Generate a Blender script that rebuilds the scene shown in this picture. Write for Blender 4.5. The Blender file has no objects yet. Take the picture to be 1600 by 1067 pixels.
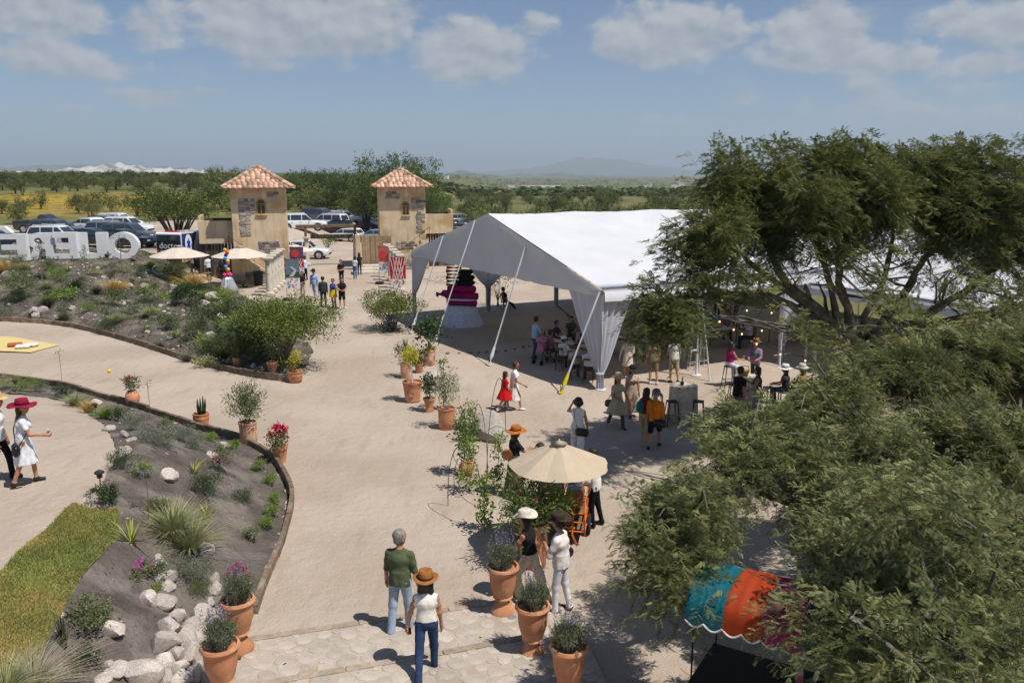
import bpy, bmesh, math, random
import numpy as np
from mathutils import Vector, Matrix, noise as mnoise
from mathutils.geometry import delaunay_2d_cdt
SC = bpy.context.scene
COL = SC.collection
rnd = random.Random(7)
npr = np.random.default_rng(7)
R = math.radians
# ------------------------------------------------------------------ camera
FPX = 1300.0
PITCH = math.atan(261.0 / FPX)
CAMZ = 7.5
cd = bpy.data.cameras.new('camera')
cd.sensor_width = 36.0
cd.lens = 36.0 * FPX / 1600.0
cd.clip_start = 0.1
cd.clip_end = 60000.0
cam = bpy.data.objects.new('camera', cd)
COL.objects.link(cam)
cam.location = (0, 0, CAMZ)
cam.rotation_euler = (math.pi / 2 - PITCH, 0, 0)
SC.camera = cam
# ------------------------------------------------------------------ exposure
SC.view_settings.view_transform = 'Standard'
SC.view_settings.look = 'None'
SC.view_settings.exposure = EXPOSURE = 0.06
SC.view_settings.gamma = 1.0
SC.view_settings.use_curve_mapping = False
SC.render.engine = 'CYCLES'
SC.cycles.use_denoising = True
SC.cycles.max_bounces = 6
SC.cycles.diffuse_bounces = 2
SC.cycles.glossy_bounces = 2
SC.cycles.transmission_bounces = 4
SC.cycles.transparent_max_bounces = 12
SC.cycles.volume_bounces = 0
SC.cycles.caustics_reflective = False
SC.cycles.caustics_refractive = False
SC.cycles.sample_clamp_indirect = 6.0

def ray(px, py):
    x = (px - 800.0) / FPX
    y = -(py - 533.5) / FPX
    c, s = math.cos(PITCH), math.sin(PITCH)
    return Vector((x, c + y * s, -s + y * c))

# ------------------------------------------------------------------ sun
SUN_EL = 62.0
SUN_AZ = 121.0            # clockwise from +Y
sd = bpy.data.lights.new('sun', 'SUN')
sd.energy = 5.0
sd.angle = R(0.53)
sd.color = (1.0, 0.955, 0.89)
sun = bpy.data.objects.new('sun', sd)
COL.objects.link(sun)
SUNV = Vector((math.sin(R(SUN_AZ)) * math.cos(R(SUN_EL)), math.cos(R(SUN_AZ)) * math.cos(R(SUN_EL)), math.sin(R(SUN_EL))))
sun.rotation_euler = (-SUNV).to_track_quat('-Z', 'Y').to_euler()
sun.location = SUNV * 60

# ------------------------------------------------------------------ world: Nishita sky with cumulus clouds all over the sky
def make_world():
    w = bpy.data.worlds.new('World')
    SC.world = w
    w.use_nodes = True
    nt = w.node_tree
    nt.nodes.clear()
    N = nt.nodes.new
    def m(op, a, b=None, c=None, clamp=False):
        n = N('ShaderNodeMath'); n.operation = op; n.use_clamp = clamp
        for i, v in enumerate((a, b, c)):
            if v is None: continue
            if isinstance(v, (int, float)): n.inputs[i].default_value = v
            else: nt.links.new(v, n.inputs[i])
        return n.outputs[0]
    def ss(v, lo, hi):
        n = N('ShaderNodeMapRange'); n.interpolation_type = 'SMOOTHSTEP'
        nt.links.new(v, n.inputs[0]); n.inputs[1].default_value = lo; n.inputs[2].default_value = hi
        return n.outputs[0]
    sky = N('ShaderNodeTexSky')
    sky.sky_type = 'NISHITA'
    sky.sun_disc = False
    sky.sun_elevation = R(SUN_EL)
    sky.sun_rotation = R(SUN_AZ)
    sky.altitude = 1900
    sky.air_density = 1.0
    sky.dust_density = 0.6
    sky.ozone_density = 1.6
    tc = N('ShaderNodeTexCoord')
    sep = N('ShaderNodeSeparateXYZ')
    nt.links.new(tc.outputs['Generated'], sep.inputs[0])
    X, Y, Z = sep.outputs
    az = m('ARCTAN2', X, Y)
    el = m('ARCSINE', Z)
    cmb = N('ShaderNodeCombineXYZ')
    nt.links.new(az, cmb.inputs[0]); nt.links.new(m('MULTIPLY', el, 1.5), cmb.inputs[1])
    def noise(vec, scale, detail, rough):
        n = N('ShaderNodeTexNoise'); n.inputs['Scale'].default_value = scale
        n.inputs['Detail'].default_value = detail; n.inputs['Roughness'].default_value = rough
        nt.links.new(vec, n.inputs['Vector']); return n.outputs[0]
    n1 = noise(cmb.outputs[0], 22.0, 8.0, 0.62)
    sh = N('ShaderNodeVectorMath'); sh.operation = 'ADD'; sh.inputs[1].default_value = (0.008, 0.014, 0)
    nt.links.new(cmb.outputs[0], sh.inputs[0])
    n1b = noise(sh.outputs[0], 22.0, 4.0, 0.55)
    wisp = noise(cmb.outputs[0], 9.0, 4.0, 0.62)
    # (px, py, half width, half height, weight)
    blobs = [(440, 40, 190, 58, 1.3), (555, 40, 105, 66, 1.2), (60, 25, 120, 40, 1.1), (60, 85, 110, 34, 1.0), (170, 110, 60, 22, .8), 
             (235, 152, 80, 16, .9), (325, 144, 34, 9, .7), (110, 168, 40, 8, .6), (480, 210, 30, 6, .5), (550, 206, 26, 6, .5), (225, 40, 45, 34, .6), (425, 103, 60, 13, .7), (735, 80, 112, 60, 1.25),
             (1045, 55, 120, 58, 1.3), (980, 62, 60, 50, 1.1), (1270, 45, 90, 48, 1.25), (1300, 88, 150, 34, 1.1), (1420, 92, 60, 26, .9),
             (1545, 35, 95, 40, 1.1), (1530, 100, 75, 25, .75), (1400, 165, 120, 50, .75), (1520, 175, 130, 55, .7), (1160, 152, 34, 14, .85),
             (1050, 188, 75, 15, .5), (830, 40, 50, 24, .6),]
    v = None; hh = None
    for (px, py, rx, ry, wt) in blobs:
        d = ray(px, py).normalized()
        a0, e0 = math.atan2(d.x, d.y), math.asin(d.z)
        dx = m('MULTIPLY_ADD', az, FPX / rx * 0.93, -a0 * FPX / rx * 0.93)
        dy = m('MULTIPLY_ADD', el, FPX / ry, -e0 * FPX / ry)
        d2 = m('ADD', m('MULTIPLY', dx, dx), m('MULTIPLY', dy, dy))
        b = m('MULTIPLY_ADD', m('SQRT', d2), -wt, wt)
        v = b if v is None else m('MAXIMUM', v, b)
        g = m('MULTIPLY', dy, m('MAXIMUM', b, 0.0))
        hh = g if hh is None else m('ADD', hh, g)
    # the same kind of clouds over the rest of the sky (a flat layer seen in perspective)
    zc = m('MAXIMUM', m('ADD', Z, 0.06), 0.05)
    uv = N('ShaderNodeCombineXYZ')
    nt.links.new(m('DIVIDE', X, zc), uv.inputs[0]); nt.links.new(m('DIVIDE', Y, zc), uv.inputs[1])
    lay = noise(uv.outputs[0], 1.1, 5.0, 0.55)
    layv = m('MULTIPLY_ADD', lay, 5.5, -3.1)
    out = m('MAXIMUM', ss(el, 0.20, 0.25), ss(m('ABSOLUTE', az), 0.60, 0.70))
    layv = m('MULTIPLY_ADD', out, m('ADD', layv, 3.0), -3.0)
    v = m('MAXIMUM', v, layv)
    dens = m('ADD', v, m('MULTIPLY_ADD', n1, 1.9, -1.0))
    mask = ss(dens, 0.0, 0.5)
    thin = m('MULTIPLY', ss(wisp, 0.50, 0.78), ss(el, 0.0, 0.12))
    mask = m('MAXIMUM', mask, m('MULTIPLY', thin, 0.35))
    mask = m('MULTIPLY', mask, ss(el, 0.012, 0.10))
    lit = m('ADD', m('MULTIPLY_ADD', m('SUBTRACT', n1, n1b), 2.6, 0.52), m('MULTIPLY', hh, 0.55), clamp=True)
    cr = N('ShaderNodeMix'); cr.data_type = 'RGBA'
    nt.links.new(lit, cr.inputs[0])
    cr.inputs[6].default_value = (4.3, 4.75, 5.35, 1)
    cr.inputs[7].default_value = (7.2, 7.3, 7.4, 1)
    tint = N('ShaderNodeMix'); tint.data_type = 'RGBA'; tint.blend_type = 'MULTIPLY'; tint.inputs[0].default_value = 1.0
    nt.links.new(sky.outputs[0], tint.inputs[6]); tint.inputs[7].default_value = (0.93, 1.0, 1.08, 1)
    mx = N('ShaderNodeMix'); mx.data_type = 'RGBA'
    nt.links.new(m('MULTIPLY', mask, 0.86), mx.inputs[0]); nt.links.new(tint.outputs[2], mx.inputs[6]); nt.links.new(cr.outputs[2], mx.inputs[7])
    bg = N('ShaderNodeBackground'); bg.inputs[1].default_value = 0.075
    nt.links.new(mx.outputs[2], bg.inputs[0])
    o = N('ShaderNodeOutputWorld'); nt.links.new(bg.outputs[0], o.inputs[0])
    w.cycles.sampling_method = 'MANUAL'
    w.cycles.sample_map_resolution = 512
make_world()
# ------------------------------------------------------------------ helpers
def tag(o, label, cat, group=None):
    o['label'] = label; o['category'] = cat
    if group: o['group'] = group
    return o

def thing(name, label, cat, loc=(0, 0, 0), rz=0.0, group=None):
    o = bpy.data.objects.new(name, None)
    o.empty_display_size = 0.2
    COL.objects.link(o)
    o.location = loc; o.rotation_euler = (0, 0, rz)
    return tag(o, label, cat, group)

def link_mesh(name, me, mat, parent=None, loc=None, rot=None, scale=None):
    o = bpy.data.objects.new(name, me)
    COL.objects.link(o)
    if mat is not None and not me.materials:
        for mm in (mat if isinstance(mat, (list, tuple)) else [mat]): me.materials.append(mm)
    if parent is not None: o.parent = parent
    if loc is not None: o.location = loc
    if rot is not None: o.rotation_euler = rot
    if scale is not None: o.scale = scale if hasattr(scale, '__len__') else (scale,) * 3
    return o

def np_mesh(name, V, Fq=None, Ft=None, tint=None, smooth=False, mi=None):
    """mesh from numpy arrays: Fq (n,4) quads and/or Ft (n,3) triangles, tint per vertex"""
    V = np.asarray(V, dtype=np.float32).reshape(-1, 3)
    nq = 0 if Fq is None else len(Fq)
    ntr = 0 if Ft is None else len(Ft)
    idx = []
    if nq: idx.append(np.asarray(Fq, dtype=np.int32).reshape(-1))
    if ntr: idx.append(np.asarray(Ft, dtype=np.int32).reshape(-1))
    idx = np.concatenate(idx)
    tot = np.concatenate([np.full(nq, 4, np.int32), np.full(ntr, 3, np.int32)])
    start = np.concatenate([[0], np.cumsum(tot)[:-1]]).astype(np.int32)
    me = bpy.data.meshes.new(name)
    me.vertices.add(len(V)); me.vertices.foreach_set('co', V.reshape(-1))
    me.loops.add(len(idx)); me.loops.foreach_set('vertex_index', idx)
    me.polygons.add(len(tot)); me.polygons.foreach_set('loop_start', start)
    me.polygons.foreach_set('loop_total', tot)
    if mi is not None: me.polygons.foreach_set('material_index', np.asarray(mi, dtype=np.int32))
    me.polygons.foreach_set('use_smooth', np.full(len(tot), bool(smooth)))
    if tint is not None:
        at = me.attributes.new('tint', 'FLOAT', 'POINT')
        at.data.foreach_set('value', np.asarray(tint, dtype=np.float32))
    me.update(calc_edges=True)
    return me

def frame(d):
    d = Vector(d).normalized()
    u = Vector((0, 0, 1)) if abs(d.z) < 0.95 else Vector((1, 0, 0))
    a = d.cross(u).normalized(); b = a.cross(d).normalized()
    return a, b, d

class MB:
    """collects shapes of ONE part, built as one mesh"""
    def __init__(s): s.v = []; s.f = []; s.m = []; s.cur = 0
    def add(s, vs, fs):
        k = len(s.v); s.v.extend([tuple(p) for p in vs]); s.f.extend([tuple(i + k for i in f) for f in fs]); s.m.extend([s.cur] * len(fs))
        return s
    def box(s, c, d, rz=0.0, ch=0.0, rx=0.0, ry=0.0, taper=1.0):
        hx, hy, hz = d[0] / 2, d[1] / 2, d[2] / 2
        M = Matrix.Translation(c) @ Matrix.Rotation(rz, 4, 'Z') @ Matrix.Rotation(ry, 4, 'Y') @ Matrix.Rotation(rx, 4, 'X')
        if ch > 0:
            ch = min(ch, 0.45 * min(d)); vs = []; idx = {}
            for sx in (-1, 1):
                for sy in (-1, 1):
                    for sz in (-1, 1):
                        for a in range(3):
                            p = [hx - (ch if a != 0 else 0), hy - (ch if a != 1 else 0), hz - (ch if a != 2 else 0)]
                            t = taper if sz > 0 else 1.0
                            idx[(sx, sy, sz, a)] = len(vs); vs.append(M @ Vector((sx * p[0] * t, sy * p[1] * t, sz * p[2])))
            fs = []
            I = lambda x, y, z, a: idx[(x, y, z, a)]
            for q in (-1, 1):
                f0 = [I(q, -1, -1, 0), I(q, 1, -1, 0), I(q, 1, 1, 0), I(q, -1, 1, 0)]
                f1 = [I(-1, q, -1, 1), I(1, q, -1, 1), I(1, q, 1, 1), I(-1, q, 1, 1)]
                f2 = [I(-1, -1, q, 2), I(1, -1, q, 2), I(1, 1, q, 2), I(-1, 1, q, 2)]
                fs += [f0 if q > 0 else f0[::-1], f1[::-1] if q > 0 else f1, f2 if q > 0 else f2[::-1]]
            for a_ in (-1, 1):
                for b_ in (-1, 1):
                    e = [I(a_, b_, -1, 0), I(a_, b_, -1, 1), I(a_, b_, 1, 1), I(a_, b_, 1, 0)]; fs.append(e if a_ * b_ > 0 else e[::-1])
                    e = [I(a_, -1, b_, 0), I(a_, -1, b_, 2), I(a_, 1, b_, 2), I(a_, 1, b_, 0)]; fs.append(e[::-1] if a_ * b_ > 0 else e)
                    e = [I(-1, a_, b_, 1), I(-1, a_, b_, 2), I(1, a_, b_, 2), I(1, a_, b_, 1)]; fs.append(e if a_ * b_ > 0 else e[::-1])
                    for c_ in (-1, 1):
                        t3 = [I(a_, b_, c_, 0), I(a_, b_, c_, 1), I(a_, b_, c_, 2)]; fs.append(t3 if a_ * b_ * c_ > 0 else t3[::-1])
            return s.add(vs, fs)
        vs = [M @ Vector((x * (taper if z > 0 else 1), y * (taper if z > 0 else 1), z)) for x in (-hx, hx) for y in (-hy, hy) for z in (-hz, hz)]
        return s.add(vs, [(0, 1, 3, 2), (4, 6, 7, 5), (0, 4, 5, 1), (2, 3, 7, 6), (0, 2, 6, 4), (1, 5, 7, 3)])
    def tube(s, pts, r, n=8, caps=True, flat=1.0):
        pts = [Vector(p) for p in pts]
        rs = list(r) if hasattr(r, '__len__') else [r] * len(pts)
        vs = []; pa = None
        for i, p in enumerate(pts):
            d = (pts[min(i + 1, len(pts) - 1)] - pts[max(i - 1, 0)])
            if d.length < 1e-9: d = Vector((0, 0, 1))
            d.normalize()
            if pa is None: a, b, _ = frame(d)
            else:
                a = (pa - d * pa.dot(d))
                if a.length < 1e-6: a, b, _ = frame(d)
                a.normalize(); b = a.cross(d) * -1.0
                b = d.cross(a)
            pa = a
            for k in range(n):
                t = 2 * math.pi * k / n
                vs.append(p + a * (math.cos(t) * rs[i]) + b * (math.sin(t) * rs[i] * flat))
        fs = []
        for i in range(len(pts) - 1):
            for k in range(n):
                k2 = (k + 1) % n
                fs.append((i * n + k, i * n + k2, (i + 1) * n + k2, (i + 1) * n + k))
        if caps:
            fs.append(tuple(range(n))[::-1]); fs.append(tuple((len(pts) - 1) * n + k for k in range(n)))
        return s.add(vs, fs)
    def lathe(s, prof, n=20, c=(0, 0, 0), sx=1.0, sy=1.0, wob=None, caps=True):
        vs = []; fs = []
        for j, (r, z) in enumerate(prof):
            for k in range(n):
                t = 2 * math.pi * k / n
                rr = r * (wob(t, j) if wob else 1.0)
                vs.append((c[0] + rr * math.cos(t) * sx, c[1] + rr * math.sin(t) * sy, c[2] + z))
        for j in range(len(prof) - 1):
            for k in range(n):
                k2 = (k + 1) % n
                fs.append((j * n + k, j * n + k2, (j + 1) * n + k2, (j + 1) * n + k))
        if caps:
            if prof[0][0] > 1e-4: fs.append(tuple(range(n))[::-1])
            if prof[-1][0] > 1e-4: fs.append(tuple((len(prof) - 1) * n + k for k in range(n)))
        return s.add(vs, fs)
    def ball(s, c, r, n=10, sx=1.0, sy=1.0, sz=1.0):
        prof = [(max(1e-5, r * math.sin(math.pi * j / n)), -r * math.cos(math.pi * j / n) * sz) for j in range(n + 1)]
        return s.lathe(prof, 2 * n, c, sx, sy, caps=False)
    def prism(s, poly, z0, z1, M=None):
        """poly [(x,y)] counter-clockwise, extruded from z0 to z1, then transformed by M"""
        M = M or Matrix.Identity(4); n = len(poly)
        vs = [M @ Vector((x, y, z0)) for x, y in poly] + [M @ Vector((x, y, z1)) for x, y in poly]
        fs = [tuple(range(n))[::-1], tuple(range(n, 2 * n))] + [(i, (i + 1) % n, n + (i + 1) % n, n + i) for i in range(n)]
        return s.add(vs, fs)
    def mesh(s, name, smooth=False):
        me = bpy.data.meshes.new(name); me.from_pydata(s.v, [], s.f)
        me.polygons.foreach_set('material_index', np.array(s.m, dtype=np.int32))
        me.polygons.foreach_set('use_smooth', np.full(len(s.f), bool(smooth)))
        me.update(); return me
    def obj(s, name, mat, parent=None, smooth=False, loc=None, rot=None, scale=None, auto=None):
        me = s.mesh(name, smooth)
        o = link_mesh(name, me, mat, parent, loc, rot, scale)
        if auto is not None: smooth_angle(me, auto)
        return o

def smooth_angle(me, deg):
    me.polygons.foreach_set('use_smooth', np.full(len(me.polygons), True))
    bm = bmesh.new(); bm.from_mesh(me)
    lim = R(deg)
    for e in bm.edges:
        e.smooth = (len(e.link_faces) == 2 and e.calc_face_angle(0) < lim)
    bm.to_mesh(me); bm.free()

def dup(root, loc, rz=0.0, label=None, group=None, scale=None, mats=None):
    """a copy of a thing with copies of its parts and sub-parts; mats: {old material name: new material}"""
    def cp(o, par):
        c = o.copy(); COL.objects.link(c); c.parent = par
        if mats and c.type == 'MESH':
            for sl in c.material_slots:
                if sl.material and sl.material.name in mats:
                    nm = mats[sl.material.name]; sl.link = 'OBJECT'; sl.material = nm
        for ch in o.children: cp(ch, c)
        return c
    r = cp(root, None)
    r.location = loc; r.rotation_euler = (0, 0, rz)
    if scale is not None: r.scale = scale if hasattr(scale, '__len__') else (scale,) * 3
    if label: r['label'] = label
    if group: r['group'] = group
    return r

# ------------------------------------------------------------------ materials
def srgb(r, g, b):
    f = lambda c: (c / 255.0) / 12.92 if c <= 10 else (((c / 255.0) + 0.055) / 1.055) ** 2.4
    return (f(r), f(g), f(b))

def pm(name, col, rough=0.8, var=0.12, scale=6.0, bump=0.0, bscale=40.0, metal=0.0, coat=0.0, spec=0.3, col2=None, c2scale=2.0, c2amt=0.5, trans=0.0, tint=0.0, rand=0.0, alpha=1.0, ior=None, emit=None, estr=0.0):
    """procedural material: colour with noise variation, optional second colour in patches, bump, translucency, per-leaf tint"""
    m = bpy.data.materials.new(name); m.use_nodes = True
    nt = m.node_tree; b = nt.nodes['Principled BSDF']; out = nt.nodes['Material Output']
    N = nt.nodes.new; L = nt.links.new
    tc = N('ShaderNodeTexCoord')
    def nz(sc, det=4.0):
        n = N('ShaderNodeTexNoise'); n.inputs['Scale'].default_value = sc; n.inputs['Detail'].default_value = det
        L(tc.outputs['Object'], n.inputs['Vector']); return n.outputs[0]
    def mix(fac, a, bb, bt='MIX'):
        n = N('ShaderNodeMix'); n.data_type = 'RGBA'; n.blend_type = bt
        if isinstance(fac, float): n.inputs[0].default_value = fac
        else: L(fac, n.inputs[0])
        for s_, vv in ((6, a), (7, bb)):
            if isinstance(vv, (tuple, list)): n.inputs[s_].default_value = (*vv[:3], 1)
            else: L(vv, n.inputs[s_])
        return n.outputs[2]
    def rng(v, a, bb, c, d):
        n = N('ShaderNodeMapRange'); L(v, n.inputs[0])
        for i_, x_ in enumerate((a, bb, c, d)): n.inputs[i_ + 1].default_value = x_
        return n.outputs[0]
    lo = tuple(max(0, c * (1 - var)) for c in col); hi = tuple(min(1, c * (1 + var)) for c in col)
    c = mix(rng(nz(scale), 0.3, 0.7, 0, 1), lo, hi) if var > 0 else None
    if col2 is not None:
        c = mix(rng(nz(c2scale, 6.0), 0.62 - 0.3 * c2amt, 0.78 - 0.3 * c2amt, 0, 1), c if c is not None else col, col2)
    if tint > 0:
        at = N('ShaderNodeAttribute'); at.attribute_name = 'tint'
        hs = N('ShaderNodeHueSaturation')
        L(c, hs.inputs['Color']); L(rng(at.outputs['Fac'], 0, 1, 1 - tint, 1 + tint), hs.inputs['Value'])
        L(rng(at.outputs['Fac'], 0, 1, 0.515, 0.475), hs.inputs['Hue']); c = hs.outputs[0]
    if rand > 0:
        oi = N('ShaderNodeObjectInfo'); hs = N('ShaderNodeHueSaturation')
        L(c, hs.inputs['Color']); L(rng(oi.outputs['Random'], 0, 1, 1 - rand, 1 + rand), hs.inputs['Value'])
        L(rng(oi.outputs['Random'], 0, 1, 0.5 + 0.03 * rand, 0.5 - 0.03 * rand), hs.inputs['Hue']); c = hs.outputs[0]
    if c is None: b.inputs['Base Color'].default_value = (*col, 1)
    else: L(c, b.inputs['Base Color'])
    b.inputs['Roughness'].default_value = rough; b.inputs['Metallic'].default_value = metal
    b.inputs['Specular IOR Level'].default_value = spec; b.inputs['Coat Weight'].default_value = coat
    b.inputs['Alpha'].default_value = alpha
    if emit: b.inputs['Emission Color'].default_value = (*emit, 1); b.inputs['Emission Strength'].default_value = estr
    if bump > 0:
        bn = N('ShaderNodeBump'); bn.inputs['Strength'].default_value = 1.0; bn.inputs['Distance'].default_value = bump
        L(nz(bscale, 5.0), bn.inputs['Height']); L(bn.outputs[0], b.inputs['Normal'])
    if trans > 0:
        t = N('ShaderNodeBsdfTranslucent'); ms = N('ShaderNodeMixShader'); ms.inputs[0].default_value = trans
        if c is None: t.inputs[0].default_value = (*col, 1)
        else: L(c, t.inputs[0])
        L(b.outputs[0], ms.inputs[1]); L(t.outputs[0], ms.inputs[2]); L(ms.outputs[0], out.inputs[0])
    return m

_mc = {}
def cloth(rgb, rough=0.9):
    """cached woven cloth material from an sRGB colour"""
    if rgb not in _mc:
        _mc[rgb] = pm('cloth', srgb(*rgb), rough, 0.16, 9.0, 0.004, 22.0, spec=0.15)
    return _mc[rgb]
_pc = {}
def paint(rgb, rough=0.25, metal=0.0, coat=0.6):
    k = (rgb, rough, metal)
    if k not in _pc: _pc[k] = pm('paint', srgb(*rgb), rough, 0.05, 3.0, metal=metal, coat=coat, spec=0.5)
    return _pc[k]

def leafmat(name, rgb, var=0.25, tint=0.45, trans=0.22, rand=0.0):
    return pm(name, srgb(*rgb), 0.6, var, 3.0, tint=tint, trans=trans, spec=0.35, rand=rand)

# ------------------------------------------------------------------ foliage geometry
def leaves(P, D, ln, wd, up=0.3, fold=0.0):
    """diamond leaves: base points P (n,3), directions D (n,3), lengths, widths -> V, quads"""
    n = len(P)
    D = D / (np.linalg.norm(D, axis=1, keepdims=True) + 1e-9)
    rv = npr.normal(size=(n, 3)); rv[:, 2] += up * 3
    S = np.cross(D, rv); S /= (np.linalg.norm(S, axis=1, keepdims=True) + 1e-9)
    ln = np.broadcast_to(np.asarray(ln, dtype=float), (n,))[:, None]; wd = np.broadcast_to(np.asarray(wd, dtype=float), (n,))[:, None]
    mid = P + D * ln * 0.45
    V = np.stack([P, mid + S * wd * 0.5, P + D * ln, mid - S * wd * 0.5], axis=1).reshape(-1, 3)
    return V, np.arange(4 * n).reshape(n, 4)

def rand_dirs(n, upbias=0.0):
    d = npr.normal(size=(n, 3)); d /= np.linalg.norm(d, axis=1, keepdims=True); d[:, 2] += upbias
    return d / (np.linalg.norm(d, axis=1, keepdims=True) + 1e-9)

def frond_template(pairs=7, L=0.15, lw=0.022, ll=0.04, droop=0.25):
    """a feathery compound leaf: leaflets in pairs along a drooping rachis (local +X)"""
    vs = []
    for i in range(pairs):
        t = (i + 0.6) / pairs
        x = L * t; z = -droop * L * t * t
        for s in (-1, 1):
            l = ll * (1 - 0.35 * abs(t - 0.4))
            vs += [(x, -lw * .5 * s, z), (x + l * .62, s * l, z - 0.006), (x + lw, s * l * .30, z + .003)]
    V = np.array(vs); Fq = np.arange(len(V)).reshape(-1, 3)
    return V, Fq

def instance_np(T, P, D, S, updir=None):
    """stamp template T=(V,F) at points P with x-axis along D, scaled S"""
    V, Fq = T
    n = len(P); D = D / (np.linalg.norm(D, axis=1, keepdims=True) + 1e-9)
    up = npr.normal(size=(n, 3)) * 0.45; up[:, 2] += 1.0
    Yv = np.cross(up, D); Yv /= (np.linalg.norm(Yv, axis=1, keepdims=True) + 1e-9)
    Zv = np.cross(D, Yv)
    S = np.broadcast_to(np.asarray(S, dtype=float), (n,))
    out = P[:, None, :] + S[:, None, None] * (V[None, :, 0, None] * D[:, None, :] + V[None, :, 1, None] * Yv[:, None, :] + V[None, :, 2, None] * Zv[:, None, :])
    F = (Fq[None, :, :] + (np.arange(n) * len(V))[:, None, None]).reshape(-1, Fq.shape[1])
    return out.reshape(-1, 3), F

def blob_points(n, c, r, shell=0.55):
    d = rand_dirs(n); rad = shell + (1 - shell) * npr.random(n) ** 0.7
    return np.asarray(c) + d * np.asarray(r) * rad[:, None], d

def curve_pts(a, b, n=5, sag=0.0, wig=0.1, rg=None):
    rg = rg or rnd
    a, b = Vector(a), Vector(b); L = (b - a).length; out = []
    w1 = Vector((rg.uniform(-1, 1), rg.uniform(-1, 1), rg.uniform(-1, 1))) * wig * L
    for i in range(n):
        t = i / (n - 1)
        p = a.lerp(b, t) + w1 * math.sin(math.pi * t) * (1 if i % 2 else 0.7)
        p.z += sag * 4 * t * (1 - t) * L
        out.append(p)
    return out
# ------------------------------------------------------------------ terrain
def g0(px, py, z=0.0):
    d = ray(px, py); t = (z - CAMZ) / d.z
    return Vector((d.x * t, d.y * t, z))
def sst(t):
    t = np.clip(t, 0, 1); return t * t * (3 - 2 * t)
def seg_dist(x, y, poly):
    """distance from points to a polyline"""
    best = np.full(np.shape(x), 1e9)
    for (ax, ay), (bx, by) in zip(poly[:-1], poly[1:]):
        dx, dy = bx - ax, by - ay; l2 = dx * dx + dy * dy + 1e-12
        t = np.clip(((x - ax) * dx + (y - ay) * dy) / l2, 0, 1)
        best = np.minimum(best, np.hypot(x - ax - t * dx, y - ay - t * dy))
    return best
def inside(x, y, poly):
    c = np.zeros(np.shape(x), bool); n = len(poly)
    for i in range(n):
        ax, ay = poly[i]; bx, by = poly[(i + 1) % n]
        if ay == by: continue
        hit = ((ay > y) != (by > y)) & (x < (bx - ax) * (y - ay) / (by - ay) + ax)
        c ^= hit
    return c
def smooth_poly(pts, it=2):
    for _ in range(it):
        q = [pts[0]]
        for a, b in zip(pts[:-1], pts[1:]):
            q += [(a[0] * .75 + b[0] * .25, a[1] * .75 + b[1] * .25), (a[0] * .25 + b[0] * .75, a[1] * .25 + b[1] * .75)]
        q.append(pts[-1]); pts = q
    return pts
P2 = lambda px, py: tuple(g0(px, py)[:2])
TB = smooth_poly([(-34, 36.0)] + [P2(*p) for p in [(-60, 583), (67, 599), (110, 606), (150, 620), (190, 631), (230, 643), (275, 657), (310, 671), (375, 688), (402, 701), (428, 718), (445, 745), (457, 770), (456, 793), (449, 820), (440, 855), (423, 893), (405, 938), (395, 970), (378, 1003), (338, 1067), (300, 1130)]] + [(-3.6, 7.0)], 2)
TERR = TB + [(-40.0, 5.0), (-40.0, 36.0)]
TA = smooth_poly([P2(*p) for p in [(-120, 500), (0, 503), (90, 507), (165, 523), (240, 547), (290, 564), (360, 582), (405, 592), (452, 596)]], 2)
TA_R = [P2(*p) for p in [(478, 575), (490, 550), (478, 525), (450, 500), (428, 486), (405, 474), (372, 458), (345, 450)]]
BEDA = TA + TA_R + [(-18.5, 54.5), (-22, 56.5), (-24.5, 59.5), (-38, 60.5), (-50, 60.5), (-50, 45.0)]
NF = lambda x, y, s, o=0.0: np.sin(x * s + 1.3 + o) * np.cos(y * s * 1.13 + 0.7 + o * 2) + 0.5 * np.sin(x * s * 2.3 + y * s * 1.7 + o)

def terrain(x, y, beds=True):
    x = np.asarray(x, dtype=float); y = np.asarray(y, dtype=float)
    z = 1.8 * sst((y - 41) / 16.0) * sst((-19.5 - x) / 6.5)
    z = z + 3.0 * sst((y - 105) / 160.0) * sst((-x - 25) / 70.0)
    z = z - 16.0 * sst((y - 230) / 700.0) * sst((x + 150) / 200.0 + 0.25)
    z = z + 0.018 * NF(x, y, 0.55) * sst((y - 9) / 5)
    P = 0.35 + 1.25 * sst((26.5 - y) / 10.0)
    near = (y < 38) & (x < 0)
    if np.any(near):
        xs, ys = np.atleast_1d(x)[np.atleast_1d(near)], np.atleast_1d(y)[np.atleast_1d(near)]
        d = np.where(inside(xs, ys, TERR), seg_dist(xs, ys, TB), 0.0)
        add = np.where(d > 0, np.atleast_1d(P * np.ones(np.shape(x)))[np.atleast_1d(near)] * sst(d / 3.4) + (0.05 + 0.035 * NF(xs, ys, 2.6)) * sst(d / 0.5) * sst((4.2 - d) / 1.0), 0)
        zz = np.atleast_1d(z).astype(float).copy(); zz[np.atleast_1d(near)] += add; z = zz.reshape(np.shape(x))
    ba = (y > 26) & (y < 62) & (x < -6) & (x > -52)
    if np.any(ba):
        m = np.atleast_1d(ba); xs, ys = np.atleast_1d(x)[m], np.atleast_1d(y)[m]
        d = np.where(inside(xs, ys, BEDA), seg_dist(xs, ys, BEDA + BEDA[:1]), 0.0)
        add = (0.12 + 0.10 * NF(xs, ys, 0.8, 1.0) + 0.05 * NF(xs, ys, 2.1) + 0.5 * sst(d / 3.0)) * sst(d / 0.8)
        zz = np.atleast_1d(z).astype(float).copy(); zz[m] += add; z = zz.reshape(np.shape(x))
    # gravel spoil heap behind the tent
    z = z + 1.3 * np.exp(-(((x - 1.0) / 4.5) ** 2 + ((y - 60) / 2.6) ** 2)) * (1 + .25 * NF(x, y, 1.9))
    return z
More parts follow.
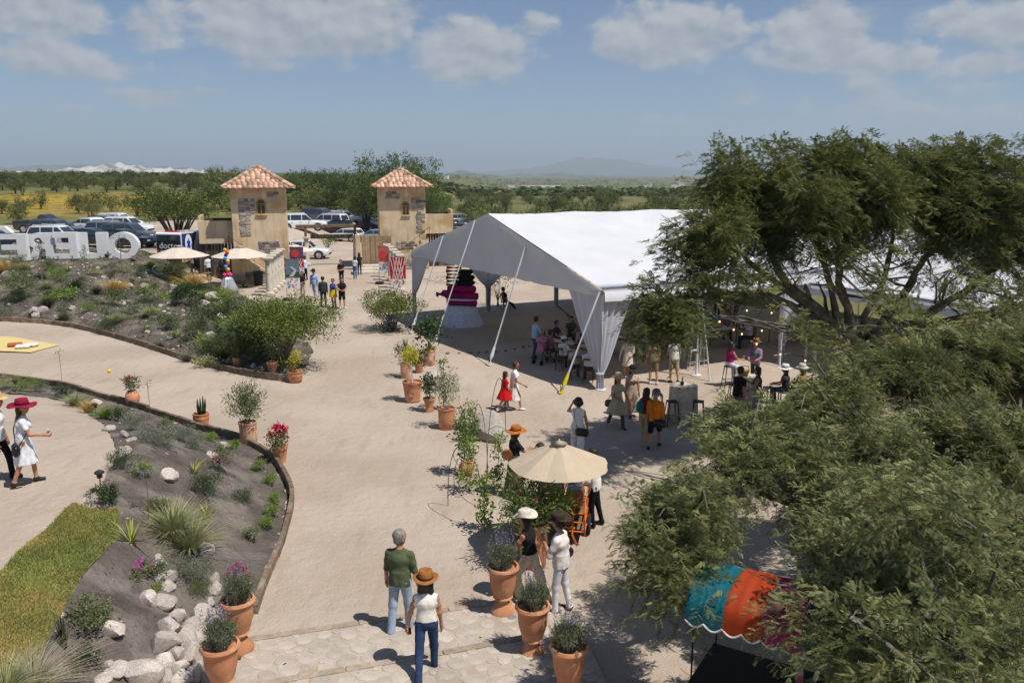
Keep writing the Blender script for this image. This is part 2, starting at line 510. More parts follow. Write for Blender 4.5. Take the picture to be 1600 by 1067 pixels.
_HX, _HY, _HS = -64.0, 5.0, 0.2
_hx, _hy = np.arange(_HX, 34, _HS), np.arange(_HY, 132, _HS)
HGT = terrain(*np.meshgrid(_hx, _hy))
def height(x, y):
    """terrain height from a table (bilinear); beyond the table from the formula"""
    x = np.asarray(x, dtype=float); y = np.asarray(y, dtype=float)
    u = np.clip((x - _HX) / _HS, 0, len(_hx) - 1.001); v = np.clip((y - _HY) / _HS, 0, len(_hy) - 1.001)
    i, j = u.astype(int), v.astype(int); a, b = u - i, v - j
    z = (HGT[j, i] * (1 - a) + HGT[j, i + 1] * a) * (1 - b) + (HGT[j + 1, i] * (1 - a) + HGT[j + 1, i + 1] * a) * b
    far = (x < _HX) | (x > _hx[-1]) | (y > _hy[-1]) | (y < _HY)
    if np.any(far):
        z = np.array(z); f = np.atleast_1d(far); zz = np.atleast_1d(z); zz[f] = terrain(np.atleast_1d(x)[f], np.atleast_1d(y)[f]); z = zz.reshape(np.shape(x))
    return z
def tz(x, y): return float(height(np.array([x]), np.array([y]))[0])
def G(px, py, dz=0.0):
    """the point of the terrain that the photograph shows at a pixel"""
    d = ray(px, py); o = Vector((0, 0, CAMZ))
    if d.z >= 0: return o + d * 300
    t = np.concatenate([np.arange(8.0, 70.0, 0.25), np.arange(70, 400, 1.0)]) / d.y
    h = CAMZ + d.z * t - height(d.x * t, d.y * t) - dz
    i = int(np.argmax(h < 0))
    lo, hi = t[max(i - 1, 0)], t[i]
    for _ in range(14):
        mid = (lo + hi) / 2
        if CAMZ + d.z * mid - tz(d.x * mid, d.y * mid) - dz < 0: hi = mid
        else: lo = mid
    p = o + d * hi
    return Vector((p.x, p.y, tz(p.x, p.y)))

def AT(px, py, Y):
    d = ray(px, py); k = Y / d.y; return Vector((d.x * k, Y, CAMZ + d.z * k))

# colours
def ground_mat():
    m = bpy.data.materials.new('sand_and_scrub'); m.use_nodes = True
    nt = m.node_tree; b = nt.nodes['Principled BSDF']; N = nt.nodes.new; L = nt.links.new
    tc = N('ShaderNodeTexCoord')
    def nz(s, d=5.0, r=0.55, sx=1.0, rot=0.0):
        mp = N('ShaderNodeMapping'); mp.inputs['Scale'].default_value = (sx, 1, 1); mp.inputs['Rotation'].default_value = (0, 0, rot)
        L(tc.outputs['Object'], mp.inputs[0])
        n = N('ShaderNodeTexNoise'); n.inputs['Scale'].default_value = s; n.inputs['Detail'].default_value = d; n.inputs['Roughness'].default_value = r
        L(mp.outputs[0], n.inputs['Vector']); return n.outputs[0]
    def rg(v, a, bb, c=0.0, d=1.0, sm=True):
        n = N('ShaderNodeMapRange'); n.interpolation_type = 'SMOOTHSTEP' if sm else 'LINEAR'; L(v, n.inputs[0])
        for i, q in enumerate((a, bb, c, d)): n.inputs[i + 1].default_value = q
        return n.outputs[0]
    def mix(f, a, bb):
        n = N('ShaderNodeMix'); n.data_type = 'RGBA'
        if isinstance(f, float): n.inputs[0].default_value = f
        else: L(f, n.inputs[0])
        for s_, v in ((6, a), (7, bb)):
            if isinstance(v, tuple): n.inputs[s_].default_value = (*v, 1)
            else: L(v, n.inputs[s_])
        return n.outputs[2]
    def mul(a, bb):
        n = N('ShaderNodeMath'); n.operation = 'MULTIPLY'; L(a, n.inputs[0])
        if isinstance(bb, float): n.inputs[1].default_value = bb
        else: L(bb, n.inputs[1])
        return n.outputs[0]
    A, B, C = (0.400, 0.322, 0.252), (0.475, 0.395, 0.320), (0.335, 0.268, 0.210)
    c = mix(rg(nz(0.22, 6), 0.35, 0.65), A, B)
    c = mix(mul(rg(nz(0.5, 5, 0.6, 4.0, 0.75), 0.52, 0.75), 0.55), c, C)          # faint wheel and rake streaks
    c = mix(mul(rg(nz(1.7, 8, 0.65), 0.55, 0.8), 0.35), c, C)
    c = mix(mul(rg(nz(60, 3, 0.7), 0.56, 0.74), 0.5), c, (0.21, 0.165, 0.13))         # grit
    c = mix(mul(rg(nz(45, 3, 0.7), 0.6, 0.75), 0.35), c, (0.55, 0.47, 0.39))
    att = N('ShaderNodeAttribute'); att.attribute_name = 'scrub'
    g = mix(rg(nz(0.12, 8, 0.65), 0.35, 0.65), (0.105, 0.125, 0.036), (0.19, 0.165, 0.075))
    g = mix(mul(rg(nz(0.035, 7, 0.6), 0.5, 0.62), 0.8), g, (0.052, 0.072, 0.025))
    far = N('ShaderNodeAttribute'); far.attribute_name = 'flowers'
    g = mix(mul(rg(nz(0.5, 8, 0.7), 0.42, 0.55), far.outputs['Fac']), g, (0.42, 0.26, 0.03))
    n_ = N('ShaderNodeMath'); n_.operation = 'ADD'; L(att.outputs['Fac'], n_.inputs[0])
    k = N('ShaderNodeMath'); k.operation = 'MULTIPLY_ADD'; L(nz(0.6, 6), k.inputs[0]); k.inputs[1].default_value = 0.8; k.inputs[2].default_value = -0.4
    L(k.outputs[0], n_.inputs[1])
    c = mix(rg(n_.outputs[0], 0.4, 0.6), c, g)
    L(c, b.inputs['Base Color']); b.inputs['Roughness'].default_value = 0.95; b.inputs['Specular IOR Level'].default_value = 0.12
    h = N('ShaderNodeMath'); h.operation = 'ADD'; L(mul(nz(28, 6, 0.7), 0.020), h.inputs[0]); L(mul(nz(3.5, 5, 0.6), 0.075), h.inputs[1])
    bp = N('ShaderNodeBump'); bp.inputs['Distance'].default_value = 1.0; bp.inputs['Strength'].default_value = 0.85
    L(h.outputs[0], bp.inputs['Height']); L(bp.outputs[0], b.inputs['Normal'])
    return m
M_GROUND = ground_mat()
SANDPOLY = [(-90, 4), (60, 4), (60, 24), (24, 36), (14, 47), (8, 58), (4, 66), (-3, 74), (-4, 108), (-12, 122), (-34, 118), (-46, 100), (-62, 94), (-90, 92)]

def build_ground():
    def axis(lo, hi, st, far_lo, far_hi):
        a = list(np.arange(lo, hi + 1e-6, st)); q = st; v = hi
        while v < far_hi: q *= 1.16; v += q; a.append(v)
        q = st; v = lo; pre = []
        while v > far_lo: q *= 1.16; v -= q; pre.append(v)
        return np.array(pre[::-1] + a)
    xs = axis(-56, 30, 0.5, -16000, 16000); ys = axis(7, 125, 0.5, -60, 22000)
    Xg, Yg = np.meshgrid(xs, ys); x, y = Xg.ravel(), Yg.ravel()
    z = terrain(x, y)
    # the bare ground drops under the planted beds, whose soil lies on top
    for poly in (SOILB, BEDA):
        m = (x < 2) & (y < 64)
        ins = np.zeros(len(x), bool); ins[m] = inside(x[m], y[m], poly)
        dd = np.zeros(len(x)); dd[ins] = seg_dist(x[ins], y[ins], poly + poly[:1])
        z = z - 0.14 * sst((dd - 0.15) / 0.5)
    m = (y < 14) & (x > -5) & (x < 3); z[m] -= 0.06 * inside(x[m], y[m], STEPPOLY)
    nx = len(xs); i = np.arange(len(ys) - 1)[:, None] * nx + np.arange(nx - 1)[None, :]; i = i.ravel()
    F = np.stack([i, i + 1, i + nx + 1, i + nx], axis=1)
    me = np_mesh('ground', np.stack([x, y, z], 1), F, smooth=True)
    d = seg_dist(x, y, SANDPOLY + SANDPOLY[:1]); s = np.where(inside(x, y, SANDPOLY), -d, d)
    scrub = np.clip(0.5 + s / 5.0, 0, 1)
    fl = sst((-x - 28) / 14) * sst((y - 108) / 14) * sst((205 - y) / 40) * (0.55 + 0.45 * np.sin(x * .05))
    for nm, val in (('scrub', scrub), ('flowers', fl)):
        at = me.attributes.new(nm, 'FLOAT', 'POINT'); at.data.foreach_set('value', val.astype(np.float32))
    o = link_mesh('ground', me, M_GROUND); o['kind'] = 'structure'

def fill_poly(poly, sp, zoff=0.0, extra=None, jit=0.35):
    """triangulated sheet inside a polygon that follows the terrain"""
    px = np.array(poly); lo, hi = px.min(0), px.max(0)
    gx, gy = np.meshgrid(np.arange(lo[0], hi[0], sp), np.arange(lo[1], hi[1], sp))
    gx = gx.ravel() + npr.uniform(-jit, jit, gx.size) * sp; gy = gy.ravel() + npr.uniform(-jit, jit, gy.size) * sp
    k = inside(gx, gy, poly); gx, gy = gx[k], gy[k]
    k = seg_dist(gx, gy, list(poly) + [poly[0]]) > sp * 0.4; gx, gy = gx[k], gy[k]
    edge = []
    for a, b in zip(poly, list(poly[1:]) + [poly[0]]):
        n = max(1, int(math.hypot(b[0] - a[0], b[1] - a[1]) / sp))
        edge += [(a[0] + (b[0] - a[0]) * i / n, a[1] + (b[1] - a[1]) * i / n) for i in range(n)]
    pts = [Vector(p) for p in edge] + [Vector(p) for p in zip(gx, gy)]
    ne = len(edge)
    vs, es, fs, *_ = delaunay_2d_cdt(pts, [(i, (i + 1) % ne) for i in range(ne)], [list(range(ne))], 1, 1e-5)
    xy = np.array([tuple(v) for v in vs])
    z = terrain(xy[:, 0], xy[:, 1]) + zoff
    if extra is not None: z = z + extra(xy[:, 0], xy[:, 1])
    return np.column_stack([xy, z]), np.array([f for f in fs if len(f) == 3])

G2 = lambda px, py: tuple(G(px, py)[:2])
TBi = [p for p in TB if p[1] > 9.0]
SOILB = TBi[3:] + [G2(*p) for p in [(290, 1075), (40, 1075), (62, 1010), (82, 960), (116, 900), (160, 850), (168, 812), (160, 792), (158, 765), (168, 738), (183, 712), (178, 690), (168, 672), (152, 655), (128, 640), (95, 626), (55, 620), (0, 614), (-40, 608)]]
TURF = [G2(*p) for p in [(-70, 880), (0, 897), (40, 858), (75, 826), (97, 806), (117, 791), (150, 797), (186, 799), (186, 822), (181, 845), (150, 880), (128, 905), (108, 935), (93, 965), (82, 985), (72, 1012), (40, 1075), (-80, 1075)]]
STEPPOLY = [P2(*p) for p in [(385, 1004), (560, 978), (700, 957), (862, 933), (905, 1000), (960, 1090), (300, 1110), (350, 1060)]]

M_SOIL = pm('garden_soil', (0.112, 0.095, 0.082), 0.97, 0.30, 1.6, 0.09, 11.0, spec=0.08, col2=(0.20, 0.172, 0.146), c2scale=1.3, c2amt=0.5)
M_TIMBER = pm('weathered_timber', (0.175, 0.125, 0.082), 0.9, 0.35, 7.0, 0.02, 18.0, col2=(0.27, 0.215, 0.16), c2scale=3.0, c2amt=0.5, rand=0.25)
M_STONE = pm('pale_field_stone', (0.53, 0.46, 0.405), 0.92, 0.16, 5.0, 0.02, 14.0, col2=(0.38, 0.34, 0.31), c2scale=6.0, c2amt=0.35, rand=0.28)
M_COBBLE = pm('path_cobble', (0.43, 0.37, 0.315), 0.9, 0.14, 4.0, 0.006, 30.0, rand=0.14)
M_MORTAR = pm('path_mortar', (0.43, 0.365, 0.295), 0.95, 0.12, 3.0, 0.012, 26.0, col2=(0.36, 0.29, 0.225), c2scale=1.2, c2amt=0.5)
M_TURF = pm('turf_soil', (0.22, 0.20, 0.085), 0.95, 0.3, 3.0, 0.01, 60.0)

build_ground()
V, F3 = fill_poly(SOILB, 0.14, 0.012, lambda x, y: (0.022 * np.sin(x * 17 + 3 * np.sin(y * 9)) * np.sin(y * 15) + npr.uniform(-.014, .014, len(x))) * ~inside(x, y, TURF))
o = link_mesh('garden_soil', np_mesh('garden_soil', V, None, F3, smooth=True), M_SOIL); o['kind'] = 'structure'
V, F3 = fill_poly(BEDA, 0.30, 0.012, lambda x, y: 0.05 * np.sin(x * 5 + 3 * np.sin(y * 3)) * np.sin(y * 6) + npr.uniform(-.02, .02, len(x)))
o = link_mesh('garden_soil', np_mesh('garden_soil', V, None, F3, smooth=True), M_SOIL); o['kind'] = 'structure'
V, F3 = fill_poly(TURF, 0.16, 0.030, lambda x, y: 0.02 * np.sin((x * .8 + y * .6) * 7))
o = link_mesh('turf_ground', np_mesh('turf_ground', V, None, F3, smooth=True), M_TURF); o['kind'] = 'structure'

def timber_edging(line, label, hgt, wid, L0=1.5, L1=2.6, lo=-0.12):
    root = thing('timber_edging', label, 'edging', (0, 0, 0))
    pts = [Vector((p[0], p[1], 0)) for p in line]
    segl = [0.0]
    for a, b in zip(pts[:-1], pts[1:]): segl.append(segl[-1] + (b - a).length)
    def at(s):
        for i in range(len(pts) - 1):
            if s <= segl[i + 1]:
                return pts[i].lerp(pts[i + 1], (s - segl[i]) / max(1e-6, segl[i + 1] - segl[i]))
        return pts[-1]
    s = 0.0; k = 0
    while s < segl[-1] - 0.3:
        e = min(segl[-1], s + rnd.uniform(L0, L1)); n = 6
        P_ = [at(s + 0.012 + (e - s - 0.024) * i / (n - 1)) for i in range(n)]
        top = tz(P_[0].x, P_[0].y) * 0 + hgt + rnd.uniform(-0.03, 0.03); vs = []
        zb = min(tz(q.x, q.y) for q in P_)
        for i in range(n):
            d = (P_[min(i + 1, n - 1)] - P_[max(i - 1, 0)]).normalized(); nrm = Vector((-d.y, d.x, 0)) * (wid / 2 + rnd.uniform(-.006, .006))
            zz = min(max(0.0, tz(P_[i].x, P_[i].y)), 0.1)
            for sd_, z_, ii in ((-1, lo, 1), (1, lo, 1), (1, top - 0.02, 1), (1, top, .82), (-1, top, .82), (-1, top - 0.02, 1)):
                vs.append((P_[i].x + nrm.x * sd_ * ii, P_[i].y + nrm.y * sd_ * ii, z_ + (zz if z_ > 0 else 0)))
        fs = []
        for i in range(n - 1):
            for q in range(6): fs.append((i * 6 + q, i * 6 + (q + 1) % 6, (i + 1) * 6 + (q + 1) % 6, (i + 1) * 6 + q))
        fs += [(5, 4, 3, 2, 1, 0), tuple((n - 1) * 6 + q for q in range(6))]
        MB().add(vs, fs).obj('plank', M_TIMBER, root)
        s = e; k += 1
    return root
timber_edging([p for p in TB if 13.0 < p[1] < 34.5], 'low weathered timber edging curving around the garden bed in the left foreground', 0.20, 0.11)
timber_edging([p for p in TA], 'long brown timber edging below the planted slope beside the sandy path at left', 0.24, 0.10)
timber_edging([tuple(G(*p)[:2]) for p in [(316, 487), (350, 491), (392, 499)]], 'short timber retaining board on the planted slope near the bushy green tree', 0.55, 0.08)

# ------------------------------------------------------------------ cobbled steps
def build_steps():
    root = thing('stone_steps', 'pale cobbled steps with timber nosings at the bottom centre', 'steps')
    l1 = [P2(388, 1004), P2(560, 978), P2(700, 957), P2(866, 932)]
    l2 = [P2(355, 1090), P2(540, 1057), P2(692, 1031), P2(822, 1006), P2(905, 990)]
    far1 = [Vector(p) for p in l1]; near2 = [Vector(p) for p in l2]
    polys = [([*l1, P2(905, 990), *l2[::-1][1:]], 0.05), ([*l2, P2(965, 1110), P2(300, 1150)], 0.12)]
    for poly, z in polys:
        V, F3 = fill_poly(poly, 0.2, 0.0)
        V[:, 2] = z + 0.006 * np.sin(V[:, 0] * 7) * np.cos(V[:, 1] * 6)
        me = np_mesh('step_bed', V, None, F3, smooth=True)
        link_mesh('step_bed', me, M_MORTAR, root)
        pa = np.array(poly); lo, hi = pa.min(0), pa.max(0); placed = []
        for _ in range(4000):
            x, y = rnd.uniform(lo[0], hi[0]), rnd.uniform(lo[1], hi[1]); r = (.17, .15, .13, .11, .09, .07)[min(5, int(_ / 500))] * rnd.uniform(.9, 1.2)
            if not inside(np.array([x]), np.array([y]), poly)[0]: continue
            if seg_dist(np.array([x]), np.array([y]), list(poly) + [poly[0]])[0] < r * .95: continue
            if any((x - a) ** 2 + (y - b) ** 2 < ((r + c) * 0.86) ** 2 for a, b, c in placed): continue
            placed.append((x, y, r))
        for x, y, r in placed:
            n = rnd.randint(7, 9); ph = rnd.uniform(0, 6); st = rnd.uniform(.75, 1.15); pol = []
            for q in range(n):
                t = 2 * math.pi * q / n; rr = r * rnd.uniform(.84, 1.0)
                pol.append((rr * math.cos(t) * st, rr * math.sin(t) / st))
            c, s_ = math.cos(ph), math.sin(ph); pol = [(a * c - b * s_, a * s_ + b * c) for a, b in pol]
            vs = [(a, b, -0.03) for a, b in pol] + [(a, b, 0.004) for a, b in pol] + [(a * .88, b * .88, 0.009) for a, b in pol]
            fs = [tuple(range(2 * n, 3 * n))] + [(i, (i + 1) % n, n + (i + 1) % n, n + i) for i in range(n)] + [(n + i, n + (i + 1) % n, 2 * n + (i + 1) % n, 2 * n + i) for i in range(n)]
            MB().add(vs, fs).obj('stone', M_COBBLE, root, loc=(x, y, z))
    for line, z in ((l1, 0.06), (l2[:-1], 0.13)):
        for a, b in zip(line[:-1], line[1:]):
            a, b = Vector(a), Vector(b); c = (a + b) / 2; d = b - a
            MB().box((0, 0, 0), (d.length - 0.015, 0.13, 0.16), ch=0.012).obj('nosing', M_COBNOSE, root, loc=(c.x, c.y, z - 0.06), rot=(0, 0, math.atan2(d.y, d.x)))
M_COBNOSE = pm('dusty_timber', (0.33, 0.265, 0.20), 0.92, 0.2, 8.0, 0.01, 20.0, rand=0.15)
build_steps()
# ------------------------------------------------------------------ turf and ground cover
def build_turf():
    pa = np.array(TURF); lo, hi = pa.min(0), pa.max(0); n = 120000
    x = npr.uniform(lo[0], hi[0], n); y = npr.uniform(lo[1], hi[1], n)
    vis = inside(x, y, TURF) & (y > 8.6); x, y = x[vis], y[vis]
    P = np.column_stack([x, y, terrain(x, y) + 0.03 + 0.02 * np.sin((x * .8 + y * .6) * 7)])
    n = len(x); D = npr.normal(size=(n, 3)) * 0.55; D[:, 2] = 1.0
    V, Fq = leaves(P, D, npr.uniform(.03, .075, n), npr.uniform(.008, .013, n), up=0.0)
    patch = 0.5 + 0.42 * np.sin(x * 1.3 + 2 * np.sin(y * .9)) * np.sin(y * 1.7 + 1)
    t = np.clip(npr.random(n) * 0.55 + 0.45 * patch, 0, 1)
    me = np_mesh('turf_grass', V, Fq, tint=np.repeat(t, 4))
    o = link_mesh('turf_grass', me, pm('turf_blade', srgb(146, 154, 84), .6, .2, 3.0, tint=.35, trans=.28, col2=srgb(186, 170, 100), c2scale=.7, c2amt=.6))
    o['kind'] = 'stuff'; tag(o, 'strip of freshly laid yellowish green turf at lower left', 'grass')
build_turf()

def weeds(name, label, poly, n, size, rgb, cl=0.5):
    """ground cover that nobody could count: patches of little leaves"""
    pa = np.array(poly); lo, hi = pa.min(0), pa.max(0)
    x = npr.uniform(lo[0], hi[0], n * 3); y = npr.uniform(lo[1], hi[1], n * 3)
    pat = NF(x, y, 1.1, 2.0) * 0.35 + NF(x, y, 2.7, .5) * 0.3 + npr.uniform(-.3, .3, len(x))
    k = inside(x, y, poly) & (pat > cl); x, y = x[k][:n], y[k][:n]
    m = len(x); reps = 7
    x = np.repeat(x, reps) + npr.normal(size=m * reps) * size * 1.3; y = np.repeat(y, reps) + npr.normal(size=m * reps) * size * 1.3
    k = inside(x, y, poly); x, y = x[k], y[k]
    P = np.column_stack([x, y, terrain(x, y) + 0.01]); q = len(x)
    D = npr.normal(size=(q, 3)) * 0.8; D[:, 2] = np.abs(D[:, 2]) * 0.7 + 0.55
    V, Fq = leaves(P, D, npr.uniform(.6, 1.8, q) * size, npr.uniform(.2, .5, q) * size, up=0.4)
    o = link_mesh(name, np_mesh(name, V, Fq, tint=np.repeat(npr.random(q), 4)), leafmat('weed_leaf', rgb, tint=0.5))
    o['kind'] = 'stuff'; tag(o, label, 'weeds')
weeds('weed_cover', 'low green weeds covering the planted slope at left', BEDA, 13000, 0.085, (98, 108, 64), 0.02)
weeds('weed_cover', 'sparse grey green weeds on dark soil in the left foreground bed', SOILB, 1500, 0.03, (112, 118, 80), 0.30)

def gravel(name, label, poly, n, s0, s1, mat=None):
    pa = np.array(poly); lo, hi = pa.min(0), pa.max(0)
    x = npr.uniform(lo[0], hi[0], n * 2); y = npr.uniform(lo[1], hi[1], n * 2); k = inside(x, y, poly); x, y = x[k][:n], y[k][:n]
    n = len(x); s = npr.uniform(0, 1, n) ** 3 * (s1 - s0) + s0
    base = np.array([(1, 0, 0), (-1, 0, 0), (0, 1, 0), (0, -1, 0), (0, 0, .8), (0, 0, -.8)], dtype=float)
    V = base[None] * npr.uniform(.6, 1.2, (n, 6, 3)) + npr.normal(size=(n, 6, 3)) * .15
    a = npr.uniform(0, 6.28, n); c, s_ = np.cos(a)[:, None], np.sin(a)[:, None]
    V = np.stack([V[:, :, 0] * c - V[:, :, 1] * s_, V[:, :, 0] * s_ + V[:, :, 1] * c, V[:, :, 2]], axis=2) * s[:, None, None]
    V += np.column_stack([x, y, terrain(x, y) + s * .3])[:, None, :]
    F = np.array([(0, 2, 4), (2, 1, 4), (1, 3, 4), (3, 0, 4), (2, 0, 5), (1, 2, 5), (3, 1, 5), (0, 3, 5)])
    F = (F[None] + (np.arange(n) * 6)[:, None, None]).reshape(-1, 3)
    o = link_mesh(name, np_mesh(name, V.reshape(-1, 3), None, F), mat or M_STONE); o['kind'] = 'stuff'; tag(o, label, 'gravel')
gravel('gravel', 'scattered clods and pebbles on the soil of the left foreground bed', SOILB, 1800, .008, .035)
gravel('soil_clods', 'dry crumbs of earth over the left foreground bed', [q for q in SOILB], 8000, .008, .045, M_SOIL)
gravel('soil_clods', 'dry clods of earth over the weedy slope', BEDA, 5000, .02, .10, M_SOIL)
gravel('gravel', 'scattered pebbles on the weedy slope at left', BEDA, 2600, .02, .10)
gravel('gravel', 'rubble covering the grey spoil heap behind the white tent', [(1 + 7.5 * math.cos(t * .3142), 59.8 + 3.4 * math.sin(t * .3142)) for t in range(20)], 3500, .03, .14)
# ------------------------------------------------------------------ hills, haze, far plain
def ridge(name, prof, D, depth, rgbmat, rough=0.06, zb=-20):
    """a hill range: px profile of its crest at distance D, with real depth and uneven flanks"""
    pr = np.array(prof, dtype=float); n = 160
    px = np.linspace(pr[0, 0], pr[-1, 0], n); py = np.interp(px, pr[:, 0], pr[:, 1])
    V = []; rows = 11
    for j in range(rows):
        t = j / (rows - 1) * 2 - 1
        for i in range(n):
            d = ray(px[i], py[i]); y = D + t * depth
            x = d.x / d.y * D * (1 + 0.0 * t); zc = CAMZ + d.z / d.y * D
            hgt = max(0.0, zc + 16) * (1 - abs(t) ** 1.3) * (1 + rough * math.sin(i * .9 + j * 2.1) + rough * math.sin(i * .37 - j * 1.3))
            V.append((x, y, -16.5 + hgt * (1 if j != rows // 2 else 1)))
    i = (np.arange(rows - 1)[:, None] * n + np.arange(n - 1)[None, :]).ravel()
    o = link_mesh(name, np_mesh(name, V, np.stack([i, i + 1, i + n + 1, i + n], 1), smooth=True), rgbmat)
    o['kind'] = 'structure'
M_HILL = pm('scrubby_hill', (0.10, 0.115, 0.06), 0.95, 0.3, 0.004, col2=(0.17, 0.15, 0.10), c2scale=0.006)
M_QUARRY = pm('pale_quarry', (0.52, 0.49, 0.45), 0.95, 0.2, 0.01, col2=(0.16, 0.17, 0.11), c2scale=0.012, c2amt=0.45)
ridge('mountain', [(560, 274), (690, 271), (780, 267), (830, 263), (870, 255), (900, 248), (925, 246), (955, 249), (1000, 256), (1050, 263), (1100, 268), (1180, 272), (1300, 275)], 14000, 2200, M_HILL)
ridge('hill', [(640, 277), (690, 273), (708, 268), (722, 266), (738, 270), (752, 273), (790, 274), (815, 271), (835, 273), (860, 271), (872, 269), (890, 273), (960, 275), (1010, 276)], 6500, 500, M_HILL, 0.1)
ridge('hill', [(-120, 260), (0, 261), (60, 260), (90, 257), (150, 260), (225, 262), (262, 259), (275, 262), (330, 265), (420, 268), (520, 271), (620, 274)], 9000, 900, M_HILL, 0.08)
ridge('quarry_hill', [(20, 270), (95, 266), (130, 263), (158, 261), (168, 257), (180, 257.5), (192, 259), (212, 259), (220, 263), (270, 265), (330, 267), (380, 271)], 3800, 380, M_QUARRY, 0.12)
def build_haze():
    h = MB().box((0, 13400, 245), (44000, 28000, 570)).obj('haze', None)
    h['kind'] = 'stuff'; tag(h, 'pale blue air haze over the far plain', 'haze')
    m = bpy.data.materials.new('haze_air'); m.use_nodes = True; nt = m.node_tree; nt.nodes.clear()
    v = nt.nodes.new('ShaderNodeVolumePrincipled'); v.inputs['Color'].default_value = (0.74, 0.87, 1.0, 1); v.inputs['Density'].default_value = 0.00013
    v.inputs['Anisotropy'].default_value = 0.1
    o = nt.nodes.new('ShaderNodeOutputMaterial'); nt.links.new(v.outputs[0], o.inputs['Volume']); h.data.materials.append(m)
build_haze()

# ------------------------------------------------------------------ background trees and scrub
def crown_mesh(name, blobs, n, ls, lw, shell=0.5, up=0.25, bend=0.0):
    tot = sum(b[3] * b[4] * b[5] for b in blobs) ; Vs = []; Ts = []
    for b in blobs:
        k = max(20, int(n * b[3] * b[4] * b[5] / tot))
        nc = max(6, k // 14)                                    # leaf clumps inside the lobe
        C, dd = blob_points(nc, b[:3], b[3:6], shell)
        P = np.repeat(C, 14, axis=0) + npr.normal(size=(nc * 14, 3)) * ls * 0.85
        D = np.repeat(dd, 14, axis=0) + npr.normal(size=(nc * 14, 3)) * 0.8; D[:, 2] += up
        V, _ = leaves(P, D, npr.uniform(.6, 1.3, len(P)) * ls, npr.uniform(.7, 1.3, len(P)) * lw, up=0.4)
        Vs.append(V)
        Ts.append(np.repeat(np.clip(np.repeat(npr.normal(.5, .2, nc), 14) + npr.normal(size=len(P)) * .12, 0, 1), 4))
    V = np.concatenate(Vs); T = np.concatenate(Ts)
    return np_mesh(name, V, np.arange(len(V)).reshape(-1, 4), tint=T)
M_BARK = pm('dark_bark', (0.085, 0.065, 0.05), 0.95, 0.3, 12.0, 0.02, 18.0, col2=(0.16, 0.14, 0.12), c2scale=5.0, c2amt=0.4)
M_BARK_L = pm('grey_bark', (0.20, 0.165, 0.13), 0.95, 0.25, 14.0, 0.01, 30.0)
M_SCRUB = leafmat('scrub_leaf', (92, 102, 56), tint=0.55, rand=0.35)
M_SCRUB2 = leafmat('scrub_leaf_pale', (112, 122, 66), tint=0.5, rand=0.3)
M_TALL = leafmat('tall_tree_leaf', (88, 106, 54), tint=0.6, rand=0.25)
def stem_mesh(forks, r, h):
    mb = MB()
    for (x, y, z) in forks:
        mb.tube([(0, 0, -0.3), (x * .25, y * .25, z * .35), (x * .7, y * .7, z * .75), (x, y, z)], [r, r * .8, r * .5, r * .2], 6)
    return mb.mesh('trunk')
def lobes(k, w, h, z0, rg, flat=0.5):
    out = []
    for i in range(k):
        a = i * 2.4 + rg.uniform(-.4, .4); q = w * 0.5 * math.sqrt((i + .4) / k) * 0.75
        rr = w * rg.uniform(.2, .3)
        out.append((q * math.cos(a), q * math.sin(a), z0 + (h - z0) * rg.uniform(.35, .75), rr, rr, (h - z0) * flat * rg.uniform(.55, .9)))
    return out
def protos():
    rg = random.Random(3); L = []
    for i in range(5):      # rounded scrub trees down to the ground
        w, h = rg.uniform(4.2, 5.6), rg.uniform(3.0, 4.0); bl = lobes(8, w, h, .4, rg, .55)
        L.append(('scrub', crown_mesh('crown', bl, 3000, .24, .12, .45), stem_mesh([(b[0], b[1], b[2]) for b in bl[:5]], .10, h), M_SCRUB))
    for i in range(3):      # flat topped thorn trees
        w, h = rg.uniform(4.6, 6.0), rg.uniform(3.6, 4.6); bl = lobes(9, w, h, h * .5, rg, .5)
        L.append(('thorn', crown_mesh('crown', bl, 3000, .24, .10, .4), stem_mesh([(b[0], b[1], b[2]) for b in bl[:6]], .13, h), M_SCRUB))
    for i in range(3):      # pale low bushes
        w, h = rg.uniform(2.2, 3.2), rg.uniform(1.5, 2.2); bl = lobes(6, w, h, .15, rg, .6)
        L.append(('bush', crown_mesh('crown', bl, 1600, .17, .08, .4, .6), stem_mesh([(b[0], b[1], b[2]) for b in bl[:4]], .05, h), M_SCRUB2))
    for i in range(3):      # tall bushy trees
        w, h = rg.uniform(7.5, 9.0), rg.uniform(8.5, 10.0); bl = lobes(15, w, h, 1.2, rg, .42)
        L.append(('tall', crown_mesh('crown', bl, 9500, .30, .12, .5, .7), stem_mesh([(b[0], b[1], b[2]) for b in bl[:8]], .22, h), M_TALL))
    return L
PROTO = protos()
PK = {k: [p for p in PROTO if p[0] == k] for k in ('scrub', 'thorn', 'bush', 'tall')}
NAMES = {'scrub': 'scrub_tree', 'thorn': 'thorn_tree', 'bush': 'scrub_bush', 'tall': 'bushy_tree'}
def plant_bg(kind, x, y, s, label, group, sz=None):
    p = rnd.choice(PK[kind]); r = thing(NAMES[kind], label, 'bush' if kind == 'bush' else 'tree', (x, y, tz(x, y) - .05), rnd.uniform(0, 6.28), group)
    r.scale = (s, s, s * (sz or rnd.uniform(.85, 1.15)))
    link_mesh('crown', p[1], p[3], r)['kind'] = 'stuff'; link_mesh('trunk', p[2], M_BARK, r)
    return r
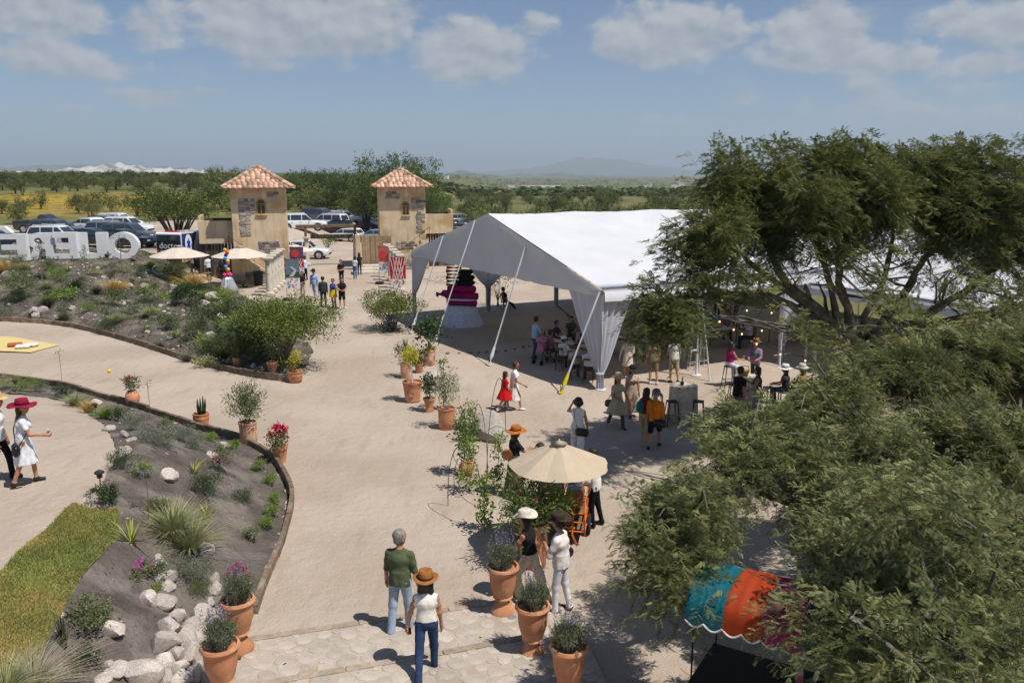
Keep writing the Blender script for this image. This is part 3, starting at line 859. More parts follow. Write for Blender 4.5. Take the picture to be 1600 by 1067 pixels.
def scatter(kind, n, px0, px1, d0, d1, s0, s1, label, group, gap=2.6, avoid=None):
    done = []; tries = 0
    while len(done) < n and tries < n * 30:
        tries += 1
        px = rnd.uniform(px0, px1); y = d0 + (d1 - d0) * rnd.random() ** 1.15; x = (px - 800) / FPX * y * 1.0
        if any((x - a) ** 2 + (y - b) ** 2 < gap * gap for a, b in done): continue
        if inside(np.array([x]), np.array([y]), SANDPOLY)[0]: continue
        done.append((x, y)); plant_bg(kind, x, y, rnd.uniform(s0, s1), label, group)
scatter('scrub', 62, -60, 360, 185, 330, .62, 1.05, 'rounded scrub tree in the thicket beyond the yellow flower field', 'scrub trees beyond the flower field', 4.5)
scatter('thorn', 22, -40, 360, 175, 300, .7, 1.05, 'flat topped thorn tree in the thicket beyond the yellow flower field', 'thorn trees beyond the flower field', 6)
scatter('scrub', 46, 340, 600, 126, 230, .9, 1.4, 'rounded scrub tree in the thicket behind the gate towers', 'scrub trees behind the towers', 4.0)
scatter('bush', 26, 350, 600, 122, 150, .9, 1.4, 'pale low bush at the edge of the car park behind the gate', 'bushes behind the car park', 2.6)
scatter('scrub', 60, 660, 1130, 112, 250, .6, .95, 'rounded scrub tree in the thicket beyond the white tent', 'scrub trees beyond the tent', 5)
scatter('bush', 26, 690, 1120, 92, 130, 1.0, 1.5, 'pale low bush beyond the white tent roof', 'bushes beyond the tent', 3)
scatter('scrub', 20, 1150, 1640, 120, 260, .6, .9, 'rounded scrub tree far behind the large mesquite at right', 'scrub trees behind the mesquite', 6)
# bushes one can pick out in the flower field
for i, (px, py, k, s, lb) in enumerate([(37, 333, 'scrub', .62, 'lone dark bush in the flower field left of the others'), (64, 327, 'bush', 1.1, 'small bush in the flower field behind the dark pickup'), (123, 334, 'scrub', .72, 'dark rounded bush in the middle of the yellow flower field'), (152, 330, 'bush', 1.3, 'bush beside the dark rounded one in the flower field'), (174, 331, 'bush', 1.4, 'right hand bush of the pair in the flower field'), (215, 338, 'thorn', .75, 'broad thorn tree at the field edge behind white cars'), (250, 330, 'bush', 1.5, 'bush at the field edge left of the acacia crown'), (310, 328, 'bush', 1.4, 'bush at the field edge left of the left tower'), (28, 350, 'scrub', .55, 'dark bush above the pickup bed at the left frame edge'), (3, 335, 'scrub', .6, 'dark bush cut by the left frame edge in the field'), (145, 352, 'thorn', .55, 'small thorn tree growing between the parked cars at left')]):
    p = G(px, py); plant_bg(k, p.x, p.y, s, lb, 'field bushes')
# tall trees behind the right tower
for px, Y, s, lb in [(575, 112, .78, 'tall bushy tree at the left of the clump behind the right tower'), (612, 108, 1.12, 'tallest bushy tree rising behind the right tower roof'), (650, 108, 1.02, 'tall bushy tree right of the right tower roof'), (668, 103, .72, 'lower bushy tree at the right edge of the clump by the right tower'), (545, 128, .72, 'bushy tree between the two towers beyond the parked cars'), (505, 138, .72, 'bushy tree far behind the parked white cars'), (470, 146, .66, 'bushy tree just right of the left tower roof')]:
    plant_bg('tall', (px - 800) / FPX * Y, Y, s, lb, 'tall trees behind the right tower', 1.0)

def far_mass():
    """far-off woodland on the plain that reads as one mass"""
    n = 5200; d = 320 + 4200 * npr.random(n) ** 2.0; px = npr.uniform(-150, 1750, n); x = (px - 800) / FPX * d
    k = (NF(x, d, 0.006) + npr.normal(size=n) * .5 > -0.35) | (d < 700); x, d = x[k], d[k]; n = len(x)
    z = terrain(x, d); s = npr.uniform(1.6, 3.4, n) * (1 + d / 4200)
    m = 16
    T = rand_dirs(m) ; Vl, Fl = leaves(T * .75, T + npr.normal(size=(m, 3)) * .5, .8, .7)
    a = npr.uniform(0, 6.28, n); c, sn = np.cos(a)[:, None], np.sin(a)[:, None]
    V = np.stack([Vl[None, :, 0] * c - Vl[None, :, 1] * sn, Vl[None, :, 0] * sn + Vl[None, :, 1] * c, np.broadcast_to(Vl[None, :, 2] * .62 + .55, (n, len(Vl)))], 2) * s[:, None, None]
    V += np.column_stack([x, d, z])[:, None, :]
    F = (Fl[None] + (np.arange(n) * len(Vl))[:, None, None]).reshape(-1, 4)
    t = np.repeat(npr.random(n), len(Vl)) * .7 + .15
    o = link_mesh('far_woodland', np_mesh('far_woodland', V.reshape(-1, 3), F, tint=t), leafmat('far_leaf', (84, 96, 56), tint=.5))
    o['kind'] = 'stuff'; tag(o, 'far dark green woodland spread over the plain to the horizon', 'woodland')
far_mass()
M_FARB = pm('far_white_wall', (0.75, 0.73, 0.70), .9, .05, 1)
M_FARR = pm('far_roof', (0.35, 0.2, 0.15), .9, .1, 1)
def far_building(px, py, w, h, label, steps):
    D = 1500.0; x = (px - 800) / FPX * D; zb = tz(x, D); r = thing('far_building', label, 'building', (x, D, zb), rnd.uniform(-.2, .2), 'white buildings far out on the plain')
    k = D / FPX
    for (ox, ww, hh) in steps:
        MB().box((ox * k, 0, hh * k / 2 + 2), (ww * k, 10, hh * k + 4), ch=.2).obj('wall', M_FARB, r)
        MB().box((ox * k, 0, hh * k + 4.3), (ww * k + .8, 10.8, .5)).obj('roof', M_FARR if hh < 3 else M_FARB, r)
far_building(1058, 290, 0, 0, 'white stepped building far away left of the mesquite crown', [(-8, 12, 2.5), (0, 10, 5.5), (8, 9, 3.5), (14, 6, 2)])
far_building(1008, 296, 0, 0, 'small white farm building far beyond the tent ridge', [(-3, 8, 2), (4, 5, 3)])
far_building(835, 297, 0, 0, 'long low pale greenhouse far beyond the tent apex', [(0, 44, 1.5), (30, 18, 1.2)])
far_building(697, 279, 0, 0, 'tiny white building on the plain right of the right tower tree', [(0, 4, 4), (4, 3, 2.5)])
far_building(797, 285, 0, 0, 'tiny white farmhouse far behind the tent', [(0, 6, 2.5), (5, 5, 1.8)])
far_building(905, 280, 0, 0, 'tiny white sheds below the blue mountain', [(0, 7, 2.2), (7, 4, 1.6)])
# ------------------------------------------------------------------ gate towers
M_PLASTER = pm('ochre_plaster', srgb(204, 184, 154), 0.93, 0.10, 1.1, 0.012, 10.0, col2=srgb(184, 154, 114), c2scale=0.9, c2amt=0.45)
def streak_plaster():
    m = M_PLASTER; nt = m.node_tree; b = nt.nodes['Principled BSDF']; src = b.inputs['Base Color'].links[0].from_socket
    tc = nt.nodes.new('ShaderNodeTexCoord'); mp = nt.nodes.new('ShaderNodeMapping'); mp.inputs['Scale'].default_value = (5, 5, .35); nt.links.new(tc.outputs['Object'], mp.inputs[0])
    n = nt.nodes.new('ShaderNodeTexNoise'); n.inputs['Scale'].default_value = 1.0; n.inputs['Detail'].default_value = 6; nt.links.new(mp.outputs[0], n.inputs[0])
    r = nt.nodes.new('ShaderNodeMapRange'); r.inputs[1].default_value = .48; r.inputs[2].default_value = .72; r.inputs[4].default_value = .6; nt.links.new(n.outputs[0], r.inputs[0])
    x = nt.nodes.new('ShaderNodeMix'); x.data_type = 'RGBA'; nt.links.new(r.outputs[0], x.inputs[0]); nt.links.new(src, x.inputs[6]); x.inputs[7].default_value = (*srgb(168, 136, 98), 1)
    nt.links.new(x.outputs[2], b.inputs['Base Color'])
streak_plaster()
M_TILE = pm('clay_roof_tile', srgb(176, 140, 116), 0.9, 0.15, 4.0, 0.006, 30.0, rand=0.5, col2=srgb(206, 172, 146), c2scale=3.0, c2amt=.45)
M_WSTONE = pm('grey_wall_stone', srgb(142, 134, 124), 0.92, 0.2, 5.0, 0.02, 16.0, rand=0.5)
M_PLANK = pm('dark_rustic_plank', (0.085, 0.066, 0.048), 0.92, 0.4, 4.0, 0.015, 14.0, rand=0.5, col2=(0.16, 0.13, 0.10), c2scale=2.0, c2amt=.4)
M_FRAME = pm('ochre_window_frame', srgb(170, 122, 56), .6, .15, 6)
M_GLASSD = pm('dark_window_pane', (0.02, 0.024, 0.03), .12, 0, 1, spec=.6)
M_WHITESTONE = pm('white_cast_stone', srgb(205, 196, 180), .9, .1, 4, .006, 24, col2=srgb(170, 160, 142), c2scale=2.5, c2amt=.4)
M_BLACKM = pm('black_metal', (0.018, 0.018, 0.02), .5, .1, 5, metal=.3)
M_DARKWOOD = pm('dark_beam_wood', (0.16, 0.11, 0.07), .85, .3, 5, .01, 14)

def tile_mesh():
    n = 6; w, L, h = .17, .46, .075; vs = []
    for j, (y, sc) in enumerate(((0, 1.0), (-L, 1.12))):
        for ring in (1.0, .84):
            for k in range(n + 1):
                t = math.pi * k / n; vs.append((-math.cos(t) * w * sc * ring, y, math.sin(t) * h * sc * ring))
    m = n + 1; fs = []
    for k in range(n):
        fs += [(k, k + 1, 2 * m + k + 1, 2 * m + k), (m + k + 1, m + k, 3 * m + k, 3 * m + k + 1), (2 * m + k, 2 * m + k + 1, 3 * m + k + 1, 3 * m + k)]
    return MB().add(vs, fs).mesh('tile', True)
TILE = tile_mesh(); TILE.materials.append(M_TILE)
STONES = []
for i in range(5):
    m_ = MB(); m_.box((0, 0, 0), (.34 + .05 * i, .10, .19 + .02 * (i % 3)), ch=.03); STONES.append(m_.mesh('stone')); STONES[-1].materials.append(M_WSTONE)

def tower(loc, rz, label, w, hz, apex, roofw, patches, win, flip):
    t = thing('gate_tower', label, 'tower', loc, rz)
    h = w / 2
    wall = MB().box((0, 0, hz / 2 - .2), (w, w, hz + .4), ch=.04).obj('wall', M_PLASTER, t)
    # roof: boards below and single barrel tiles on top
    rw = roofw / 2
    rf = MB().add([(-rw, -rw, hz - .02), (rw, -rw, hz - .02), (rw, rw, hz - .02), (-rw, rw, hz - .02), (0, 0, apex - .08)], [(0, 1, 4), (1, 2, 4), (2, 3, 4), (3, 0, 4), (3, 2, 1, 0)]).obj('roof', M_TILE, t)
    sl = math.atan2(apex - hz, rw); slope = math.hypot(rw, apex - hz); rows = 8
    for side in range(4):
        a = side * math.pi / 2
        for r in range(rows):
            s = r / rows; half = rw * (1 - s); nc = max(1, int(round(half * 2 / .34)))
            for k in range(nc):
                x = (k + .5) / nc * 2 * half - half
                if abs(x) > half - .08 and nc > 1 and r > 0 and False: continue
                o = link_mesh('tile', TILE, None, rf)
                d = slope * (s + 1.0 / rows) ; y = -rw + d * math.cos(sl); z = hz + d * math.sin(sl) + .01
                o.matrix_local = Matrix.Rotation(a, 4, 'Z') @ Matrix.Translation((x * (1 - .0 * r), y, z)) @ Matrix.Rotation(sl + rnd.uniform(-.03, .03), 4, 'X') @ Matrix.Rotation(rnd.uniform(-.05, .05), 4, 'Z')
        # ridge tiles on the hips
        for q in range(7):
            d0 = Vector((-rw, -rw, hz + .03)).lerp(Vector((0, 0, apex)), (q + 1) / 7)
            o = link_mesh('ridge_tile', TILE, None, rf)
            o.matrix_local = Matrix.Rotation(a, 4, 'Z') @ Matrix.Translation(d0 + Vector((0, 0, .03))) @ Matrix.Rotation(-math.pi / 4, 4, 'Z') @ Matrix.Rotation(math.atan2(apex - hz, rw * 1.414), 4, 'X') @ Matrix.Scale(1.15, 4)
    # arched window
    wx, wz, ww, wh = win
    def arch(W, H, n=8): return [(-W / 2, 0), (W / 2, 0)] + [(W / 2 * math.cos(math.pi * k / n), H - W / 2 + W / 2 * math.sin(math.pi * k / n)) for k in range(n + 1)]
    Mw = Matrix.Translation((wx, -h, wz)) @ Matrix.Rotation(math.pi / 2, 4, 'X')
    wo = MB().prism(arch(ww + .16, wh + .12), -.02, .05, Mw @ Matrix.Translation((0, -.06, 0))).obj('window', M_FRAME, t)
    MB().prism(arch(ww, wh), .0, .056, Mw).obj('pane', M_GLASSD, wo)
    MB().box((wx, -h - .07, wz + wh * .36), (.05, .03, wh * .72)).box((wx, -h - .07, wz + wh * .70), (ww, .03, .05)).obj('glazing_bar', M_FRAME, wo)
    MB().box((wx, -h - .06, wz - .08), (ww + .3, .14, .08), ch=.015).obj('sill', M_PLASTER, wo)
    # stones laid bare where the plaster has come off
    for (x0, x1, z0, z1) in patches:
        z = z0
        while z < z1 - .05:
            x = x0 + rnd.uniform(0, .12)
            while x < x1 - .12:
                m_ = rnd.choice(STONES)
                o = link_mesh('stone', m_, None, t, loc=(x + .17, -h - .0 + rnd.uniform(-.012, .012), z + .10), rot=(0, rnd.uniform(-.04, .04), 0), scale=(rnd.uniform(.75, 1.0), 1, rnd.uniform(.85, 1.0)))
                x += rnd.uniform(.33, .42)
            z += .20
    # side balcony with parapet on rustic planks
    s = -1 if not flip else 1
    bw, bd, zf, pz = 2.3, 2.6, 2.75, 4.45
    bx = s * (h + bw / 2)
    bal = MB().box((bx, .1, zf + .08), (bw, bd, .16), ch=.02).box((bx, -bd / 2 + .18, (zf + pz - .1) / 2), (bw, .18, pz - .1 - zf), ch=.02).box((s * (h + bw - .09), .1, (zf + pz + .25) / 2), (.18, bd - .37, pz + .25 - zf), ch=.02).obj('balcony', M_PLASTER, t)
    for q in range(3):
        MB().box((bx + .0, bd / 2 - .02, zf + .45 + q * .5), (bw - .2, .05, .47)).obj('board', M_PLANK, bal)
    for q in range(11):
        MB().box((s * (h + .1 + q * (bw - .1) / 10), -bd / 2 + .32, zf / 2), (.19, .05, zf - .02), ch=.01).obj('plank', M_PLANK, t)
    for q in range(8):
        MB().box((s * (h + bw - .12), -bd / 2 + .5 + q * .28, zf / 2), (.05, .24, zf - .02), ch=.01).obj('plank', M_PLANK, t)
    # outside stair with a low sloping parapet
    st = -s
    for q in range(6):
        MB().box((s * (h - .35 - q * .30), -h - .55, 1.9 * (1 - q / 7) / 2 + .2), (.30, 1.0, 1.9 * (1 - q / 7) + .4)).obj('stair_step', M_PLASTER, t)
    rail = MB()
    for q in range(4):
        x = s * (h + .2 - q * .8); zt = 3.4 - q * .62
        rail.tube([(x, -h - 1.08, zt - 1.2), (x, -h - 1.08, zt)], .025, 5)
    rail.tube([(s * (h + .2), -h - 1.08, 3.4), (s * (h - 2.2), -h - 1.08, 1.54)], .025, 5).tube([(s * (h + .2), -h - 1.08, 2.9), (s * (h - 2.2), -h - 1.08, 1.04)], .015, 5)
    rail.obj('stair_railing', M_BLACKM, t)
    MB().prism([(s * (h + .1), 0), (s * (h - 2.4), 0), (s * (h - 2.4), .75), (s * (h + .1), 2.5)][::(1 if s < 0 else -1)], -.09, .09, Matrix.Translation((0, -h - 1.08, 0)) @ Matrix.Rotation(math.pi / 2, 4, 'X')).obj('stair_wall', M_PLASTER, t)
    zz = .1
    while zz < .75:
        x = .2
        while x < 2.2:
            link_mesh('stone', rnd.choice(STONES), None, t, loc=(s * (h - x), -h - 1.16, zz + .1), scale=(rnd.uniform(.8, 1), 1, 1)); x += .38
        zz += .2
    return t
tower((-18.2, 60.8, -.05), R(14.5), 'left ochre gate tower with hipped clay tile roof beside the parasols', 3.75, 6.62, 8.1, 4.85,
      [(-1.4, -.25, 4.9, 5.9), (-1.4, -.75, 3.3, 4.9), (.55, 1.3, 5.95, 6.4), (-.2, 1.3, 2.1, 2.9)], (.15, 4.85, .48, .95), False)
tower((-9.2, 69.8, -.05), R(10.5), 'right ochre gate tower with hipped clay tile roof in front of tall trees', 3.75, 6.55, 8.0, 4.85,
      [(-1.3, -.3, 5.6, 6.2), (.7, 1.6, 4.7, 5.6), (1.1, 1.6, 2.9, 4.7), (-.6, .9, 1.6, 2.2)], (.28, 4.35, .45, .98), True)

# ------------------------------------------------------------------ colonnades
def column_proto():
    t = thing('stone_column', 'x', 'column', group='white stone columns')
    MB().box((0, 0, .09), (.56, .56, .18), ch=.03).lathe([(.25, .18), (.27, .22), (.25, .27), (.21, .30)], 18).obj('base', M_WHITESTONE, t, auto=40)
    MB().lathe([(.20, .28), (.205, .8), (.195, 1.5), (.175, 2.12)], 18).obj('shaft', M_WHITESTONE, t, auto=40)
    MB().lathe([(.175, 2.1), (.20, 2.13), (.20, 2.17), (.17, 2.2), (.24, 2.30), (.26, 2.33)], 18).box((0, 0, 2.39), (.58, .58, .12), ch=.02).obj('capital', M_WHITESTONE, t, auto=40)
    return t
cp_ = column_proto(); nth = ['nearest', 'second', 'third', 'fourth', 'farthest']
def colonnade(a, b, side, first=None):
    for i in range(5):
        p = Vector(a).lerp(Vector(b), i / 4); lb = f'{nth[i]} white stone column of the row at the {side} of the entrance'
        if first is not None and i == 0: o = first; o.location = (p.x, p.y, tz(p.x, p.y)); o['label'] = lb
        else: o = dup(cp_, (p.x, p.y, tz(p.x, p.y)), 0.2, lb)
colonnade((-15.2, 51.8), (-16.0, 57.6), 'left', cp_)
colonnade((-7.2, 53.6), (-9.2, 61.5), 'right')
for (a, lb) in (((-17.1, 69.4), 'white stone column under the left end of the entrance beam'), ((-13.2, 70.3), 'white stone column under the right end of the entrance beam')):
    o = dup(cp_, (a[0], a[1], tz(*a)), .2, lb)

def gate_beam():
    t = thing('entrance_beam', 'rough timber entrance beam with hanging carved name board between the towers', 'gate', (-15.15, 69.85, 0), R(13))
    MB().box((0, 0, 3.28), (5.6, .26, .26), ch=.03).obj('beam', M_DARKWOOD, t)
    for s in (-1, 1): MB().box((s * 2.02, 0, 2.80), (.22, .22, .70), ch=.02).obj('post', M_DARKWOOD, t)
    sg = MB().box((.1, 0, 2.42), (3.5, .07, .34), ch=.02).obj('name_board', pm('dark_board', (.035, .026, .02), .8, .3, 6), t)
    for s in (-1, 1): MB().tube([(.1 + s * 1.4, 0, 2.59), (.1 + s * 1.4, 0, 3.16)], .012, 5).obj('chain', M_BLACKM, t)
    rg = random.Random(5); x = -1.25; k = MB()
    while x < 1.45:                                       # carved gilt strokes, too small to read in the photograph
        hgt = rg.choice([.12, .14, .2]); w = rg.uniform(.05, .1)
        k.tube([(x, -.05, 2.36), (x + .03, -.05, 2.36 + hgt)], .013, 5)
        if rg.random() < .75: k.tube([(x + .03, -.05, 2.36 + hgt * .8), (x + w, -.05, 2.36 + hgt * .5), (x + w * .9, -.05, 2.36)], .012, 5)
        x += w + rg.choice([.06, .07, .2])
    k.obj('carved_lettering', pm('gilt_paint', srgb(178, 140, 70), .5, .1, 5), sg)
gate_beam()
# low wall, plank door and steps at the right side of the gate
def gate_wall():
    t = thing('plank_gate_wall', 'wooden plank wall with ochre pier at the right tower foot', 'wall', (-12.2, 66.6, 0), R(12))
    MB().box((-.1, 0, 1.35), (.42, .42, 2.9), ch=.03).obj('pier', M_PLASTER, t)
    for q in range(12): MB().box((.28 + q * .2, .12, 1.3), (.185, .05, 2.7 + rnd.uniform(-.06, .06)), ch=.01).obj('plank', M_PLANKP, t)
    s = thing('entrance_steps', 'three pale concrete steps in front of the plank wall by the right tower', 'steps', (-10.9, 64.6, 0), R(12))
    for q in range(3): MB().box((0, .42 * q, .09 + .085 * q * 2 * .5), (3.1 - .5 * q, 1.7 - .42 * q, .18 + .17 * q), ch=.015).obj('step', M_WHITESTONE, s)
M_PLANKP = pm('grey_tan_plank', srgb(150, 126, 98), .92, .2, 5, .01, 16, rand=.3)
gate_wall()
# ------------------------------------------------------------------ marquee tents
M_CANVAS = pm('white_canvas', (0.63, 0.63, 0.66), .7, .05, .8, .012, 2.2, trans=.09, spec=.2)
M_DRAPE = pm('white_drape', (0.64, 0.64, 0.70), .8, .05, 2, trans=.32, spec=.1)
M_ROPE = pm('white_strap', (.68, .68, .70), .8, .06, 8)
M_STEEL = pm('galvanised_steel', (.45, .46, .48), .45, .1, 4, metal=.7)
M_YELLOW = pm('yellow_strap', srgb(222, 196, 20), .6, .1, 8)
def drape_mesh(c, d1, d2, w1, w2, ztop, z0, gather=.3, rg=rnd, tie=.95):
    """gathered curtain at a post: spreads w1 along d1 and w2 along d2 at the eave, tied above the ground"""
    nu, nv = 44, 26; V = []; ph = rg.uniform(0, 6)
    n1, n2 = Vector((-d1.y, d1.x, 0)), Vector((-d2.y, d2.x, 0))
    for j in range(nv):
        v = j / (nv - 1); z = ztop + (z0 - ztop) * v
        g = max(0.0, 1 - ((ztop - z) / (ztop - tie)))
        k = g ** 0.85 if g > 0 else 0
        for i in range(nu):
            u = i / (nu - 1) * 2 - 1
            dirv, w, nn = (d1, w1, n1) if u < 0 else (d2, w2, n2)
            off = dirv * (abs(u) * (w * k + .13)) 
            fold = (.05 + .05 * (1 - k)) * math.sin(u * 26 + ph + 1.5 * math.sin(v * 3)) * (1 if k > .04 else .8)
            off += nn * fold * (1 if u < 0 else 1) + Vector((0, 0, 0))
            V.append((c.x + off.x, c.y + off.y, z - .22 * k * (1 - k) * 0))
    i = (np.arange(nv - 1)[:, None] * nu + np.arange(nu - 1)[None, :]).ravel()
    return np_mesh('curtain', V, np.stack([i, i + 1, i + nu + 1, i + nu], 1), smooth=True)

def tent(A, ew, er, W, bays, bl, ze, zr, label, curtains, name='marquee_tent', gable=True, posts=True):
    A = Vector((A[0], A[1], 0)); t = thing(name, label, 'tent', (A.x, A.y, 0)); ew = Vector((*ew, 0)).normalized(); er = Vector((*er, 0)).normalized()
    L = bays * bl
    def P(s, r, z): return ew * (s * W) + er * r + Vector((0, 0, z))
    def roofz(s): return ze + (zr - ze) * (1 - abs(2 * s - 1))
    for b in range(bays):
        for half in (0, 1):
            nu, nv = 18, 14; V = []
            for j in range(nv):
                for i in range(nu):
                    s = (i / (nu - 1)) * .5 + half * .5; rr = b * bl + bl * j / (nv - 1)
                    sag = .11 * math.sin(math.pi * j / (nv - 1)) * math.sin(math.pi * min(1, (abs(2 * s - 1)) * .9 + .1)) ** .5 + .012 * math.sin(i * 1.7 + j * 2.3 + b) * math.sin(math.pi * j / (nv - 1))
                    s2 = s; zz = roofz(s) - sag
                    V.append(P(s2, rr, zz))
            # valance hanging over the eave
            nq = len(V); sside = 0.0 if half == 0 else 1.0; o_ = -1 if half == 0 else 1
            for q, (dx, dz) in enumerate(((.18, -.10), (.21, -.42))):
                for j in range(nv): V.append(P(sside, b * bl + bl * j / (nv - 1), ze + dz - .03 * math.sin(math.pi * j / (nv - 1))) + ew * (o_ * dx))
            F = [(j * nu + i, j * nu + i + 1, (j + 1) * nu + i + 1, (j + 1) * nu + i) for j in range(nv - 1) for i in range(nu - 1)]
            col = [j * nu + (0 if half == 0 else nu - 1) for j in range(nv)]
            r1 = [nq + j for j in range(nv)]; r2 = [nq + nv + j for j in range(nv)]
            for a_, b_ in ((col, r1), (r1, r2)):
                F += [(a_[j], b_[j], b_[j + 1], a_[j + 1]) for j in range(nv - 1)]
            MB().add(V, F).obj('roof_panel', M_CANVAS, t, smooth=True)
    if gable:
        for end in (0, L):
            V = []; F = []; n = 41; m = 7
            for i in range(n):
                s = i / (n - 1)
                for j in range(m):
                    z = ze - .28 + (roofz(s) - ze + .26) * j / (m - 1) * 1.0
                    z += (.02 * math.sin(i * 1.9) if j == 0 else 0)
                    wr = .035 * math.sin(i * 1.15 + j * .6) * math.sin(math.pi * j / (m - 1)) + .02 * math.sin(i * .5 - j * 1.4)
                    V.append(P(s, end, z) + er * ((-.06 if end == 0 else .06) + wr))
            for i in range(n - 1):
                for j in range(m - 1): F.append((i * m + j, (i + 1) * m + j, (i + 1) * m + j + 1, i * m + j + 1))
            MB().add(V, F).obj('gable_panel', M_CANVAS, t, smooth=True)
    for b in range(bays + 1):
        fr = MB(); r_ = b * bl + (.05 if b == 0 else 0)
        fr.tube([P(0, r_, ze - .22), P(.5, r_, zr - .22), P(1, r_, ze - .22)], .05, 6); fr.obj('rafter', M_STEEL, t)
        if posts:
            for s in (0, 1): MB().tube([P(s, r_, -.05), P(s, r_, ze - .15)], .055, 8).lathe([(.2, 0), (.2, .03)], 8, P(s, r_, 0)).obj('post', M_ROPE, t, smooth=False)
    for s in (0, 1): MB().tube([P(s, 0, ze - .2), P(s, L, ze - .2)], .045, 6).obj('eave_beam', M_STEEL, t)
    MB().tube([P(.5, 0, zr - .2), P(.5, L, zr - .2)], .045, 6).obj('ridge_beam', M_STEEL, t)
    for (s, r_, d1, d2, w1, w2, tie) in curtains:
        c = P(s, r_, 0); dd = {'+r': er, '-r': -er, '+w': ew, '-w': -ew}
        link_mesh('curtain', drape_mesh(c, dd[d1], dd[d2], w1, w2, ze - .05, .02, tie=tie), M_DRAPE, t)
        MB().lathe([(.15, tie - .03), (.16, tie), (.15, tie + .03)], 10, c).obj('tie_back', M_DRAPE, t)
    return t, P
A1 = g0(937, 609); L1 = g0(647, 497)
EW = Vector(((L1 - A1).x, (L1 - A1).y)).normalized(); W1 = (L1 - A1).length; ER = Vector((-EW.y, EW.x)) if (-EW.y) > 0 else Vector((EW.y, -EW.x))
T1, PT1 = tent(A1, EW, ER, W1, 5, 4.45, 3.6, 5.85, 'large white marquee with draped corner curtains and open gable', [
    (0, 0, '+w', '+r', 2.2, 1.3, .6), (1, 0, '-w', '+r', 2.4, .8, 1.3), (1, 4.45, '-r', '+r', 1.9, 1.9, 1.4), (1, 8.9, '-r', '+r', 1.5, 1.5, 1.6), (1, 13.35, '-r', '+r', 1.5, 1.5, 1.6), (0, 8.9, '-r', '+r', .12, 2.1, .8), (0, 17.8, '-r', '+r', 1.4, 1.4, 1.0)])
def guy(t, P, s, z, foot, strap=None, wrap=.75):
    a = T1.location + P(s, 0, z) - Vector((*ER, 0)) * .1; b = foot; b = Vector((b.x, b.y, 0.02)); o = t.location
    MB().tube([a - o, b - o], .035, 6).obj('guy_strap', M_ROPE, t)
    d = (a - b).normalized()
    MB().tube([b - o, b - o + d * wrap * .5, b - o + d * wrap], [.085, .075, .05], 7).obj('strap_wrap', strap or M_ROPE, t)
    MB().tube([b - o + Vector((0, 0, .28)), b - o + Vector((0, 0, -.1))], [.02, .025], 5).obj('stake', M_BLACKM, t)
for s, z, fx, st in ((1.0, 3.55, (589, 497), None), (.76, 4.6, (642, 521), None), (.56, 5.5, (677, 542), None), (.30, 4.7, (764, 571), None), (.0, 3.5, (876, 616), M_YELLOW)):
    guy(T1, PT1, s, z, g0(*fx), st)
for (r_, fx) in ((4.45, (1109, 595)), (8.9, (1218, 572))):
    a = PT1(0, r_, 3.5); b = g0(*fx) - T1.location; MB().tube([a, Vector((b.x, b.y, .02))], .035, 6).obj('guy_strap', M_ROPE, T1)
ew2 = Vector((ER.x, ER.y)); er2 = -EW
S2 = A1 + Vector((*ER, 0)) * 9.6 + Vector((*er2, 0)) * .6
T2, PT2 = tent((S2.x, S2.y), ew2, er2, 16.0, 4, 4.3, 3.3, 5.4, 'second white marquee behind the large mesquite at right', [(0, 17.2, '-r', '+w', 1.0, 1.0, 1.0), (1, 0, '-w', '+r', 3.0, 3.0, .9), (1, 8.6, '-r', '+r', 2.1, 2.1, .9)])
# stones marking a curved line on the ground under the tent
ROCKS = []
def rock_meshes():
    for i in range(9):
        bm = bmesh.new(); bmesh.ops.create_icosphere(bm, subdivisions=3, radius=1.0); off = Vector((i * 7.3, i * 3.1, 0))
        cuts = [(Vector((rnd.uniform(-1, 1), rnd.uniform(-1, 1), rnd.uniform(-.6, 1))).normalized(), rnd.uniform(.55, .80)) for _ in range(11)]
        for v in bm.verts:
            n = v.co.normalized(); r = 1 + .22 * mnoise.noise(n * 1.3 + off) + .10 * mnoise.noise(n * 3.1 + off) + .035 * mnoise.noise(n * 7.0 + off)
            p = n * r
            for cn, cdv in cuts:
                e = p.dot(cn) - cdv
                if e > 0: p -= cn * e * .96
            v.co = p
        me = bpy.data.meshes.new('rock'); bm.to_mesh(me); bm.free(); me.materials.append(M_STONE)
        smooth_angle(me, 24); ROCKS.append(me)
rock_meshes()
def rock(p, s, label, group, sz=(1, .85, .7), name='rock', rz=None, sink=.25, mat=None):
    o = link_mesh(name, rnd.choice(ROCKS), None, None, (p.x, p.y, p.z + s * sz[2] * (1 - 2 * sink) * .5 + 0.0), (rnd.uniform(-.15, .15), rnd.uniform(-.15, .15), rnd.uniform(0, 6.28) if rz is None else rz), (s * sz[0], s * sz[1], s * sz[2]))
    if mat: o.material_slots[0].link = 'OBJECT'; o.material_slots[0].material = mat
    return tag(o, label, 'rock', group)
M_STONED = pm('dark_stone', (.16, .14, .12), .93, .2, 6, .01, 20, rand=.3)
for line in ([(640, 512), (665, 519), (690, 524), (715, 530)], [(700, 553), (735, 552), (760, 551), (790, 549), (818, 543), (835, 540)], [(870, 478), (885, 490), (897, 505), (905, 520)]):
    pts = [G(*p) for p in line]
    for a, b in zip(pts[:-1], pts[1:]):
        n = max(2, int((b - a).length / .38))
        for i in range(n):
            p = a.lerp(b, i / n); rock(p, rnd.uniform(.07, .11), 'small dark stone in the curved line laid on the ground by the tent', 'line of small stones by the tent', mat=M_STONED)
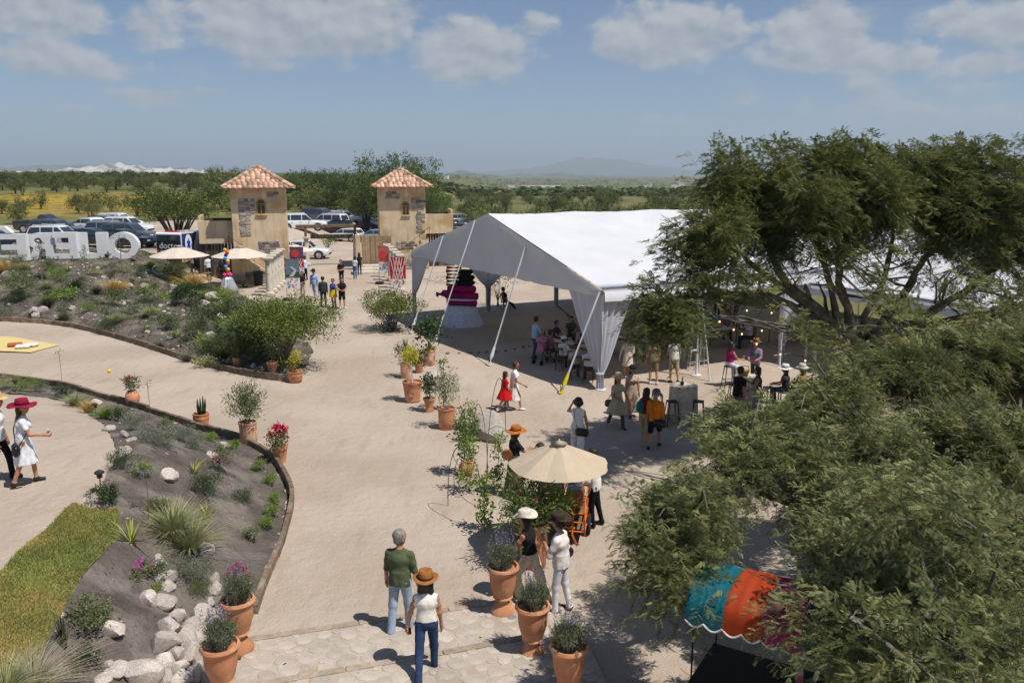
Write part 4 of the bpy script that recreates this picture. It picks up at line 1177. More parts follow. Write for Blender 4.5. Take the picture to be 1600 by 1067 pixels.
# ------------------------------------------------------------------ vehicles
M_TYRE = pm('tyre_rubber', (.022, .022, .024), .85, .1, 8)
M_RIM = pm('alloy_rim', (.5, .5, .52), .35, .05, 4, metal=.8)
M_CGLASS = pm('car_glass', (.03, .04, .05), .06, 0, 1, spec=.9, coat=.3)
M_TRIM = pm('black_plastic', (.03, .03, .032), .6, .1, 6)
M_TAIL = pm('red_lamp', (.35, .015, .012), .2, .05, 3, coat=.4)
M_HEAD = pm('clear_lamp', (.6, .62, .65), .12, .05, 3, coat=.5)
M_PLATE = pm('number_plate', (.6, .6, .58), .5, .1, 20)
M_PAINT0 = paint((120, 120, 122))
M_PAINT0.name = 'body_paint'
def car_proto(kind):
    D = {'suv': (4.65, .93, 1.70, 1.02, .98), 'bigsuv': (5.5, 1.0, 1.92, 1.14, 1.12), 'sedan': (4.55, .90, 1.46, .92, .86), 'pickup': (5.6, .98, 1.84, 1.12, 1.10), 'hatch': (4.1, .89, 1.52, .95, .92)}[kind]
    L, hw, H, belt, hood = D; h = L / 2; wb = .29 * L; wr = .36 if kind not in ('bigsuv', 'pickup') else .40
    t = thing('parked_car' if kind != 'pickup' else 'pickup_truck', 'x', 'car' if kind != 'pickup' else 'pickup', group='parked cars')
    # lower body: stations along x
    st = [(-h, .80, .52, belt * .80), (-h + .06, .93, .36, belt * .93), (-h + .3, .99, .28, belt), (-h * .5, 1.0, .24, belt), (0, 1.0, .23, belt), (h * .38, 1.0, .24, belt * .99), (h * .55, .99, .25, hood), (h * .8, .96, .27, hood * .94), (h - .12, .90, .34, hood * .84), (h, .72, .46, hood * .66)]
    V = []; m = 10
    for (x, w, zb, zt) in st:
        y = hw * w
        V += [(x, -y * .80, zb), (x, -y * .97, zb + .10), (x, -y, zb + (zt - zb) * .5), (x, -y * .97, zt - .10), (x, -y * .86, zt), (x, y * .86, zt), (x, y * .97, zt - .10), (x, y, zb + (zt - zb) * .5), (x, y * .97, zb + .10), (x, y * .80, zb)]
    F = [(i * m + k, i * m + (k + 1) % m, (i + 1) * m + (k + 1) % m, (i + 1) * m + k)[::-1] for i in range(len(st) - 1) for k in range(m)] + [tuple(range(m)), tuple((len(st) - 1) * m + k for k in range(m))[::-1]]
    b = MB().add(V, F)
    # greenhouse
    if kind == 'pickup': cb = (-.35, h * .42, -.10, h * .16)
    elif kind == 'sedan': cb = (-h + .55, h * .42, -h * .50, h * .08)
    elif kind == 'hatch': cb = (-h + .12, h * .50, -h + .5, h * .12)
    else: cb = (-h + .10, h * .44, -h + .42, h * .14)
    x0, x1, x2, x3 = cb; wB, wT = hw * .90, hw * .74; zt = H
    prof = [(x0, belt - .02, wB), (x0 + (x2 - x0) * .85, zt - .14, wT + .05), (x2 + .15, zt - .03, wT), ((x2 + x3) / 2, zt, wT), (x3 - .2, zt - .03, wT), (x3 + (x1 - x3) * .12, zt - .12, wT + .05), (x1, belt - .02, wB)]
    V = [(x, -w, z) for x, z, w in prof] + [(x, w, z) for x, z, w in prof]; n = len(prof)
    F = [tuple(range(n))[::-1], tuple(range(n, 2 * n))] + [(i, i + 1, n + i + 1, n + i) for i in range(n - 1)]
    b.add(V, F)
    if kind == 'pickup':
        b.box((-h * .56 - .08, 0, belt - .02), (h * .80, hw * 1.62, .05))
        for s in (-1, 1): b.box((-h * .56 - .08, s * hw * .9, belt + .03), (h * .84, .12, .12), ch=.03)
        b.box((-h + .08, 0, belt + .02), (.12, hw * 1.7, .12), ch=.03)
    if kind in ('suv', 'bigsuv'):
        for s in (-1, 1): b.tube([(x2 + .2, s * wT * .9, H + .03), (x3 - .1, s * wT * .9, H + .03)], .025, 5)
    body = b.obj('body', M_PAINT0, t, auto=38)
    e = .012
    def side(xa, xb, s, name='side_window'):
        # a pane on the flank between belt and roof, following the tumblehome
        lo, hi = belt + .05, zt - .15; f = lambda z: wB + (wT + .05 - wB) * (z - belt) / (zt - .14 - belt)
        cl = lambda x, z: min(max(x, x0 + (x2 - x0) * .85 * (z - belt) / (zt - .14 - belt) + .09), x1 + (x3 + (x1 - x3) * .12 - x1) * (z - belt) / (zt - .12 - belt) - .09)
        q = [(cl(xa, lo), s * (f(lo) + e), lo), (cl(xb, lo), s * (f(lo) + e), lo), (cl(xb, hi), s * (f(hi) + e), hi), (cl(xa, hi), s * (f(hi) + e), hi)]
        MB().add(q, [(0, 1, 2, 3) if s < 0 else (3, 2, 1, 0)]).obj(name, M_CGLASS, t)
    cuts = {'suv': (x0, -h * .45, 0.02, x1), 'bigsuv': (x0, -h * .45, -.02, x1), 'sedan': (x0, -.25, x1), 'pickup': (x0, .38, x1), 'hatch': (x0, -.1, x1)}[kind]
    for s in (-1, 1):
        for a, c in zip(cuts[:-1], cuts[1:]): side(a + .04, c - .04, s)
    def sheet(pa, pb, name, inset=.1):
        (xa, za, wa), (xb, zb, wb_) = pa, pb; d = Vector((xb - xa, 0, zb - za)); nrm = Vector((-d.z, 0, d.x)).normalized()
        if nrm.z < 0: nrm = -nrm
        q = []
        for t_, sgn in ((.10, -1), (.10, 1), (.92, 1), (.92, -1)):
            p = Vector((xa, 0, za)) + d * t_ + nrm * e; w = (wa + (wb_ - wa) * t_) - inset; q.append((p.x, sgn * w, p.z))
        MB().add(q, [(0, 1, 2, 3)]).obj(name, M_CGLASS, t)
    sheet(prof[-1], prof[-2], 'windscreen'); sheet(prof[0], prof[1], 'rear_window', .14)
    wx = (L * .31, -L * .29)
    for x in wx:
        for s in (-1, 1):
            MB().lathe([(wr + .07, -.02), (wr + .07, .02)], 18).obj('wheel_arch', M_TRIM, t, rot=(math.pi / 2, 0, 0), loc=(x, s * (hw - .005), wr + .02))
            w = MB().lathe([(wr * .62, -.11), (wr * .9, -.12), (wr, -.08), (wr, .08), (wr * .9, .12), (wr * .62, .11)], 20).obj('wheel', M_TYRE, t, rot=(math.pi / 2, 0, 0), loc=(x, s * (hw - .07), wr), smooth=True)
            r_ = MB().lathe([(.05, .10), (.07, .13), (.05, .14)], 8)
            for k in range(5):
                a = k * 1.2566; r_.tube([(.05 * math.cos(a), .05 * math.sin(a), .115), (wr * .64 * math.cos(a), wr * .64 * math.sin(a), .115)], [.045, .035], 5)
            r_.lathe([(wr * .60, .07), (wr * .66, .12), (wr * .60, .125)], 20)
            r_.obj('rim', M_RIM, w, rot=(0, 0 if s < 0 else math.pi, 0))
    for s in (-1, 1):
        MB().box((h - .10, s * hw * .68, hood * .70), (.16, .38, .13), ch=.04).obj('headlight', M_HEAD, t)
        MB().box((-h + .03, s * hw * .80, belt * .80), (.14, .16, .34 if kind != 'sedan' else .16), ch=.03).obj('tail_light', M_TAIL, t)
        MB().box((x1 - .35, s * (hw + .08), belt + .08), (.12, .18, .13), ch=.03).obj('wing_mirror', M_TRIM, t)
        for xx in ((-.25,) if kind in ('sedan', 'hatch', 'pickup') else (-.15, -1.1)): MB().box((xx, s * (hw * .985), belt - .17), (.18, .03, .035)).obj('door_handle', M_TRIM, t)
    MB().box((h - .02, 0, .46), (.12, hw * 1.3, .16), ch=.03).box((h - .05, 0, hood * .58), (.08, hw * .8, .16), ch=.02).obj('grille', M_TRIM, t)
    MB().box((-h + .02, 0, .46), (.12, hw * 1.5, .16), ch=.03).obj('bumper', M_TRIM, t)
    MB().box((-h - .0, 0, belt * .66), (.04, .34, .15)).obj('plate', M_PLATE, t)
    return t
CARS = {}
W_, S_, G_, K_, N_, D_ = (225, 226, 228), (160, 164, 168), (96, 99, 104), (26, 27, 30), (38, 48, 66), (60, 64, 70)
CARLIST = [  # kind, px, py, heading deg (0 = nose to the right), colour, label
    ('pickup', 74, 367, -4, D_, 'dark grey pickup with open bed behind the white letters at far left'),
    ('suv', 92, 381, -3, G_, 'grey car directly in front of the dark pickup'),
    ('sedan', 100, 391, -3, K_, 'black car between the grey car and the white letters'),
    ('suv', 96, 401, -2, W_, 'white car half hidden behind the reversed R letter'),
    ('sedan', 12, 408, -5, N_, 'navy car behind the leftmost letter at the frame edge'),
    ('hatch', 140, 366, 150, W_, 'small white car beside the pickup nose'),
    ('hatch', 168, 358, -10, G_, 'dark grey hatchback at the back of the left car park'),
    ('suv', 190, 355, -8, W_, 'white car at the back of the left car park'),
    ('suv', 203, 371, -6, W_, 'white car in the middle row of the left car park'),
    ('suv', 180, 386, -4, S_, 'silver car with dark windows behind the U and O letters'),
    ('suv', 206, 394, -4, G_, 'grey crossover with its front wheel showing right of the O letter'),
    ('sedan', 150, 402, -3, N_, 'dark blue car seen between the E and U letters'),
    ('sedan', 200, 404, -4, K_, 'dark car seen through the O letter'),
    ('bigsuv', 473, 360, 12, W_, 'long white estate car right of the left tower'),
    ('bigsuv', 503, 349, -22, G_, 'grey off-roader at the back behind the gate'),
    ('bigsuv', 512, 358, 158, W_, 'white off-roader with open view of its side behind the gate'),
    ('suv', 538, 349, -28, W_, 'small white off-roader at the back of the gate car park'),
    ('bigsuv', 561, 350, -26, (70, 80, 92), 'slate blue off-roader at the right end of the back row'),
    ('suv', 523, 366, 170, K_, 'black car above the entrance beam'),
    ('hatch', 541, 377, 160, W_, 'white car with red tail lamp behind the carved name board'),
    ('sedan', 583, 378, 175, S_, 'silver car beside the left edge of the right tower'),
    ('suv', 476, 404, 3, W_, 'white car parked nearest behind the left entrance column'),
    ('sedan', 568, 361, 172, N_, 'dark blue saloon left of the right tower'),
    ('hatch', 700, 348, 20, (20, 120, 205), 'bright blue hatchback right of the right tower'),
    ('suv', 722, 351, 25, S_, 'silver car beside the bright blue hatchback'),
    ('sedan', 706, 357, 18, D_, 'dark grey saloon in front of the bright blue hatchback'),
    ('sedan', 738, 358, 22, K_, 'black car near the tent gable behind the right tower'),
    ('suv', 700, 366, 15, (70, 88, 84), 'dark green car lowest in the row right of the right tower'),
    ('hatch', 742, 345, 22, W_, 'white hatchback peeking above the tent gable slope')]
for kind, px, py, hd, colr, lb in CARLIST:
    p = G(px, py)
    if px < 260:
        Y = 64.5 + (408 - py) * .46; p = Vector(((px - 800) / FPX * (Y * .985 + 1), Y, 0)); p.z = tz(p.x, p.y)
    met = .0 if colr in (W_,) else .35; mp = {'body_paint': paint(colr, .28, met)}
    if kind not in CARS: CARS[kind] = car_proto(kind); o = CARS[kind]; first = True
    else: first = False
    if first:
        o.location = p; o.rotation_euler = (0, 0, R(hd)); o['label'] = lb
        for ch in o.children:
            for sl in ch.material_slots:
                if sl.material.name == 'body_paint': sl.link = 'OBJECT'; sl.material = mp['body_paint']
    else:
        # copy slots are linked to the object, so set the paint on the copy's body
        o = dup(CARS[kind], p, R(hd), lb)
        for ch in o.children:
            if ch.name.startswith('body'): ch.material_slots[0].link = 'OBJECT'; ch.material_slots[0].material = mp['body_paint']

def text_mesh(body, size, extr, name='lettering'):
    cu = bpy.data.curves.new(name, 'FONT'); cu.body = body; cu.size = size; cu.extrude = extr; cu.align_x = 'CENTER'; cu.resolution_u = 3
    ob = bpy.data.objects.new(name, cu); COL.objects.link(ob)
    dg = bpy.context.evaluated_depsgraph_get(); me = bpy.data.meshes.new_from_object(ob.evaluated_get(dg))
    bpy.data.objects.remove(ob); bpy.data.curves.remove(cu); return me
def ambulance():
    p = G(303, 411); t = thing('ambulance_van', 'black, white and orange ambulance van behind the left parasol', 'van', p, R(76))
    # local +X is the nose; the rear doors face the camera
    MB().prism([(-2.7, .35), (2.0, .35), (2.75, .45), (2.75, 1.05), (2.0, 1.25), (1.35, 2.2), (1.0, 2.35), (-2.6, 2.4), (-2.7, 2.3)], -1.0, 1.0, Matrix.Rotation(math.pi / 2, 4, 'X')).obj('body', paint((232, 234, 236)), t)
    bk = MB().box((-2.72, 0, 1.32), (.05, 1.92, 1.82), ch=.02).obj('rear_door', paint((20, 26, 38)), t)
    MB().box((-2.75, .48, 2.0), (.02, .8, .36)).box((-2.75, -.48, 2.0), (.02, .8, .36)).obj('rear_window', M_CGLASS, t)
    me = text_mesh('docto', .62, .004); o = link_mesh('lettering', me, pm('white_vinyl', (.8, .8, .8), .5, 0), bk); o.matrix_local = Matrix.Translation((-2.76, .0, 1.28)) @ Matrix.Rotation(-math.pi / 2, 4, 'Z') @ Matrix.Rotation(math.pi / 2, 4, 'X')
    k = MB()
    for q in range(9): k.box((-2.757, .62 - q * .155, 1.12), (.006, .11, .05))
    k.obj('small_lettering', pm('white_vinyl_b', (.8, .8, .8), .5, 0), bk)
    MB().box((-2.74, 0, .62), (.05, 1.95, .2)).obj('orange_band', paint((226, 96, 26)), t)
    MB().box((-.3, -1.005, .62), (4.7, .02, .26)).obj('orange_band', paint((226, 96, 26)), t)
    MB().prism([(-2.65, 1.15), (-1.4, 1.15), (-.9, 2.3), (-2.6, 2.3)], 1.0, 1.012, Matrix.Rotation(math.pi / 2, 4, 'X')).obj('blue_panel', paint((28, 52, 110)), t)
    e = MB().lathe([(.55, 0), (.55, .012)], 24).obj('emblem_disc', paint((235, 235, 238)), t, rot=(math.pi / 2, 0, 0), loc=(-1.9, -1.012, 1.55), scale=(.7, 1.25, 1))
    s = MB()
    for q in range(3): s.box((0, 0, .016), (.16, .62, .012), rz=q * math.pi / 3)
    s.obj('emblem_star', paint((30, 80, 190)), e)
    for sd in (-1, 1):
        MB().box((-2.74, sd * .88, 1.0), (.08, .12, .3), ch=.02).obj('tail_light', M_TAIL, t)
        for x in (-1.7, 1.75):
            w = MB().lathe([(.2, -.11), (.34, -.12), (.37, -.08), (.37, .08), (.34, .12), (.2, .11)], 18).obj('wheel', M_TYRE, t, rot=(math.pi / 2, 0, 0), loc=(x, sd * .92, .37), smooth=True)
            MB().lathe([(.05, .08), (.22, .115), (.05, .12)], 14).obj('rim', M_RIM, w, rot=(0, 0 if sd < 0 else math.pi, 0))
    MB().box((-2.2, 0, 2.44), (.25, 1.1, .12), ch=.04).obj('light_bar', M_TAIL, t)
ambulance()

# ------------------------------------------------------------------ giant letters seen from behind
M_LETTER = pm('white_letter_board', (.72, .72, .72), .6, .06, 2, .003, 12)
def letters():
    def bars(*r): return r
    H = 1.68; shapes = {
        'E': [(-.5, 0, -.18, H), (-.18, 0, .5, .34), (-.18, .68, .36, 1.0), (-.18, H - .34, .5, H)],
        'U': [(-.55, .30, -.18, H), (.18, .30, .55, H), (-.42, 0, .42, .36)], 'R': None, 'Q': None}
    def place(px0, px1, py, kind, lb, acc=False):
        c = G((px0 + px1) / 2, py); d = c.y; w = (px1 - px0) / FPX * d; t = thing('giant_letter', lb, 'letter', c, math.pi + R(6), 'giant white letters')
        M = Matrix.Rotation(math.pi / 2, 4, 'X'); dep = .22; sx = w
        if kind in ('E', 'U'):
            b = MB()
            for i, (a, z0, e_, z1) in enumerate(shapes[kind]): b.box(((a + e_) / 2 * sx, 0, (z0 + z1) / 2), ((e_ - a) * sx - .004, dep * 2 - .004 * i, z1 - z0 - .002))
            if acc: b.prism([(-.05 * sx, H + .06), (.14 * sx, H + .06), (.42 * sx, H + .46), (.18 * sx, H + .46)], -dep, dep, M)
        elif kind == 'R':
            b = MB(); b.box((-.34 * sx, 0, H / 2), (.30 * sx, dep * 2, H))
            n = 14; out = [(.12 * sx + .38 * sx * math.cos(t_), 1.18 + .50 * math.sin(t_)) for t_ in [math.pi / 2 - math.pi * i / n for i in range(n + 1)]]
            inn = [(.08 * sx + .16 * sx * math.cos(t_), 1.18 + .20 * math.sin(t_)) for t_ in [math.pi / 2 - math.pi * i / n for i in range(n + 1)]]
            out = [(-.19 * sx, 1.68)] + out + [(-.19 * sx, .68)]; inn = [(-.19 * sx, 1.38)] + inn + [(-.19 * sx, .98)]
            for i in range(len(out) - 1): b.prism([out[i], inn[i], inn[i + 1], out[i + 1]], -dep + .002, dep - .002, M)
            b.prism([(-.02 * sx, .70), (.16 * sx, 0), (.52 * sx, 0), (.26 * sx, .74)], -dep + .004, dep - .004, M)
        else:
            b = MB(); n = 28
            for i in range(n):
                t0, t1 = 2 * math.pi * i / n, 2 * math.pi * (i + 1) / n
                o_ = lambda t_: (.5 * sx * math.cos(t_), H / 2 + .86 * math.sin(t_)); i_ = lambda t_: (.27 * sx * math.cos(t_), H / 2 + .5 * math.sin(t_))
                b.prism([i_(t0), o_(t0), o_(t1), i_(t1)], -dep, dep, M)
            b.prism([(.1 * sx, .36), (.26 * sx, .5), (.5 * sx, .1), (.36 * sx, -.05)], -dep + .003, dep - .003, M)
        b.obj('letter_body', M_LETTER, t)
        for s in (-.3, .3): MB().box((s * sx, .30, .18), (.06, .5, .06)).obj('foot', M_STEEL, t)
    place(172, 219, 404, 'Q', 'giant white Q seen from behind at the right end of the lettering')
    place(125, 168, 404, 'U', 'giant white U seen from behind next to the Q')
    place(88, 123, 404, 'E', 'giant white plain E seen from behind')
    place(49, 86, 405, 'R', 'giant white R seen from behind')
    place(2, 45, 407, 'E', 'giant white E with an accent seen from behind', True)
    place(-38, -2, 407, 'U', 'giant white letter cut off by the left frame edge')
letters()
# ------------------------------------------------------------------ people
def surface_net(D, lo, st):
    """naive surface nets: D grid of distances -> vertices, quads"""
    S = D < 0; nx, ny, nz = D.shape
    c = [S[i:nx - 1 + i, j:ny - 1 + j, k:nz - 1 + k] for i in (0, 1) for j in (0, 1) for k in (0, 1)]
    cnt = sum(x.astype(np.int8) for x in c); act = (cnt > 0) & (cnt < 8)
    idx = -np.ones(act.shape, np.int64); ijk = np.argwhere(act); idx[act] = np.arange(len(ijk))
    acc = np.zeros((len(ijk), 3)); num = np.zeros(len(ijk)); I, J, K = ijk.T
    for ax in range(3):
        for a in (0, 1):
            for b in (0, 1):
                o0 = [0, 0, 0]; oth = [q for q in range(3) if q != ax]; o0[oth[0]] = a; o0[oth[1]] = b; o1 = list(o0); o1[ax] = 1
                d0 = D[I + o0[0], J + o0[1], K + o0[2]]; d1 = D[I + o1[0], J + o1[1], K + o1[2]]
                k = (d0 < 0) != (d1 < 0); t = np.where(k, d0 / (d0 - d1 + 1e-12), 0)
                p = np.tile(np.array(o0, float), (len(ijk), 1)); p[:, ax] += t
                acc[k] += p[k]; num[k] += 1
    V = (ijk + acc / num[:, None]) * st + lo; Q = []
    for ax in range(3):
        oth = [q for q in range(3) if q != ax]
        sl0 = [slice(None)] * 3; sl1 = [slice(None)] * 3; sl0[ax] = slice(0, -1); sl1[ax] = slice(1, None)
        a, b = S[tuple(sl0)], S[tuple(sl1)]; ch = np.argwhere(a != b)
        ch = ch[(ch[:, oth[0]] > 0) & (ch[:, oth[1]] > 0) & (ch[:, oth[0]] < D.shape[oth[0]] - 1) & (ch[:, oth[1]] < D.shape[oth[1]] - 1)]
        def at(u, v):
            q = ch.copy(); q[:, oth[0]] -= u; q[:, oth[1]] -= v; return idx[q[:, 0], q[:, 1], q[:, 2]]
        q = np.stack([at(1, 1), at(0, 1), at(0, 0), at(1, 0)], 1)
        fl = a[ch[:, 0], ch[:, 1], ch[:, 2]]
        if ax == 1: fl = ~fl
        q[~fl] = q[~fl][:, ::-1]; Q.append(q)
    return V, np.concatenate(Q)

def sdf_body(prims, st, wr=0.0, seed=0, k=.035):
    """prims: (a, b, ra, rb, lateral axis or None, lateral scale, material, kind)"""
    A = np.array([p[0] for p in prims] + [p[1] for p in prims]); rm = max(max(p[2], p[3]) * max(1, p[5]) for p in prims) + .06
    lo = A.min(0) - rm; hi = A.max(0) + rm; n = np.ceil((hi - lo) / st).astype(int) + 1
    gx, gy, gz = [lo[i] + st * np.arange(n[i]) for i in range(3)]
    D = np.full(tuple(n), 9.0); 
    def dist(pr, X, Y, Z):
        a, b, ra, rb, lat, ls, mt, kd = pr
        px, py, pz = X - a[0], Y - a[1], Z - a[2]
        ba = np.array(b) - np.array(a)
        if lat is not None:
            q = px * lat[0] + py * lat[1]; f = (1 - 1 / ls); px = px - lat[0] * q * f; py = py - lat[1] * q * f
        t = np.clip((px * ba[0] + py * ba[1] + pz * ba[2]) / (ba @ ba + 1e-9), 0, 1)
        r = ra + (rb - ra) * t
        ex, ey, ez = px - ba[0] * t, py - ba[1] * t, pz - ba[2] * t
        if kd == 'skirt':
            rad = np.sqrt(ex * ex + ey * ey); ang = np.arctan2(ey, ex)
            d = (rad - r * (1 + .07 * t * np.sin(ang * 9 + 1.7 * np.sin(pz * 6)))) * .9
            return np.maximum(d, np.maximum(pz, -(pz - ba[2])))
        return np.sqrt(ex * ex + ey * ey + ez * ez) - r
    for pr in prims:
        a, b = np.array(pr[0]), np.array(pr[1]); m = max(pr[2], pr[3]) * max(1, pr[5]) + .09
        s = [slice(max(0, int((min(a[i], b[i]) - m - lo[i]) / st)), min(n[i], int((max(a[i], b[i]) + m - lo[i]) / st) + 2)) for i in range(3)]
        X, Y, Z = gx[s[0]][:, None, None], gy[s[1]][None, :, None], gz[s[2]][None, None, :]
        d = dist(pr, X, Y, Z); o = D[tuple(s)]
        h = np.clip(.5 + .5 * (o - d) / k, 0, 1); D[tuple(s)] = np.minimum(o * (1 - h) + d * h - k * h * (1 - h), np.where(o > 8, d, 9))
    if wr > 0:
        D += wr * (np.sin(gx[:, None, None] * 41 + seed) * np.sin(gz[None, None, :] * 23 + seed * 2 + 3 * np.sin(gy[None, :, None] * 19)) + .6 * np.sin(gy[None, :, None] * 57 + gz[None, None, :] * 37 + seed))
    V, Q = surface_net(D, lo, st)
    C = V[Q].mean(1); best = np.full(len(C), 9.0); mi = np.zeros(len(C), int)
    for pr in prims:
        d = dist(pr, C[:, 0], C[:, 1], C[:, 2]); q = d < best - 1e-6; best[q] = d[q]; mi[q] = pr[6]
    return V, Q, mi

SKINS = [pm('skin', srgb(*c), .55, .06, 12, spec=.3) for c in ((178, 126, 96), (150, 100, 72), (196, 146, 116))]
M_HAIRD = pm('dark_hair', (.018, .013, .010), .5, .3, 30, .01, 60, spec=.4)
M_HAIRG = pm('grey_hair', (.22, .20, .18), .6, .4, 25, .01, 60)
M_HAIRB = pm('brown_hair', (.055, .03, .018), .5, .3, 30, .01, 60)
M_EYE = pm('eye_dark', (.02, .015, .012), .3, 0); M_LIP = pm('lip', srgb(150, 82, 70), .5, 0)
M_SHOEK = pm('black_shoe', (.02, .02, .022), .5, .1, 10); M_SHOEW = pm('white_shoe', (.7, .7, .69), .6, .08, 10); M_SHOEB = pm('brown_shoe', (.10, .05, .025), .55, .15, 10)
M_LENS = pm('sunglass_lens', (.01, .01, .012), .1, 0, spec=.7)
SHOE = {'k': M_SHOEK, 'w': M_SHOEW, 'b': M_SHOEB}
HAIR = {'d': M_HAIRD, 'g': M_HAIRG, 'b': M_HAIRB}
M_WINE = pm('red_wine', (.20, .01, .02), .1, 0); M_GLASS = pm('wine_glass', (.8, .82, .84), .05, 0, alpha=.25, spec=.6)

def person(loc, face, label, h=1.68, top=(220, 220, 220), bot=(60, 70, 90), sleeve='long', style='trousers', legs=((8, 2, -6, 0), (-8, 2, -14, 0)), arms=((6, 8, 12, 4), (-4, 8, 8, 4)), lean=4, hair=('d', 'short'), hat=None, skin=0, shoe='k', st=.02, belly=0.0, hem=.45, wide=1.0, seat=None, head=(0, 0), glasses=False, hold=None, bag=None, name='person', group=None, boots=False, fem=False, midriff=None, shawl=None):
    s = h / 1.75
    t = thing(name, label, 'person', loc, R(face), group)
    dr = lambda f, o, sd: Vector((sd * math.sin(R(o)), math.sin(R(f)) * math.cos(R(o)), -math.cos(R(f)) * math.cos(R(o))))
    SK, TO, BO, SH = 0, 1, 2, 3; LX = (1, 0)
    hipw, shw = (.095, .165) if fem else (.088, .185)
    P = Vector((0, 0, 0)); up = Vector((0, math.sin(R(lean)), math.cos(R(lean))))
    pr = []
    def cap(a, b, ra, rb, m, lat=None, ls=1.0, kd=''): pr.append((tuple(a), tuple(b), ra * s, rb * s, lat, ls, m, kd))
    chest = P + up * (.36 * s); neck = P + up * (.52 * s)
    hd = neck + (up + Vector((0, .12, 0))).normalized() * (.165 * s)
    waist = P + up * (.16 * s)
    wr_, cr = (.108, .128) if fem else (.125, .145)
    botm = TO if style in ('dress',) else BO
    cap(P + Vector((0, 0, .01)) * s, P + up * (.08 * s), .125, .118, botm, LX, 1.28)
    cap(waist + Vector((0, belly * .3, 0)), chest, wr_ + belly, cr, TO if not midriff else TO, LX, 1.26)
    cap(waist, P + up * (.07 * s), wr_ + belly, .122, TO, LX, 1.28)
    if not fem and style in ('trousers', 'shorts') and seat is None: cap(waist, P + Vector((0, 0, -.075 * s)), wr_ + .012 + belly, .148, TO, LX, 1.22, 'skirt')
    cap(chest, chest + up * (.09 * s), cr, .085, TO, LX, 1.45)
    for sd in (-1, 1): cap(chest + up * (.085 * s), chest + up * (.065 * s) + Vector((sd * (shw - .03) * s, 0, 0)), .07, .062, TO)
    if fem:
        for sd in (-1, 1): cap(chest + Vector((sd * .07, .10, -.03)) * s, chest + Vector((sd * .07, .11, -.04)) * s, .062, .058, TO)
    cap(chest + up * (.12 * s), neck + up * (.05 * s), .055, .052, SK)
    # head: skull, jaw, nose, ears
    hy, hp = R(head[0]), R(head[1])
    fwd = Vector((-math.sin(hy) * math.cos(hp), math.cos(hy) * math.cos(hp), math.sin(hp))); rt = Vector((fwd.y, -fwd.x, 0)).normalized(); uh = rt.cross(fwd)
    cap(hd + (uh * .045 - fwd * .018) * s, hd + (uh * .03 + fwd * .01) * s, .094, .090, SK)
    cap(hd + (uh * .02 + fwd * .02) * s, hd + (-uh * .075 + fwd * .045) * s, .075, .045, SK)
    cap(hd + (uh * .01 + fwd * .10) * s, hd + (-uh * .02 + fwd * .112) * s, .012, .016, SK)
    for sd in (-1, 1): cap(hd + (rt * sd * .088 + uh * .012 - fwd * .005) * s, hd + (rt * sd * .09 - uh * .018) * s, .014, .012, SK)
    extra = MB(); hands = []
    # legs
    zmin = 9
    for sd, (tf, to, sf, so) in zip((-1, 1), legs):
        hip = P + Vector((sd * hipw * s, 0, -.02 * s)); kn = hip + dr(tf, to, sd) * (.43 * s); an = kn + dr(sf, so, sd) * (.42 * s)
        w = wide
        legm = BO if style in ('trousers', 'shorts') else SK
        if style == 'shorts':
            kk = hip.lerp(kn, .85); cap(hip, kk, .095 * w, .085 * w, BO); cap(kk, kn, .06, .055, SK); cap(kn, an, .056, .038, SK)
        elif style == 'trousers':
            cap(hip, kn, .092 * (1 + (w - 1) * .4), .066 * w, BO); cap(kn, an + (an - kn).normalized() * .02, .064 * w, .050 * w * (w if w > 1 else 1), BO)
        else:
            cap(hip, kn, .088, .058, SK if style != 'dresslong' else TO); cap(kn, an, .056, .036, SK)
        if boots: cap(kn.lerp(an, .25), an, .064, .050, SH)
        ft = Vector((0, 1, 0)); sag = max(-.75, min(.5, -math.sin(R(sf)) * .9 if sf < -18 else 0)); ft = Vector((sd * .12, 1, sag)).normalized()
        cap(an + Vector((0, -.02, -.035)) * s, an + ft * (.14 * s) + Vector((0, 0, -.055)) * s, .042, .036, SH)
        cap(an, an + Vector((0, -.01, -.05)) * s, .042, .042, SH if not (style == 'trousers') else SH)
        zmin = min(zmin, an.z - .092 * s, (an + ft * (.14 * s)).z - .091 * s)
    hx = None
    if style in ('dress', 'skirt'):
        ln = hem; bt = P + Vector((0, .01, -ln * s + .05))
        spread = max(abs(math.sin(R(legs[0][0]))), abs(math.sin(R(legs[1][0])))) * .16
        cap(P + up * (.13 * s), bt, .125, (.165 + spread) * wide, TO if style == 'dress' else BO, LX, 1.18, 'skirt')
    # arms
    if isinstance(sleeve, str): sl = {'long': (TO, TO, TO), 'short': (TO, SK, SK), 'none': (SK, SK, SK), 'roll': (TO, TO, SK)}[sleeve]
    thick = {'long': 1.18, 'short': 1.1, 'none': .92, 'roll': 1.15}[sleeve]
    for sd, (uf, uo, ff, fo) in zip((-1, 1), arms):
        sh = chest + up * (.065 * s) + Vector((sd * shw * s, 0, 0)); el = sh + dr(uf, uo, sd) * (.285 * s); wt = el + dr(ff, fo, sd) * (.245 * s)
        md = sh.lerp(el, .5); f_ = .88 if fem else 1.0
        cap(sh, md, .057 * f_ * thick, .050 * f_ * thick, sl[0]); cap(md, el, .050 * f_ * (thick if sl[1] == TO else 1), .042 * f_ * (thick if sl[1] == TO else 1), sl[1]); cap(el, wt, .042 * f_ * (thick if sl[2] == TO else 1), .029 * f_ * (thick if sl[2] == TO else 1), sl[2])
        d = (wt - el).normalized(); a_, b_, _ = frame(d); a_ = Vector((sd, 0, 0)) - d * (d.x * sd)
        a_ = a_.normalized() if a_.length > .2 else frame(d)[0]; nb = d.cross(a_)
        palm = wt + d * (.06 * s); cap(wt + d * .01, palm + d * (.03 * s), .026, .034, SK)
